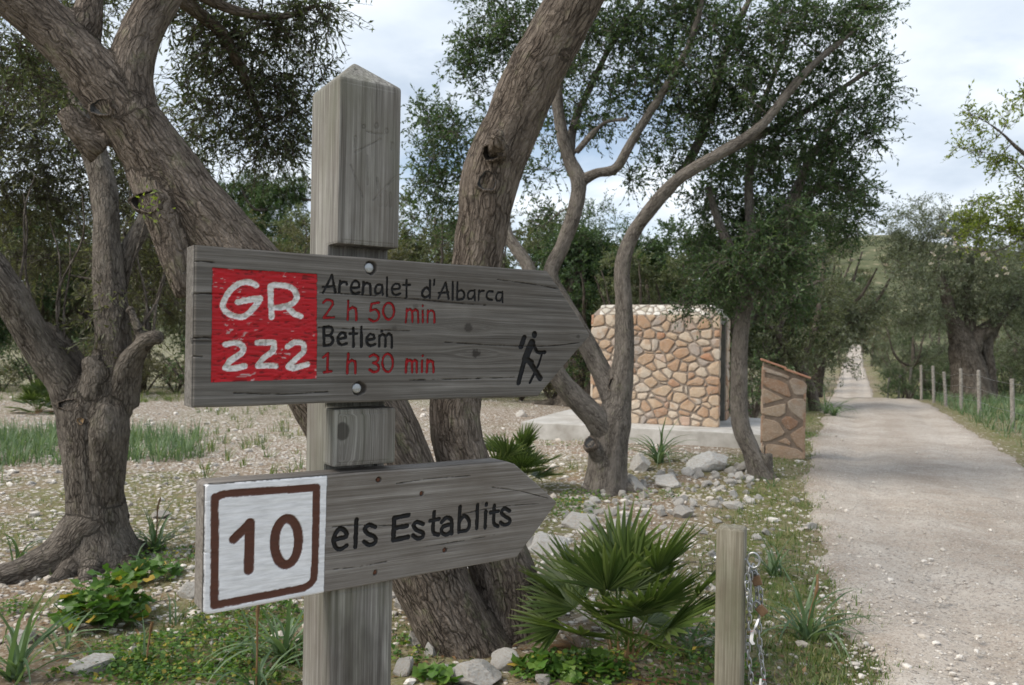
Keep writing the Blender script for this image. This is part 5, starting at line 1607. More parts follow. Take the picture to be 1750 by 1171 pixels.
blobsM = [blob(850, 50, 9.2, 70, 60, 60), blob(800, 110, 9.2, 42, 50, 34), blob(760, 225, 9.2, 55, 45, 44), blob(730, 190, 9.4, 28, 28, 12), blob(800, 300, 9.2, 60, 50, 30), blob(740, 290, 9.3, 45, 40, 30), blob(735, 350, 9.5, 45, 40, 26), blob(800, 390, 9.5, 40, 40, 18), blob(905, 40, 8.8, 60, 60, 40), blob(1000, 90, 8.6, 80, 80, 60), blob(1080, 40, 8.5, 90, 60, 62),
          blob(1090, 150, 8.6, 70, 60, 44), blob(1010, 210, 8.8, 60, 50, 22), blob(1150, 230, 8.6, 60, 60, 38), blob(1190, 110, 8.3, 80, 80, 72), blob(1290, 60, 8.2, 90, 60, 74), blob(1390, 30, 8.2, 80, 36, 46), blob(1480, 12, 8.4, 60, 20, 24), blob(1465, 55, Y2 - .2, 55, 22, 14), blob(1495, 115, Y2 + .3, 40, 26, 12), blob(1500, 170, Y2 + .3, 32, 40, 14), blob(1495, 240, 8.8, 28, 40, 10), blob(1180, 20, 8.4, 90, 50, 40), blob(1250, 270, 8.9, 80, 60, 40), blob(1120, 90, 8.9, 90, 70, 40), blob(960, 150, 9.2, 80, 80, 30), blob(860, 170, 9.4, 60, 70, 30), blob(1300, 160, 8.4, 90, 60, 66), blob(1400, 110, 8.5, 70, 45, 30),
          blob(1400, 190, 8.6, 75, 50, 46), blob(1470, 210, 8.7, 45, 50, 22), blob(1430, 270, 8.7, 65, 45, 34), blob(1340, 250, 8.8, 70, 50, 40), blob(1230, 190, 8.6, 70, 50, 44), blob(920, 260, 8.9, 45, 60, 18), blob(1080, -70, 8.3, 160, 50, 50), blob(1290, -60, 8.2, 180, 45, 50), blob(880, -50, 8.9, 120, 40, 36), blob(930, 370, 9, 40, 60, 12), blob(1100, 310, 8.8, 60, 40, 14), blob(1185, 525, 9.5, 36, 10, 10, 0.2)]
_, NL['mid'] = crown(mid, O, [(m0[0][8:], m0[1][8:]), (m1[0][5:], m1[1][5:]), (m2[0][5:], m2[1][5:]), m3, m4, m5, m6, m7], blobsM, M['leaf_mid'], M['bark_mid'], 0.056, 0.021, 48, 0.29, 5, seed=41, start=0.15, droop=0.25)

# ---- slim leaning tree between hut and pillar
O = base_xyz(1302, 815)
Y3 = O[1]
slim = thing('slim_tree', 'slim leaning tree between the stone hut and the stone pillar', 'tree', tuple(O))
s0 = px_limb([(1306, 838, Y3, 26), (1300, 812, Y3, 21), (1283, 770, Y3, 15), (1265, 722, Y3, 15), (1263, 650, Y3, 13.5), (1265, 580, Y3, 13), (1274, 525, Y3, 13), (1294, 470, Y3, 12), (1318, 420, Y3, 11), (1352, 345, Y3 + .2, 9), (1392, 260, Y3 + .3, 6), (1440, 180, Y3 + .3, 3.5)])
s1 = px_limb([(1282, 500, Y3, 10), (1262, 450, Y3, 9), (1232, 390, Y3 + .1, 7), (1210, 320, Y3 + .2, 5)])
s2 = px_limb([(1290, 470, Y3, 11), (1284, 400, Y3 + .1, 9), (1280, 310, Y3 + .2, 7), (1292, 210, Y3 + .3, 5.5), (1330, 110, Y3 + .3, 4), (1350, 40, Y3 + .3, 3)])
s3 = px_limb([(1350, 350, Y3 + .2, 6), (1410, 320, Y3 + .4, 5), (1480, 330, Y3 + .5, 3)])
woody('trunk', [s0, s1, s2, s3, root(0.5, -0.4, 0.3, 0.09, O), root(-0.6, -0.2, 0.25, 0.08, O)], slim, M['bark_mid'], 0.011, 0.010, O, 17, 0.6, 12)
blobsS = [blob(1230, 350, 9.6, 75, 60, 62), blob(1310, 370, 9.4, 80, 60, 74), blob(1400, 340, 9.5, 65, 55, 50), blob(1470, 350, 9.7, 40, 45, 22), blob(1260, 440, 9.4, 60, 50, 54), blob(1330, 440, 9.5, 60, 50, 50), blob(1200, 430, 9.8, 40, 50, 28), blob(1310, 280, 9.7, 90, 50, 50), blob(1410, 270, 9.9, 70, 40, 30), blob(1240, 510, 9.6, 40, 28, 20), blob(1440, 395, 9.8, 40, 28, 16), blob(1370, 480, 9.8, 30, 35, 14), blob(1290, 430, Y3 - .5, 60, 45, 40, 0.4), blob(1230, 450, Y3 - .4, 45, 45, 26, 0.4), blob(1345, 450, Y3 - .4, 45, 50, 30, 0.4), blob(1300, 500, Y3 - .4, 45, 22, 16, 0.3), blob(1370, 530, Y3 + .3, 28, 26, 10), blob(1215, 500, Y3, 26, 24, 10), blob(1350, 380, Y3 - .4, 60, 45, 30, 0.4), blob(1440, 320, Y3, 50, 40, 22)]
_, NL['slim'] = crown(slim, O, [(s0[0][7:], s0[1][7:]), s1, s2, s3], blobsS, M['leaf_mid'], M['bark_mid'], 0.056, 0.021, 52, 0.29, 5, seed=43, start=0.1, droop=0.35)

# ------------------------------------------------------------------ background trees: one of each kind, then copies
def proto_tree(name, h, spread, lean, leafmat, n_attr, per, leafL, leafW, seed, twiglen=0.5, r0=0.16, low=0.35, pine=False):
    rng = np.random.default_rng(seed)
    root_ = thing(name, 'x', 'tree')
    top = np.array([lean, 0, h])
    trunk = (np.array([[0, 0, -0.25], [0.0, 0, 0.0], [lean * 0.25 + rng.normal(0, .08), rng.normal(0, .08), h * 0.25], [lean * 0.5, rng.normal(0, .1), h * 0.5], [lean * 0.9, 0, h * 0.85]]), np.array([r0 * 1.5, r0 * 1.15, r0 * 0.85, r0 * 0.6, r0 * 0.2]))
    limbs = [trunk]
    nl = 6 if not pine else 9
    for k in range(nl):
        a = k * 2.4 + rng.uniform(-.3, .3)
        z0 = h * rng.uniform(0.2, 0.45) if not pine else h * (0.3 + 0.6 * k / nl)
        s = np.array([lean * z0 / h, 0, z0])
        rad = spread * rng.uniform(0.55, 0.85)
        e = np.array([lean * 0.7 + math.cos(a) * rad, math.sin(a) * rad, h * rng.uniform(0.62, 0.85) if not pine else z0 + rad * 0.25])
        m = (s + e) / 2 + np.array([math.cos(a) * rad * 0.15, math.sin(a) * rad * 0.15, -0.05 * h])
        limbs.append((np.array([s, m, e]), np.array([r0 * 0.5, r0 * 0.32, r0 * 0.12])))
    parts = [tube(*resample(P, R, 0.25), 9) for P, R in limbs]
    v, f, b = cat_parts(parts)
    v = v + (fbm(v * 3.1, 3, seed)[:, None] - 0.5) * 0.12
    obj('trunk', make_mesh('trunk', v, f, M['bark_far'], {'bark': b}), root_)
    blobs = []
    for k in range(13):
        a = rng.uniform(0, 6.283); rr = spread * math.sqrt(rng.random()) * 0.72
        zc = h * rng.uniform(low + 0.12, 0.9)
        rr *= (1.0 - 0.35 * abs(zc / h - 0.6)) if not pine else (1.15 - 0.75 * zc / h)
        rb = spread * rng.uniform(0.28, 0.46)
        blobs.append(((lean * zc / h + math.cos(a) * rr, math.sin(a) * rr, zc), (rb, rb, rb * 0.75), n_attr // 13))
    cr, n = crown(root_, (0, 0, 0), limbs, blobs, leafmat, M['bark_far'], leafL, leafW, per, twiglen, 6, seed=seed, start=0.25, droop=0.3, sides=3)
    return root_

USED = set()
PROTO = {}
def place(kind, px, Y, s, label, cat, group, rz=None, zoff=0.0, name=None):
    p = PROTO[kind]
    if kind not in USED:
        USED.add(kind); o = p
    else:
        o = copy_tree(p)
    x = (px - CX) / FPX * Y
    o.location = (x, Y, float(g(x, Y)) + zoff)
    o.rotation_euler = (0, 0, RND.uniform(0, 6.283) if rz is None else rz)
    o.scale = (s, s, s * RND.uniform(0.92, 1.1))
    tag(o, label, cat, group)
    return o

PROTO['oliveA'] = proto_tree('wood_tree', 5.8, 2.6, 0.3, M['leaf_far'], 190, 96, 0.11, 0.042, 101, low=0.15)
PROTO['oliveB'] = proto_tree('wood_tree', 6.6, 2.9, -0.4, M['leaf_brown'], 190, 96, 0.11, 0.040, 102, low=0.12)
PROTO['oliveC'] = proto_tree('wood_tree', 5.2, 2.7, 0.5, M['leaf_mid'], 190, 96, 0.11, 0.046, 103, low=0.15)
PROTO['grey'] = proto_tree('roadside_olive', 5.4, 2.6, 0.2, M['leaf_grey'], 220, 96, 0.10, 0.034, 104, low=0.1)
PROTO['pine'] = proto_tree('pine_tree', 12.5, 3.6, 0.2, M['leaf_pine'], 330, 110, 0.2, 0.05, 105, 0.6, 0.2, 0.2, True)
def proto_shrub(name, h, sp, leafmat, seed, n_attr=70, per=44, leafL=0.06, leafW=0.026):
    rng = np.random.default_rng(seed)
    root_ = thing(name, 'x', 'shrub')
    limbs = []
    for k in range(7):
        a = rng.uniform(0, 6.283); e = np.array([math.cos(a) * sp * 0.6, math.sin(a) * sp * 0.6, h * rng.uniform(0.5, 0.8)])
        limbs.append((np.array([[0, 0, -0.1], e * 0.5 + np.array([0, 0, 0.05]), e]), np.array([0.025, 0.018, 0.008])))
    v, f, b = cat_parts([tube(*resample(P, R, 0.15), 5) for P, R in limbs])
    obj('stems', make_mesh('stems', v, f, M['bark_far'], {'bark': b}), root_)
    blobs = []
    for k in range(9):
        a = rng.uniform(0, 6.283); rr = sp * math.sqrt(rng.random()) * 0.65
        blobs.append(((math.cos(a) * rr, math.sin(a) * rr, h * rng.uniform(0.25, 0.75)), (sp * 0.4, sp * 0.4, h * 0.28), n_attr // 9))
    crown(root_, (0, 0, 0), limbs, blobs, leafmat, M['bark_far'], leafL, leafW, per, 0.24, 5, seed=seed, start=0.1, sides=3, cname='foliage')
    return root_
PROTO['shrubA'] = proto_shrub('mastic_shrub', 1.5, 1.1, M['leaf_mid'], 111)
PROTO['shrubB'] = proto_shrub('mastic_shrub', 1.2, 1.2, M['leaf_brown'], 112)
PROTO['shrubC'] = proto_shrub('mastic_shrub', 1.6, 1.0, M['leaf_far'], 113)

WOOD = 'tree in the dark wood behind the pale stony clearing'
GW = 'trees of the wood behind the clearing'
kinds = ['oliveB', 'oliveA', 'oliveB', 'oliveC', 'oliveA']
wl_ = {'oliveA': 'grey-green ' + WOOD, 'oliveB': 'brownish green ' + WOOD, 'oliveC': 'deep green ' + WOOD}
def where(px):
    for lim, t in ((0, 'at the left picture edge'), (95, 'left of the gnarled olive'), (200, 'behind the gnarled olive'), (330, 'between the gnarled olive and the upper board'), (430, 'under the leaning stem'), (530, 'just left of the post'), (640, 'behind the post'), (740, 'just right of the post'), (850, 'behind the upright stem'), (940, 'right of the upright stem'), (1030, 'left of the hut'), (1120, 'behind the left half of the hut'), (9999, 'behind the right half of the hut')):
        if px < lim: return t
COLN = {'oliveA': 'grey-green', 'oliveB': 'brownish', 'oliveC': 'deep green'}
i = 0
for px in range(-220, 1200, 96):
    k = kinds[i % 5]; i += 1
    place(k, px + RND.uniform(-25, 25), RND.uniform(23, 27), RND.uniform(0.85, 1.02) if px < 420 else (RND.uniform(0.92, 1.02) if 560 < px < 860 else RND.uniform(0.78, 0.9)), COLN[k] + ' tree in the front of the wood, ' + where(px), 'tree', GW)
for px in range(-260, 1240, 104):
    k = kinds[(i * 3) % 5]; i += 1
    if 440 < px < 800: k = 'oliveA'
    place(k, px + RND.uniform(-25, 25), RND.uniform(31, 37), RND.uniform(1.0, 1.25) if px < 400 else (RND.uniform(1.15, 1.3) if 560 < px < 900 else RND.uniform(0.95, 1.1)), COLN[k] + ' tree deeper in the wood, ' + where(px), 'tree', GW)
for px, Y, s in ((470, 46, 1.0), (405, 50, 1.08), (1000, 60, 1.05), (1060, 66, 1.0), (330, 58, 1.1), (1120, 70, 0.95)):
    place('pine', px, Y, s, {470: 'nearest dark pine just left of the post above the upper board', 405: 'dark pine above the leaning stem, second from the post', 330: 'farthest left pine beside the leaning stem', 1000: 'pine behind the left corner of the hut', 1060: 'pine behind the middle of the hut', 1120: 'pine behind the right corner of the hut'}[px], 'pine tree', 'pines left of the post' if px < 500 else 'pines behind the hut')
# dark trees just behind the hut and pillar
for px, Y, s, k in ((1010, 19.5, 0.85, 'oliveC'), (1105, 18.5, 0.7, 'oliveA'), (1180, 19, 0.8, 'oliveC'), (1250, 20, 0.75, 'oliveA'), (1320, 21, 0.72, 'oliveC'), (955, 21, 0.78, 'oliveC')):
    place(k, px, Y, s, {1010: 'dark green tree just behind the left corner of the hut', 1105: 'grey-green tree rising behind the middle of the hut roof', 1180: 'dark green tree behind the right part of the hut roof', 1250: 'grey-green tree behind the slim leaning trunk', 1320: 'dark green tree behind the stone pillar', 955: 'dark green tree behind the tip of the upper board'}[px], 'tree', 'trees behind the hut')
# understory along the far edge of the clearing
for px in range(-200, 1010, 55):
    k = RND.choice(['shrubA', 'shrubB', 'shrubB', 'shrubC'])
    place(k, px + RND.uniform(-20, 20), RND.uniform(20.3, 23.5), RND.uniform(0.8, 1.5), {'shrubA': 'deep green', 'shrubB': 'brownish', 'shrubC': 'grey-green'}[k] + ' shrub at the clearing edge, ' + where(px), 'shrub', 'shrubs edging the clearing')
for px, Y, s, k in ((1290, 16.8, 1.0, 'shrubA'), (1330, 19, 1.2, 'shrubC'), (1250, 18, 1.1, 'shrubB')):
    place(k, px, Y, s, {'shrubA': 'deep green', 'shrubB': 'brownish', 'shrubC': 'grey-green'}[k] + ' shrub close behind the hut and the pillar', 'shrub', 'shrubs behind the hut')

# beside the track, left then right, near to far
for px, Y, s, lab in ((1395, 29, 1.3, 'pale grey-green olive left of the track, its crown reaching over it'), (1330, 31, 1.35, 'pale grey-green olive behind the slim leaning tree'), (1395, 62, 0.9, 'small olive on the left where the track rises again'), (1375, 44, 1.5, 'olive in the dip left of the track'),
                      (1545, 62, 0.8, 'small olive on the right where the track rises again'), (1560, 45, 0.95, 'pale olive in the field right of the dip'), (1735, 40, 1.0, 'olive in the field at the right edge'), (1518, 84, 0.75, 'far olive close to the right edge of the track'), (1600, 55, 1.05, 'pale olive behind the massive old olive'),
                      (1800, 34, 1.0, 'olive just outside the right edge of the field')):
    place('grey', px, Y, s, lab, 'olive tree', 'roadside olives')
for px, Y, s, k, lab in ((1398, 80, 0.9, 'oliveC', 'rounded green tree far along the left of the track'), (1490, 110, 1.1, 'oliveB', 'brownish tree far along the right of the track'), (1515, 120, 1.2, 'oliveA', 'grey-green tree far along the right of the track'), (1432, 130, 1.0, 'oliveC', 'deep green tree where the track bends away'), (1405, 110, 1.3, 'oliveA', 'grey-green tree far along the left of the track'),
                         (1475, 170, 1.4, 'oliveA', 'grey-green tree beside the top of the track'), (1435, 190, 1.3, 'oliveB', 'brownish tree beside the top of the track'), (1560, 100, 1.2, 'oliveC', 'deep green tree far behind the fence'), (1640, 80, 1.2, 'oliveC', 'deep green tree behind the massive old olive'), (1700, 70, 1.1, 'oliveB', 'brownish tree behind the field at right'), (1350, 70, 1.2, 'oliveB', 'brownish tree seen past the slim tree'), (1775, 60, 1.2, 'oliveA', 'grey-green tree behind the field at the right edge')):
    place(k, px, Y, s, lab, 'tree', 'trees along the far track')
for _ in range(60):
    Y = RND.uniform(215, 430); px = RND.uniform(1330, 1760)
    place(RND.choice(['oliveA', 'oliveC', 'oliveB']), px, Y, RND.uniform(0.9, 1.8), 'tree dotted on the distant hillside above the track', 'tree', 'trees on the distant hillside')
for px, Y, s, k in ((1555, 27, 0.8, 'shrubA'), (1600, 28, 0.9, 'shrubA'), (1690, 30, 1.0, 'shrubA'), (1740, 27, 1.0, 'shrubC'), (1720, 29.5, 1.1, 'shrubA'), (1585, 31, 1.0, 'shrubC'), (1630, 32, 1.1, 'shrubA'), (1545, 33, 1.0, 'shrubA'), (1392, 56, 1.2, 'shrubA')):
    place(k, px, Y, s, {1555: 'low deep green shrub at the left end of the fence', 1600: 'deep green shrub left of the massive old trunk', 1690: 'deep green shrub just right of the massive old trunk', 1740: 'grey-green shrub behind the last fence stake at right', 1720: 'taller deep green shrub right of the massive old trunk', 1585: 'grey-green shrub farther back left of the massive old trunk', 1630: 'deep green shrub behind the massive old trunk', 1545: 'deep green shrub farther back at the left end of the fence'}[px], 'shrub', 'shrubs beyond the fence') if px > 1510 else place(k, px, Y, s, {'shrubA': 'deep green', 'shrubC': 'grey-green'}[k] + ' shrub beside the track in the dip', 'shrub', 'shrubs in the dip')

# ---- massive old olive beyond the fence
O = np.array([(1655 - CX) / FPX * 26, 26, 0.0]); O[2] = float(g(O[0], O[1]))
old = thing('ancient_olive_tree', 'massive old olive with a broad split trunk beyond the wire fence', 'olive tree', tuple(O))
def rl(rows): return px_limb([(a, b, c, r) for a, b, c, r in rows])
o0 = rl([(1662, 690, 26, 42), (1660, 665, 26, 31), (1654, 630, 26, 26), (1646, 595, 26, 22), (1640, 575, 26, 17), (1628, 545, 26, 10), (1618, 510, 26, 8), (1600, 450, 26, 6)])
o1 = rl([(1656, 600, 26, 18), (1668, 575, 26, 12), (1690, 560, 26, 10), (1712, 540, 26, 7), (1740, 500, 26.2, 5)])
o2 = rl([(1648, 580, 26, 11), (1658, 545, 26.2, 8), (1650, 520, 26.3, 7), (1660, 440, 26.5, 5)])
o3 = rl([(1690, 680, 26.2, 14), (1688, 630, 26.2, 11), (1685, 590, 26.2, 9), (1700, 560, 26.3, 8), (1730, 510, 26.4, 5)])
woody('trunk', [o0, o1, o2, o3], old, M['bark_far'], 0.04, 0.06, O, 19, 0.6, 12)
bl_ = [(1550, 420, 45, 60), (1600, 400, 50, 55), (1650, 380, 45, 40), (1560, 480, 55, 45), (1620, 470, 60, 50), (1690, 460, 60, 55), (1740, 480, 50, 60), (1580, 540, 50, 35), (1640, 520, 50, 35), (1700, 530, 60, 40), (1540, 540, 30, 30), (1580, 350, 22, 18), (1535, 372, 22, 18), (1755, 420, 50, 60), (1760, 540, 40, 40)]
_, NL['old'] = crown(old, O, [o0, o1, o2, o3], [blob(a, b, 26 + RND.uniform(-.8, .8), c, d, int(c * d / 48), 0.9) for a, b, c, d in bl_], M['leaf_grey'], M['bark_far'], 0.10, 0.03, 66, 0.5, 6, seed=61, start=0.3, sides=3)

# ---- leafing almond at the right edge (its trunk stands outside the picture)
O = np.array([6.9, 9.6, 0.0]); O[2] = float(g(O[0], O[1]))
alm = thing('almond_tree', 'almond tree with fresh yellow-green leaves reaching in from the right edge', 'almond tree', tuple(O))
b0 = np.array([[O[0], O[1], -0.2], [O[0] + .05, O[1], 0.9], [O[0] - .1, O[1], 1.7]])
a0 = (b0, np.array([0.15, 0.12, 0.10]))
top = b0[-1]
def al(*pts): return (np.array([top] + [at(*p) for p in pts]), 0.05 * np.linspace(1, 0.0, len(pts) + 1) ** 1.8 + 0.005)
A_l = [al((1800, 330, 9.5), (1730, 245, 9.3), (1680, 205, 9.2), (1640, 190, 9.1)), al((1830, 300, 9.6), (1770, 180, 9.5), (1740, 130, 9.4)), al((1800, 380, 9.6), (1740, 280, 9.6), (1650, 255, 9.6)), al((1840, 420, 9.8), (1760, 400, 10), (1690, 385, 10.2), (1640, 400, 10.3)), al((1900, 300, 9.6), (1900, 100, 9.6), (1880, 0, 9.6))]
woody('trunk', [a0] + A_l, alm, M['bark_mid'], 0.015, 0.008, O, 23, 0.5, 10)
bA = [blob(1700, 215, 9.3, 55, 35, 9), blob(1660, 195, 9.2, 30, 20, 4), blob(1745, 160, 9.4, 20, 40, 7), blob(1660, 260, 9.6, 40, 20, 7), blob(1720, 280, 9.5, 40, 40, 14), blob(1745, 330, 9.6, 40, 50, 16), blob(1830, 200, 9.6, 60, 120, 30), blob(1830, 380, 9.6, 70, 80, 30)]
_, NL['alm'] = crown(alm, O, A_l, bA, M['leaf_almond'], M['bark_mid'], 0.06, 0.022, 30, 0.22, 5, seed=71, start=0.3, up=0.5, droop=0.1)
bA2 = [blob(1690, 370, 10.2, 55, 36, 46), blob(1660, 400, 10.3, 32, 36, 22), blob(1735, 400, 10.1, 40, 40, 22)]
crown(alm, O, A_l[3:4], bA2, M['leaf_almond'], M['bark_mid'], 0.05, 0.022, 34, 0.2, 5, seed=73, start=0.4, up=0.3)
P = []
for (a, b, r, n) in ((1600, 442, 14, 4), (1630, 418, 18, 5), (1655, 420, 10, 4), (1688, 440, 16, 8), (1712, 462, 14, 5), (1620, 395, 10, 3)):
    for _ in range(n): P.append(at(a + RND.uniform(-r, r), b + RND.uniform(-r * .7, r * .7), 10.1))
P = np.repeat(np.array(P), 5, 0)
d = unit(len(P))
V, F = leaf_quads(P, d, unit(len(P)), np.full(len(P), 0.026), np.full(len(P), 0.024))
obj('blossoms', make_mesh('blossoms', V - O, F, M['petal'], {'lv': np.repeat(NPR.random(len(P)), 4)}), alm)
btw = [(np.array([at(1760, 400, 10), at(1700, 430, 10.1), at(1640, 425, 10.1), at(1595, 445, 10.1)]), np.array([0.012, 0.008, 0.005, 0.003])), (np.array([at(1700, 430, 10.1), at(1712, 462, 10.1)]), np.array([0.006, 0.003])), (np.array([at(1640, 425, 10.1), at(1618, 393, 10.1)]), np.array([0.005, 0.003]))]
v, f, b = cat_parts([tube(*resample(Pp, Rr, 0.08), 5) for Pp, Rr in btw])
obj('flowering_twig', make_mesh('flowering_twig', v - O, f, M['bark_mid'], {'bark': b}), alm)

# ---- low leaning tree and stumps left of the track behind the pillar
O = base_xyz(1392, 702)
lean = thing('leaning_tree', 'small tree with a curved leaning trunk left of the track past the pillar', 'tree', tuple(O))
YN = O[1]
l0 = px_limb([(1395, 712, YN, 12), (1392, 695, YN, 10), (1385, 665, YN, 9), (1372, 640, YN, 8.5), (1366, 620, YN, 8), (1380, 590, YN, 7), (1392, 560, YN, 5), (1400, 520, YN, 4)])
l1 = px_limb([(1368, 632, YN, 7), (1350, 600, YN, 6.5), (1330, 570, YN, 6), (1345, 530, YN, 5), (1365, 500, YN, 4), (1400, 480, YN, 3)])
l2 = px_limb([(1335, 575, YN, 5), (1310, 550, YN, 4.5), (1330, 510, YN, 4), (1350, 480, YN, 3)])
woody('trunk', [l0, l1, l2], lean, M['bark_far'], 0.018, 0.015, O, 29, 0.5, 10)
bN = [blob(1395, 560, YN, 50, 40, 36), blob(1340, 520, YN + .4, 60, 50, 44), blob(1420, 510, YN + .5, 40, 40, 28), blob(1380, 600, YN, 30, 22, 12), blob(1290, 560, YN + .6, 40, 40, 20), blob(1400, 440, YN + 1, 60, 50, 40), blob(1330, 440, YN + 1, 60, 50, 40)]
crown(lean, O, [(l0[0][4:], l0[1][4:]), (l1[0][1:], l1[1][1:]), l2], bN, M['leaf_far'], M['bark_far'], 0.075, 0.025, 52, 0.34, 5, seed=81, start=0.1, sides=3)
O = base_xyz(985, 692)
dk = thing('shadowed_tree', 'dark tree with a thick flared trunk left of the stone hut', 'tree', tuple(O))
YD = O[1]
d0 = px_limb([(985, 715, YD, 60), (988, 690, YD, 42), (986, 650, YD, 26), (982, 600, YD, 22), (975, 540, YD, 20), (985, 480, YD, 16), (990, 420, YD, 10)])
woody('trunk', [d0, root(-0.9, -0.3, 1.2, 0.22, O), root(0.6, -0.6, 0.9, 0.2, O), root(-0.4, -0.8, 0.8, 0.18, O)], dk, M['bark_far'], 0.03, 0.05, O, 31, 0.8, 12)
crown(dk, O, [(d0[0][3:], d0[1][3:])], [blob(1000, 440, YD, 80, 60, 60, 1.0), blob(960, 420, YD + .3, 60, 50, 36, 0.9), blob(1060, 450, YD + .4, 60, 50, 40, 0.9), blob(1010, 370, YD + .5, 60, 40, 30, 0.8)], M['leaf_mid'], M['bark_far'], 0.08, 0.028, 52, 0.38, 5, seed=83, start=0.2, sides=3)

# ------------------------------------------------------------------ wire fence right of the track
fence = thing('wire_fence', 'low wire fence on grey wooden stakes right of the track', 'fence', (9.75, 15.9, 0))
fdir = np.array([2.65, 8.3])
ts = [-0.7, -0.34, 0.0, 0.31, 0.525, 0.74, 0.94, 1.18, 1.45, 1.75, 2.1]
tops = []
for k, t in enumerate(ts):
    x, y = 9.75 + fdir[0] * t, 15.9 + fdir[1] * t
    z = float(g(x, y)); hgt = RND.uniform(0.92, 1.1)
    lx, ly = RND.uniform(-0.06, 0.06), RND.uniform(-0.06, 0.06)
    P = np.array([[0, 0, -0.15], [lx * 0.5, ly * 0.5, hgt * 0.5], [lx, ly, hgt - 0.012], [lx, ly, hgt]])
    v, f, b = tube(P, np.array([0.045, 0.042, 0.04, 0.03]), 8)
    v = v + (fbm(v * 14 + k, 2, 3)[:, None] - 0.5) * 0.012
    fl = f.tolist() + [[len(v) - 8 + j for j in range(8)]]
    obj('stake', make_mesh('stake', v, fl, M['fencepost'], smooth=False), fence, (x - 9.75, y - 15.9, z))
    tops.append((x - 9.75, y - 15.9, z, lx, ly, hgt))
for frac in (0.35, 0.62, 0.9):
    pts = []
    for a, b_ in zip(tops[:-1], tops[1:]):
        for t in (0, 0.5):
            x = a[0] * (1 - t) + b_[0] * t; y = a[1] * (1 - t) + b_[1] * t
            za = a[2] + a[5] * frac; zb = b_[2] + b_[5] * frac
            pts.append((x + a[3] * frac * (1 - t) - 0.045, y, za * (1 - t) + zb * t - (0.03 if t else 0)))
    P = np.array(pts)
    v, f, b = tube(P, np.full(len(P), 0.003), 4)
    obj('wire', make_mesh('wire', v, f, M['wire']), fence)

# ------------------------------------------------------------------ bollard with chain and padlocks
BY = 2.35
bc = at(1251, 900, BY)
BYAW = -math.radians(21)
boll = thing('chain_post', 'square greenish timber post with a chain beside the track', 'post', (bc[0], BY, 0), BYAW)
hb = 0.039; zb = bc[2]
bm = bmesh.new()
bmesh.ops.create_cube(bm, size=1.0)
for v in bm.verts:
    v.co = Vector((v.co.x * 2 * hb, v.co.y * 2 * hb, -0.2 if v.co.z < 0 else zb))
for _ in range(1):
    bmesh.ops.subdivide_edges(bm, edges=[e for e in bm.edges], cuts=7, use_grid_fill=True)
bm.verts.index_update()
pv = np.array([v.co[:] for v in bm.verts]); pf = [[v.index for v in f.verts] for f in bm.faces]
bm.free()
topm = pv[:, 2] > zb - 0.002
rr = np.maximum(np.abs(pv[:, 0]), np.abs(pv[:, 1])) / hb
edge_ = (np.abs(pv[:, 0]) > hb * 0.98) & (np.abs(pv[:, 1]) > hb * 0.98)
pv[edge_, :2] *= 0.93
pv[topm, 2] += (fbm(pv[topm] * 60, 3, 4) - 0.5) * 0.010 - 0.006 * (rr[topm] > 0.95)
pv[:, :2] += (fbm(pv * np.array([20, 20, 3]), 2, 8)[:, None] - 0.5) * 0.003
tone = np.clip(sstep(0.02, 0.0, np.hypot(pv[:, 0] + 0.008, pv[:, 2] - (zb - 0.05)) - 0.004) * 0.4, 0, 1)
obj('post', make_mesh('post', pv, pf, M['bollard'], {'grain': np.stack([pv[:, 2], pv[:, 0], pv[:, 1]], -1), 'tone': tone}, smooth=True), boll)
# eye bolt through the post
P = [(0.036, -0.02, zb - 0.085), (0.05, -0.02, zb - 0.085)]
ring_ = [(0.062 + 0.017 * math.cos(a), -0.02, zb - 0.085 + 0.021 * math.sin(a)) for a in np.linspace(math.pi, 3 * math.pi, 20)]
v, f, b = tube(np.array(P[:1] + ring_), np.full(21, 0.0032), 8)
obj('eye_bolt', make_mesh('eye_bolt', v, f, M['steel']), boll)
nut = disc_mesh('nut', 0.008, 0.01, M['steel'], 6, 0.1)
obj('nut', nut, boll, (-hb + 0.002, -0.02, zb - 0.09), (0, -math.pi / 2, 0))
def link_mesh():
    pts = []
    w, hl = 0.0062, 0.0075
    for a in np.linspace(0, math.pi, 6): pts.append((w * math.cos(a), 0, hl + w * math.sin(a)))
    for a in np.linspace(math.pi, 2 * math.pi, 6): pts.append((w * math.cos(a), 0, -hl + w * math.sin(a)))
    P = np.array(pts); n = len(P); m = 6; r = 0.0021
    V, F = [], []
    for i in range(n):
        t = P[(i + 1) % n] - P[i - 1]; t /= np.linalg.norm(t)
        u = np.array([0, 1.0, 0]); w_ = np.cross(t, u)
        for j in range(m):
            a = 2 * math.pi * j / m; V.append(P[i] + r * (math.cos(a) * u + math.sin(a) * w_))
    for i in range(n):
        for j in range(m): F.append([i * m + j, i * m + (j + 1) % m, ((i + 1) % n) * m + (j + 1) % m, ((i + 1) % n) * m + j])
    return make_mesh('link', V, F, M['steel'])
LINK = link_mesh()
eye = np.array([bc[0], BY, 0]) + np.array(Matrix.Rotation(BYAW, 3, 'Z') @ Vector((0.066, -0.022, zb - 0.10)))
chain = thing('chain', 'galvanised chain hanging in loops from the square timber post', 'chain', tuple(eye))
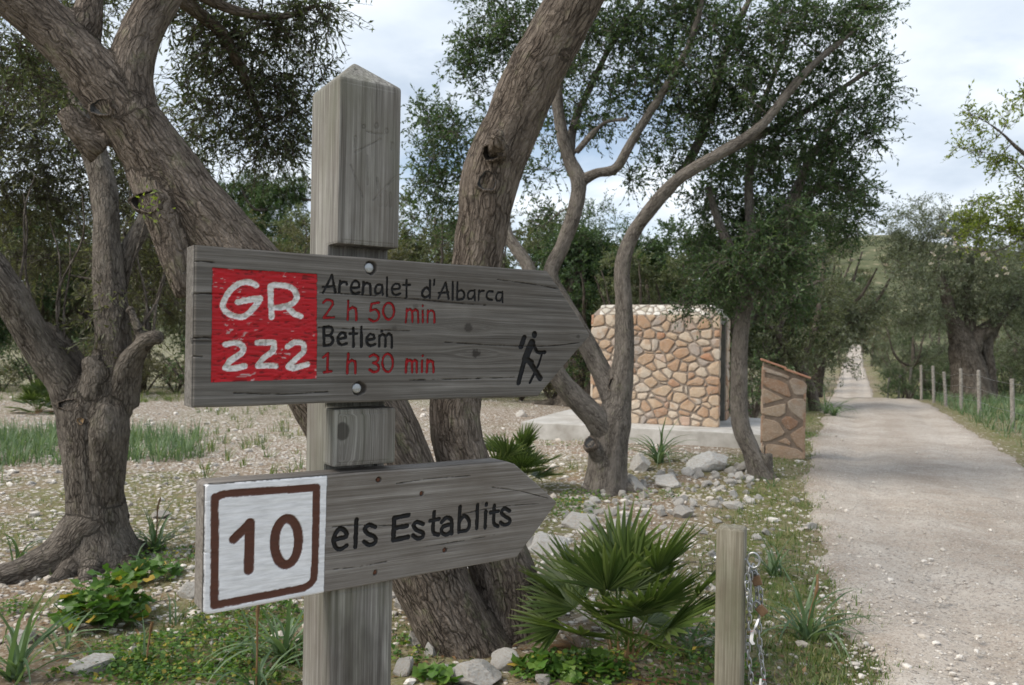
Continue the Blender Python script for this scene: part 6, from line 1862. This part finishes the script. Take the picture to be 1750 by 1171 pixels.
def strand(pts):
    P, _ = resample(np.array(pts, float), np.zeros(len(pts)), 0.002)
    s = np.concatenate([[0], np.cumsum(np.linalg.norm(np.diff(P, axis=0), axis=1))])
    n = int(s[-1] / 0.0205)
    for k in range(n):
        c = np.array([np.interp((k + .5) * 0.0205, s, P[:, j]) for j in range(3)])
        c2 = np.array([np.interp((k + .8) * 0.0205, s, P[:, j]) for j in range(3)])
        t = Vector(c2 - c)
        q = t.to_track_quat('Z', 'Y') @ Matrix.Rotation((math.pi / 2 if k % 2 else 0.0) + 0.5, 3, 'Z').to_quaternion()
        o = obj('link', LINK, chain, tuple(c))
        o.rotation_mode = 'QUATERNION'; o.rotation_quaternion = q
def cw(px, py, d=0.0): return tuple(at(px, py, BY - 0.03 + d) - eye)
strand([cw(1281, 965), cw(1283, 1010), cw(1280, 1060), cw(1278, 1110), cw(1284, 1171), cw(1286, 1290)])
strand([cw(1287, 966, .02), cw(1294, 1015, .015), cw(1291, 1050, .01)])
strand([cw(1291, 970, .03), cw(1300, 1020, .03), cw(1297, 1060, .03), cw(1299, 1110, .02), cw(1306, 1171, .01), cw(1308, 1290)])
strand([cw(1280, 970, -.01), cw(1276, 1000, -.012), cw(1283, 1046, -.015), cw(1290, 1052, -.015)])
tp = [cw(1296, 1058, -.02), cw(1291, 1072, -.03), cw(1286, 1082, -.03), cw(1284, 1096, -.03), cw(1288, 1102, -.03)]
def ribbon(name, pts, w, mat, parent):
    P, _ = resample(np.array(pts, float), np.zeros(len(pts)), 0.006)
    V = []
    for k, p in enumerate(P):
        ww = w * (0.7 + 0.5 * k / len(P)); a = 0.6 * math.sin(k * 0.9)
        V += [p + np.array([-ww * math.cos(a), ww * math.sin(a), 0]) / 2, p + np.array([ww * math.cos(a), -ww * math.sin(a), 0.002]) / 2]
    return obj(name, make_mesh(name, V, [[2 * i, 2 * i + 1, 2 * i + 3, 2 * i + 2] for i in range(len(P) - 1)], mat), parent)
ribbon('tape', tp, 0.009, M['tape_w'], chain)
ribbon('tape', [cw(1277, 1081, -.025), cw(1282, 1080, -.035), cw(1289, 1078, -.03)], 0.004, M['tape_r'], chain)
ribbon('tape', [cw(1300, 1160, -.03), cw(1299, 1172, -.03), cw(1297, 1190, -.03)], 0.008, M['tape_w'], chain)
ribbon('tape', [cw(1304, 1161, -.035), cw(1308, 1163, -.035)], 0.007, M['tape_r'], chain)
def padlock(px, py, d, rot, label):
    c = at(px, py, BY - 0.03 + d)
    t = thing('padlock', label, 'padlock', tuple(c))
    t.rotation_euler = (0.1, rot, -0.35)
    m = MB(); m.box(-0.0125, 0.0125, -0.0065, 0.0065, -0.014, 0.014)
    o = obj('lock_body', m.mesh('lock_body', M['brass']), t); bevel(o, 0.002)
    pts = [(-0.0075, 0, 0.012)] + [(0.0075 * math.cos(a), 0, 0.022 + 0.0075 * math.sin(a)) for a in np.linspace(math.pi, 0, 8)] + [(0.0075, 0, 0.012)]
    v, f, b = tube(np.array(pts), np.full(len(pts), 0.002), 6)
    obj('shackle', make_mesh('shackle', v, f, M['steel']), t)
    return t
padlock(1293, 992, .012, -0.35, 'upper brass padlock hanging on the chain against the timber post')
padlock(1302, 1043, .0, -0.75, 'lower tilted brass padlock caught in the chain')

# ------------------------------------------------------------------ fan palms
def frond_mesh(seed, nl=21, fr=0.30, lp=0.26, span=105):
    rng = np.random.default_rng(seed)
    V, F, lv = [], [], []
    def addq(rows):
        b = len(V)
        for r in rows: V.extend(r)
        for i in range(len(rows) - 1):
            for j in range(2): F.append([b + i * 3 + j, b + i * 3 + j + 1, b + (i + 1) * 3 + j + 1, b + (i + 1) * 3 + j])
    rows = []
    for k in range(4):                                         # leaf stalk
        t = k / 3; rows.append([np.array([-0.006, 0.0, lp * t]), np.array([0, -0.004, lp * t]), np.array([0.006, 0.0, lp * t])])
    addq(rows); lv += [0.55] * 12
    for i in range(nl):
        a = math.radians(-span + 2 * span * i / (nl - 1) + rng.uniform(-2, 2))
        L = fr * (0.80 + 0.2 * math.cos(a)) * rng.uniform(0.9, 1.08)
        d = np.array([math.sin(a), 0, math.cos(a)]); s = np.array([math.cos(a), 0, -math.sin(a)])
        o = np.array([0, 0, lp]); bend = rng.uniform(-0.05, 0.09); cup = 0.10 * abs(math.sin(a))
        rows = []
        for t, w in ((0.02, 0.004), (0.42, 0.0130), (0.72, 0.0095), (1.0, 0.0012)):
            p = o + d * L * t + np.array([0, 1, 0]) * (cup * L * t + bend * L * t * t * -1)
            up = np.array([0, 1, 0]) * w * 0.55
            rows.append([p - s * w + up, p, p + s * w + up])
        addq(rows); lv += [float(np.clip(rng.normal(0.45, 0.2), 0, 0.93))] * 9 + [0.97 if rng.random() < 0.35 else 0.8] * 3
    return make_mesh('frond', V, F, M['leaf_palm'], {'lv': np.array(lv)}, smooth=False)
FR = [frond_mesh(1, 20, 0.30, 0.28, 80), frond_mesh(2, 18, 0.28, 0.33, 72), frond_mesh(3, 22, 0.31, 0.24, 92), frond_mesh(4, 17, 0.27, 0.36, 68)]
FRD = frond_mesh(9, 15, 0.25, 0.24, 70); FRD.materials.clear(); FRD.materials.append(M['dry'])
def palm(px, py, s, nf, label, seed, thmin=8, thmax=96):
    rng = np.random.default_rng(seed)
    c = base_xyz(px, py)
    t = thing('fan_palm', label, 'palm', tuple(c))
    for k in range(nf):
        f = (k + 0.5) / nf
        th = math.radians(thmin + (thmax - thmin) * f ** 0.8 + rng.uniform(-8, 8)); ph = k * 2.39996 + rng.uniform(-.3, .3)
        o = obj('frond', FR[k % 4], t, (rng.uniform(-.05, .05) * s, rng.uniform(-.05, .05) * s, rng.uniform(0.02, 0.10) * s))
        o.rotation_euler = (Matrix.Rotation(ph, 3, 'Z') @ Matrix.Rotation(th, 3, 'X') @ Matrix.Rotation(rng.uniform(-.5, .5), 3, 'Z')).to_euler()
        sc = s * rng.uniform(0.82, 1.12); o.scale = (sc, sc, sc)
    for k in range(max(4, nf // 5)):                          # withered fronds at the base
        o = obj('dead_frond', FRD, t, (0, 0, 0.04 * s))
        o.rotation_euler = (Matrix.Rotation(k * 2.1 + rng.uniform(-.4, .4), 3, 'Z') @ Matrix.Rotation(math.radians(rng.uniform(94, 108)), 3, 'X')).to_euler()
        sc = s * rng.uniform(0.7, 0.95); o.scale = (sc, sc, sc)
    st = MB()
    for k in range(14):
        a = k * 2.4; st.add([(0.05 * s * math.cos(a + q), 0.05 * s * math.sin(a + q), -0.05) for q in (-.3, .3)] + [(0.085 * s * math.cos(a), 0.085 * s * math.sin(a), 0.13 * s)], [[0, 1, 2]])
    me = st.mesh('stump', M['dry'], attrs={'lv': NPR.random(len(st.v))})
    obj('stump', me, t)
    return t
palm(1066, 1128, 1.12, 24, 'large dark green fan palm beside the chain post', 3, 8, 80)
palm(880, 838, 1.0, 20, 'fan palm half hidden behind the tip of the lower board', 5, 5, 85)
palm(66, 705, 0.95, 26, 'fan palm at the far edge of the clearing on the left', 6)
palm(1470, 668, 1.0, 14, 'small fan palm in the verge left of the far track', 7) if False else None

# ------------------------------------------------------------------ asphodel clumps
def strap_mesh(seed, L=1.0, W=0.042, lean=0.5, droop=1.6, seg=7):
    """one strap leaf of unit length growing from the origin towards +X"""
    rng = np.random.default_rng(seed)
    V, F = [], []
    p = np.zeros(3); ang = lean
    for k in range(seg + 1):
        t = k / seg
        w = W * (1 - t ** 2.2) * 0.5 + 0.0008
        V += [p + np.array([0, -w, w * 0.5]), p.copy(), p + np.array([0, w, w * 0.5])]
        p = p + np.array([math.sin(ang), rng.normal(0, 0.05), math.cos(ang)]) * L / seg
        ang += droop / seg
    for k in range(seg):
        for j in range(2): F.append([k * 3 + j, k * 3 + j + 1, k * 3 + j + 4, k * 3 + j + 3])
    return make_mesh('leaf', V, F, M['leaf_asph'], {'lv': np.full(len(V), rng.random())})
STR = [strap_mesh(1, lean=0.15, droop=0.8), strap_mesh(2, lean=0.3, droop=1.5), strap_mesh(3, lean=0.5, droop=1.3), strap_mesh(4, lean=0.65, droop=2.0), strap_mesh(5, lean=0.4, droop=2.4), strap_mesh(6, lean=0.9, droop=0.9)]
def stalk_mesh(h, seed):
    rng = np.random.default_rng(seed)
    P = np.array([[0, 0, -0.02], [0.006, 0, h * 0.4], [0.014 + rng.normal(0, .005), rng.normal(0, .005), h * 0.8], [0.024, 0, h]])
    p, r = resample(P, np.array([0.005, 0.0045, 0.0045, 0.003]), 0.02)
    r = r + (p[:, 2] > h * 0.72) * 0.0035 * (0.4 + rng.random(len(r)))
    v, f, b = tube(p, r, 6)
    return make_mesh('flower_stalk', v, f, M['dry'], {'lv': rng.random(len(v))})
def asphodel(px, py, L, n, label, seed, stalk=0.0, sl=(0, 0)):
    rng = np.random.default_rng(seed)
    c = base_xyz(px, py)
    t = thing('asphodel', label, 'plant', tuple(c))
    for k in range(n):
        o = obj('leaf', STR[int(rng.integers(0, 6))], t, (rng.normal(0, .018), rng.normal(0, .018), -0.01), (0, 0, k * 2.39996 + rng.uniform(-.4, .4)))
        s = L * rng.uniform(0.6, 1.15); o.scale = (s, s * 0.95 + 0.02, s)
    if stalk:
        o = obj('flower_stalk', stalk_mesh(stalk, seed), t, (0, 0, 0), (sl[0], sl[1], 0))
    return t
asphodel(1378, 1092, 0.46, 32, 'arching asphodel with a brown flower stalk at the track edge', 3, 0.34, (0, 0.08))
asphodel(1325, 985, 0.36, 22, 'upright asphodel on the verge just behind the chain post', 4)
asphodel(1125, 792, 0.62, 44, 'asphodel clump growing against the front of the concrete slab', 5)
asphodel(25, 1160, 0.5, 30, 'asphodel in the bottom left corner', 6)
asphodel(112, 1108, 0.32, 9, 'small sparse asphodel near the bottom left', 7)
asphodel(486, 1130, 0.46, 44, 'asphodel clump immediately left of the signpost foot', 8)
asphodel(438, 1175, 0.36, 14, 'asphodel with a brown stalk at the bottom edge left of the post', 9, 0.42, (0, -0.03))
asphodel(265, 940, 0.42, 30, 'asphodel with a brown stalk at the right root of the gnarled olive', 10, 0.36, (0, 0.02))
asphodel(250, 1140, 0.22, 9, 'little asphodel among the low herbs', 11, 0.2)
asphodel(300, 1062, 0.22, 8, 'sparse asphodel below the left end of the numbered board', 12)
asphodel(1320, 832, 0.26, 8, 'small asphodel at the track edge below the stone pillar', 13)
asphodel(1180, 1120, 0.34, 16, 'asphodel between the large fan palm and the chain post', 14)
asphodel(30, 962, 0.42, 12, 'dry pale asphodel at the left picture edge beside the roots', 15)
asphodel(1425, 712, 0.75, 26, 'tall blue-green asphodel at the left track edge past the pillar', 16)
asphodel(1412, 708, 0.7, 22, 'blue-green asphodel nearest the curved leaning trunk', 17)
asphodel(900, 880, 0.3, 12, 'asphodel behind the tip of the lower board', 18)

# leafy herb at the foot of the gnarled olive
def lobed_leaf(seed):
    rng = np.random.default_rng(seed)
    n = 11
    V = [(0, 0, 0)]
    for k in range(n):
        a = math.radians(-140 + 280 * k / (n - 1)); r = (0.5 + 0.14 * (k % 2)) * rng.uniform(0.88, 1.08)
        V.append((r * math.cos(a) + 0.1, r * math.sin(a), 0.10 * r * math.cos(3 * a)))
    return make_mesh('leaf', V, [[0, k, k + 1] for k in range(1, n)], M['leaf_herb'], {'lv': np.full(n + 1, 0.2 + 0.17 * seed if seed < 4 else 1.0)}, smooth=False)
LOB = [lobed_leaf(k) for k in range(5)]
def mallow(px, py, r, h, n, label, seed):
    rng = np.random.default_rng(seed)
    c = base_xyz(px, py)
    t = thing('leafy_herb', label, 'plant', tuple(c))
    stems = []
    for k in range(n):
        a = rng.uniform(0, 6.283); rr = r * math.sqrt(rng.random()); zz = h * (1 - (rr / r) ** 2 * 0.75) * rng.uniform(0.45, 1.05)
        p = np.array([rr * math.cos(a), rr * math.sin(a), zz])
        q = 4 if rng.random() < 0.05 else int(rng.integers(0, 4))
        o = obj('leaf', LOB[q], t, tuple(p), (rng.normal(0, .45), rng.normal(0.15, .45), rng.uniform(0, 6.283)))
        s = rng.uniform(0.042, 0.085); o.scale = (s, s, s)
        stems.append(np.array([[p[0] * 0.25, p[1] * 0.25, 0], [p[0] * 0.7, p[1] * 0.7, zz * 0.7], p]))
    v, f, b = batch_tubes(np.array(stems), np.full((n, 3), 0.0014), 3)
    obj('stems', make_mesh('stems', v, f, M['leaf_herb'], {'lv': np.full(len(v), 0.5)}), t)
mallow(176, 1060, 0.22, 0.27, 190, 'bushy bright green herb at the roots of the gnarled olive', 3)
mallow(255, 985, 0.17, 0.12, 60, 'low green herb right of the bushy one beside the roots', 4)
mallow(925, 1150, 0.13, 0.09, 40, 'low rounded-leaf herb at the foot of the upright stem', 9)
mallow(745, 1165, 0.10, 0.07, 26, 'tiny herb at the foot of the leaning stem', 10)
mallow(1010, 1158, 0.16, 0.10, 40, 'low rounded-leaf herb at the foot of the large fan palm', 5)

# ------------------------------------------------------------------ rocks
ICO3, ICO3F = ico(3 + 1)
ICO2, ICO2F = ico(3)
def rock_mesh(seed, rough=0.25, small=False):
    v = (ICO2 if small else ICO3).copy()
    rng = np.random.default_rng(seed)
    v = v * np.array([1, rng.uniform(0.75, 1.0), rng.uniform(0.8, 1.1)])
    for _ in range(13):                                  # broken flat faces
        n = unit(1, rng)[0]; d = rng.uniform(0.42, 0.8)
        t = v @ n - d
        v = v - np.where(t > 0, t, 0)[:, None] * n
    v = v * (1 + (fbm(v * 1.7 + seed * 5, 4, seed) - 0.5)[:, None] * rough + (fbm(v * 6 + seed, 3, seed + 7) - 0.5)[:, None] * 0.11)
    v = v / np.abs(v).max(0)
    return make_mesh('rock', v, ICO2F if small else ICO3F, M['rock'], smooth=False)
RK = [rock_mesh(k) for k in range(7)]
RS = [rock_mesh(k + 20, 0.25, True) for k in range(8)]
def rock(px, py, wpx, hpx, label, group=None, mesh=None, sink=0.3, mat=None):
    c = gp(px, py)
    k = c[1] / FPX
    w, h = wpx * k / 2, hpx * k / 2
    me = (RK[RND.randrange(7)] if wpx > 26 else RS[RND.randrange(8)]) if mesh is None else mesh
    o = obj('rock', me, None, (c[0], c[1] + w * 0.4, float(g(c[0], c[1] + w * 0.4)) + h * (1 - 2 * sink)), (RND.uniform(-.2, .2), RND.uniform(-.2, .2), RND.uniform(-0.5, 0.5)), (w, w * RND.uniform(0.7, 0.95), h * 1.15))
    return tag(o, label, 'rock', group)
for a in ((1140, 832, 62, 24, 'long grey rock lying right of the forked trunk'), (1218, 804, 80, 42, 'brownish boulder below the right corner of the concrete slab'), (1098, 806, 38, 38, 'pale pointed rock between forked trunk and concrete slab'), (1082, 838, 40, 30, 'grey rock touching the right side of the forked trunk'),
          (935, 950, 76, 52, 'pale brownish rock under the tip of the lower board'), (990, 902, 62, 44, 'pale block rock above the large fan palm'), (908, 945, 40, 34, 'small pale rock left of the large fan palm'), (1058, 905, 40, 26, 'pale rock behind the top of the large fan palm'), (1030, 1000, 46, 40, 'pale rock seen through the fan palm leaves'),
          (816, 1172, 92, 46, 'rounded white rock at the bottom edge in front of the stems'), (925, 1172, 34, 26, 'small grey rock at the bottom edge under the palm'), (860, 1140, 60, 44, 'pale rock wedged between the feet of the two stems'), (760, 1160, 46, 34, 'pale rock in front of the leaning stem foot'), (322, 1018, 42, 40, 'grey-white rock behind the left end of the numbered board'), (690, 1045, 44, 30, 'white rock between signpost and leaning stem, upper'), (708, 1105, 46, 36, 'white rock between signpost and leaning stem, middle'),
          (688, 1150, 40, 46, 'white rock between signpost and leaning stem, lowest'), (735, 1120, 26, 36, 'upright white rock against the leaning stem'), (150, 1150, 92, 38, 'flat pale rock breaking the surface at lower left'), (28, 1098, 60, 30, 'pitted pale rock near the left picture edge'), (272, 888, 34, 16, 'pinkish pale stone on the ground right of the gnarled olive'), (100, 905, 34, 14, 'flat white stone left of the gnarled trunk'),
          (65, 930, 26, 14, 'small white stone left of the roots'), (780, 985, 40, 40, 'white rock glimpsed between the two stems'), (890, 713, 26, 14, 'pale rock in the clearing left of the slab'), (1168, 885, 40, 26, 'pale rock right above the fan palm'), (1385, 905, 30, 14, 'flat stone on the edge of the track'), (1256, 905, 26, 14, 'small pale stone behind the top of the chain post'),
          (305, 1095, 22, 10, 'small white stone in the low herbs'), (905, 735, 30, 12, 'small flat stone at the left end of the slab'), (1360, 858, 22, 14, 'small reddish stone at the track edge under the pillar'), (1250, 870, 44, 20, 'low pale rock on the verge above the chain post'), (1395, 1012, 24, 9, 'flat little stone beside the arching asphodel')):
    rock(*a)
n = 0
while n < 190:                                            # rubble heap
    px = RND.uniform(990, 1300); py = RND.uniform(795, 900)
    if abs(py - (848 - 0.12 * (px - 1130))) > 30 + 10 * RND.random(): continue
    sz = RND.uniform(7, 22) * (1.0 if RND.random() < 0.6 else 0.65)
    rock(px, py, sz, sz * RND.uniform(0.55, 0.85), 'small grey stone in the rubble between the forked tree and the track', 'stones of the rubble heap', sink=0.18)
    n += 1
for _ in range(60):
    px = RND.uniform(960, 1330); py = RND.uniform(860, 1010)
    sz = RND.uniform(8, 22)
    rock(px, py, sz, sz * 0.6, 'loose pale stone on the slope behind the fan palm', 'loose stones behind the palm', sink=0.25)
for _ in range(70):
    px = RND.uniform(-40, 520); py = RND.uniform(790, 1060)
    sz = RND.uniform(7, 20)
    rock(px, py, sz, sz * 0.5, 'loose white stone on the ground left of the signpost', 'loose stones left of the signpost', sink=0.3)
ws = obj('pale_stone', RK[2], None, None, (0.05, 0.0, 0.3), (0.17, 0.16, 0.10))
ws.data = RK[2].copy(); ws.data.materials.clear(); ws.data.materials.append(M['whiteslab'])
c = at(1312, 1195, 3.05); ws.location = (c[0], 3.05, c[2] - 0.02)
ws.scale = (0.13, 0.12, c[2] * 0.5 + 0.04); ws.location.z = c[2] * 0.5
tag(ws, 'smooth white stone at the foot of the chain, bottom edge', 'stone')
print('LEAVES', NL, 'TRIS', sum(len(m.loops) - 2 * len(m.polygons) for m in bpy.data.meshes))
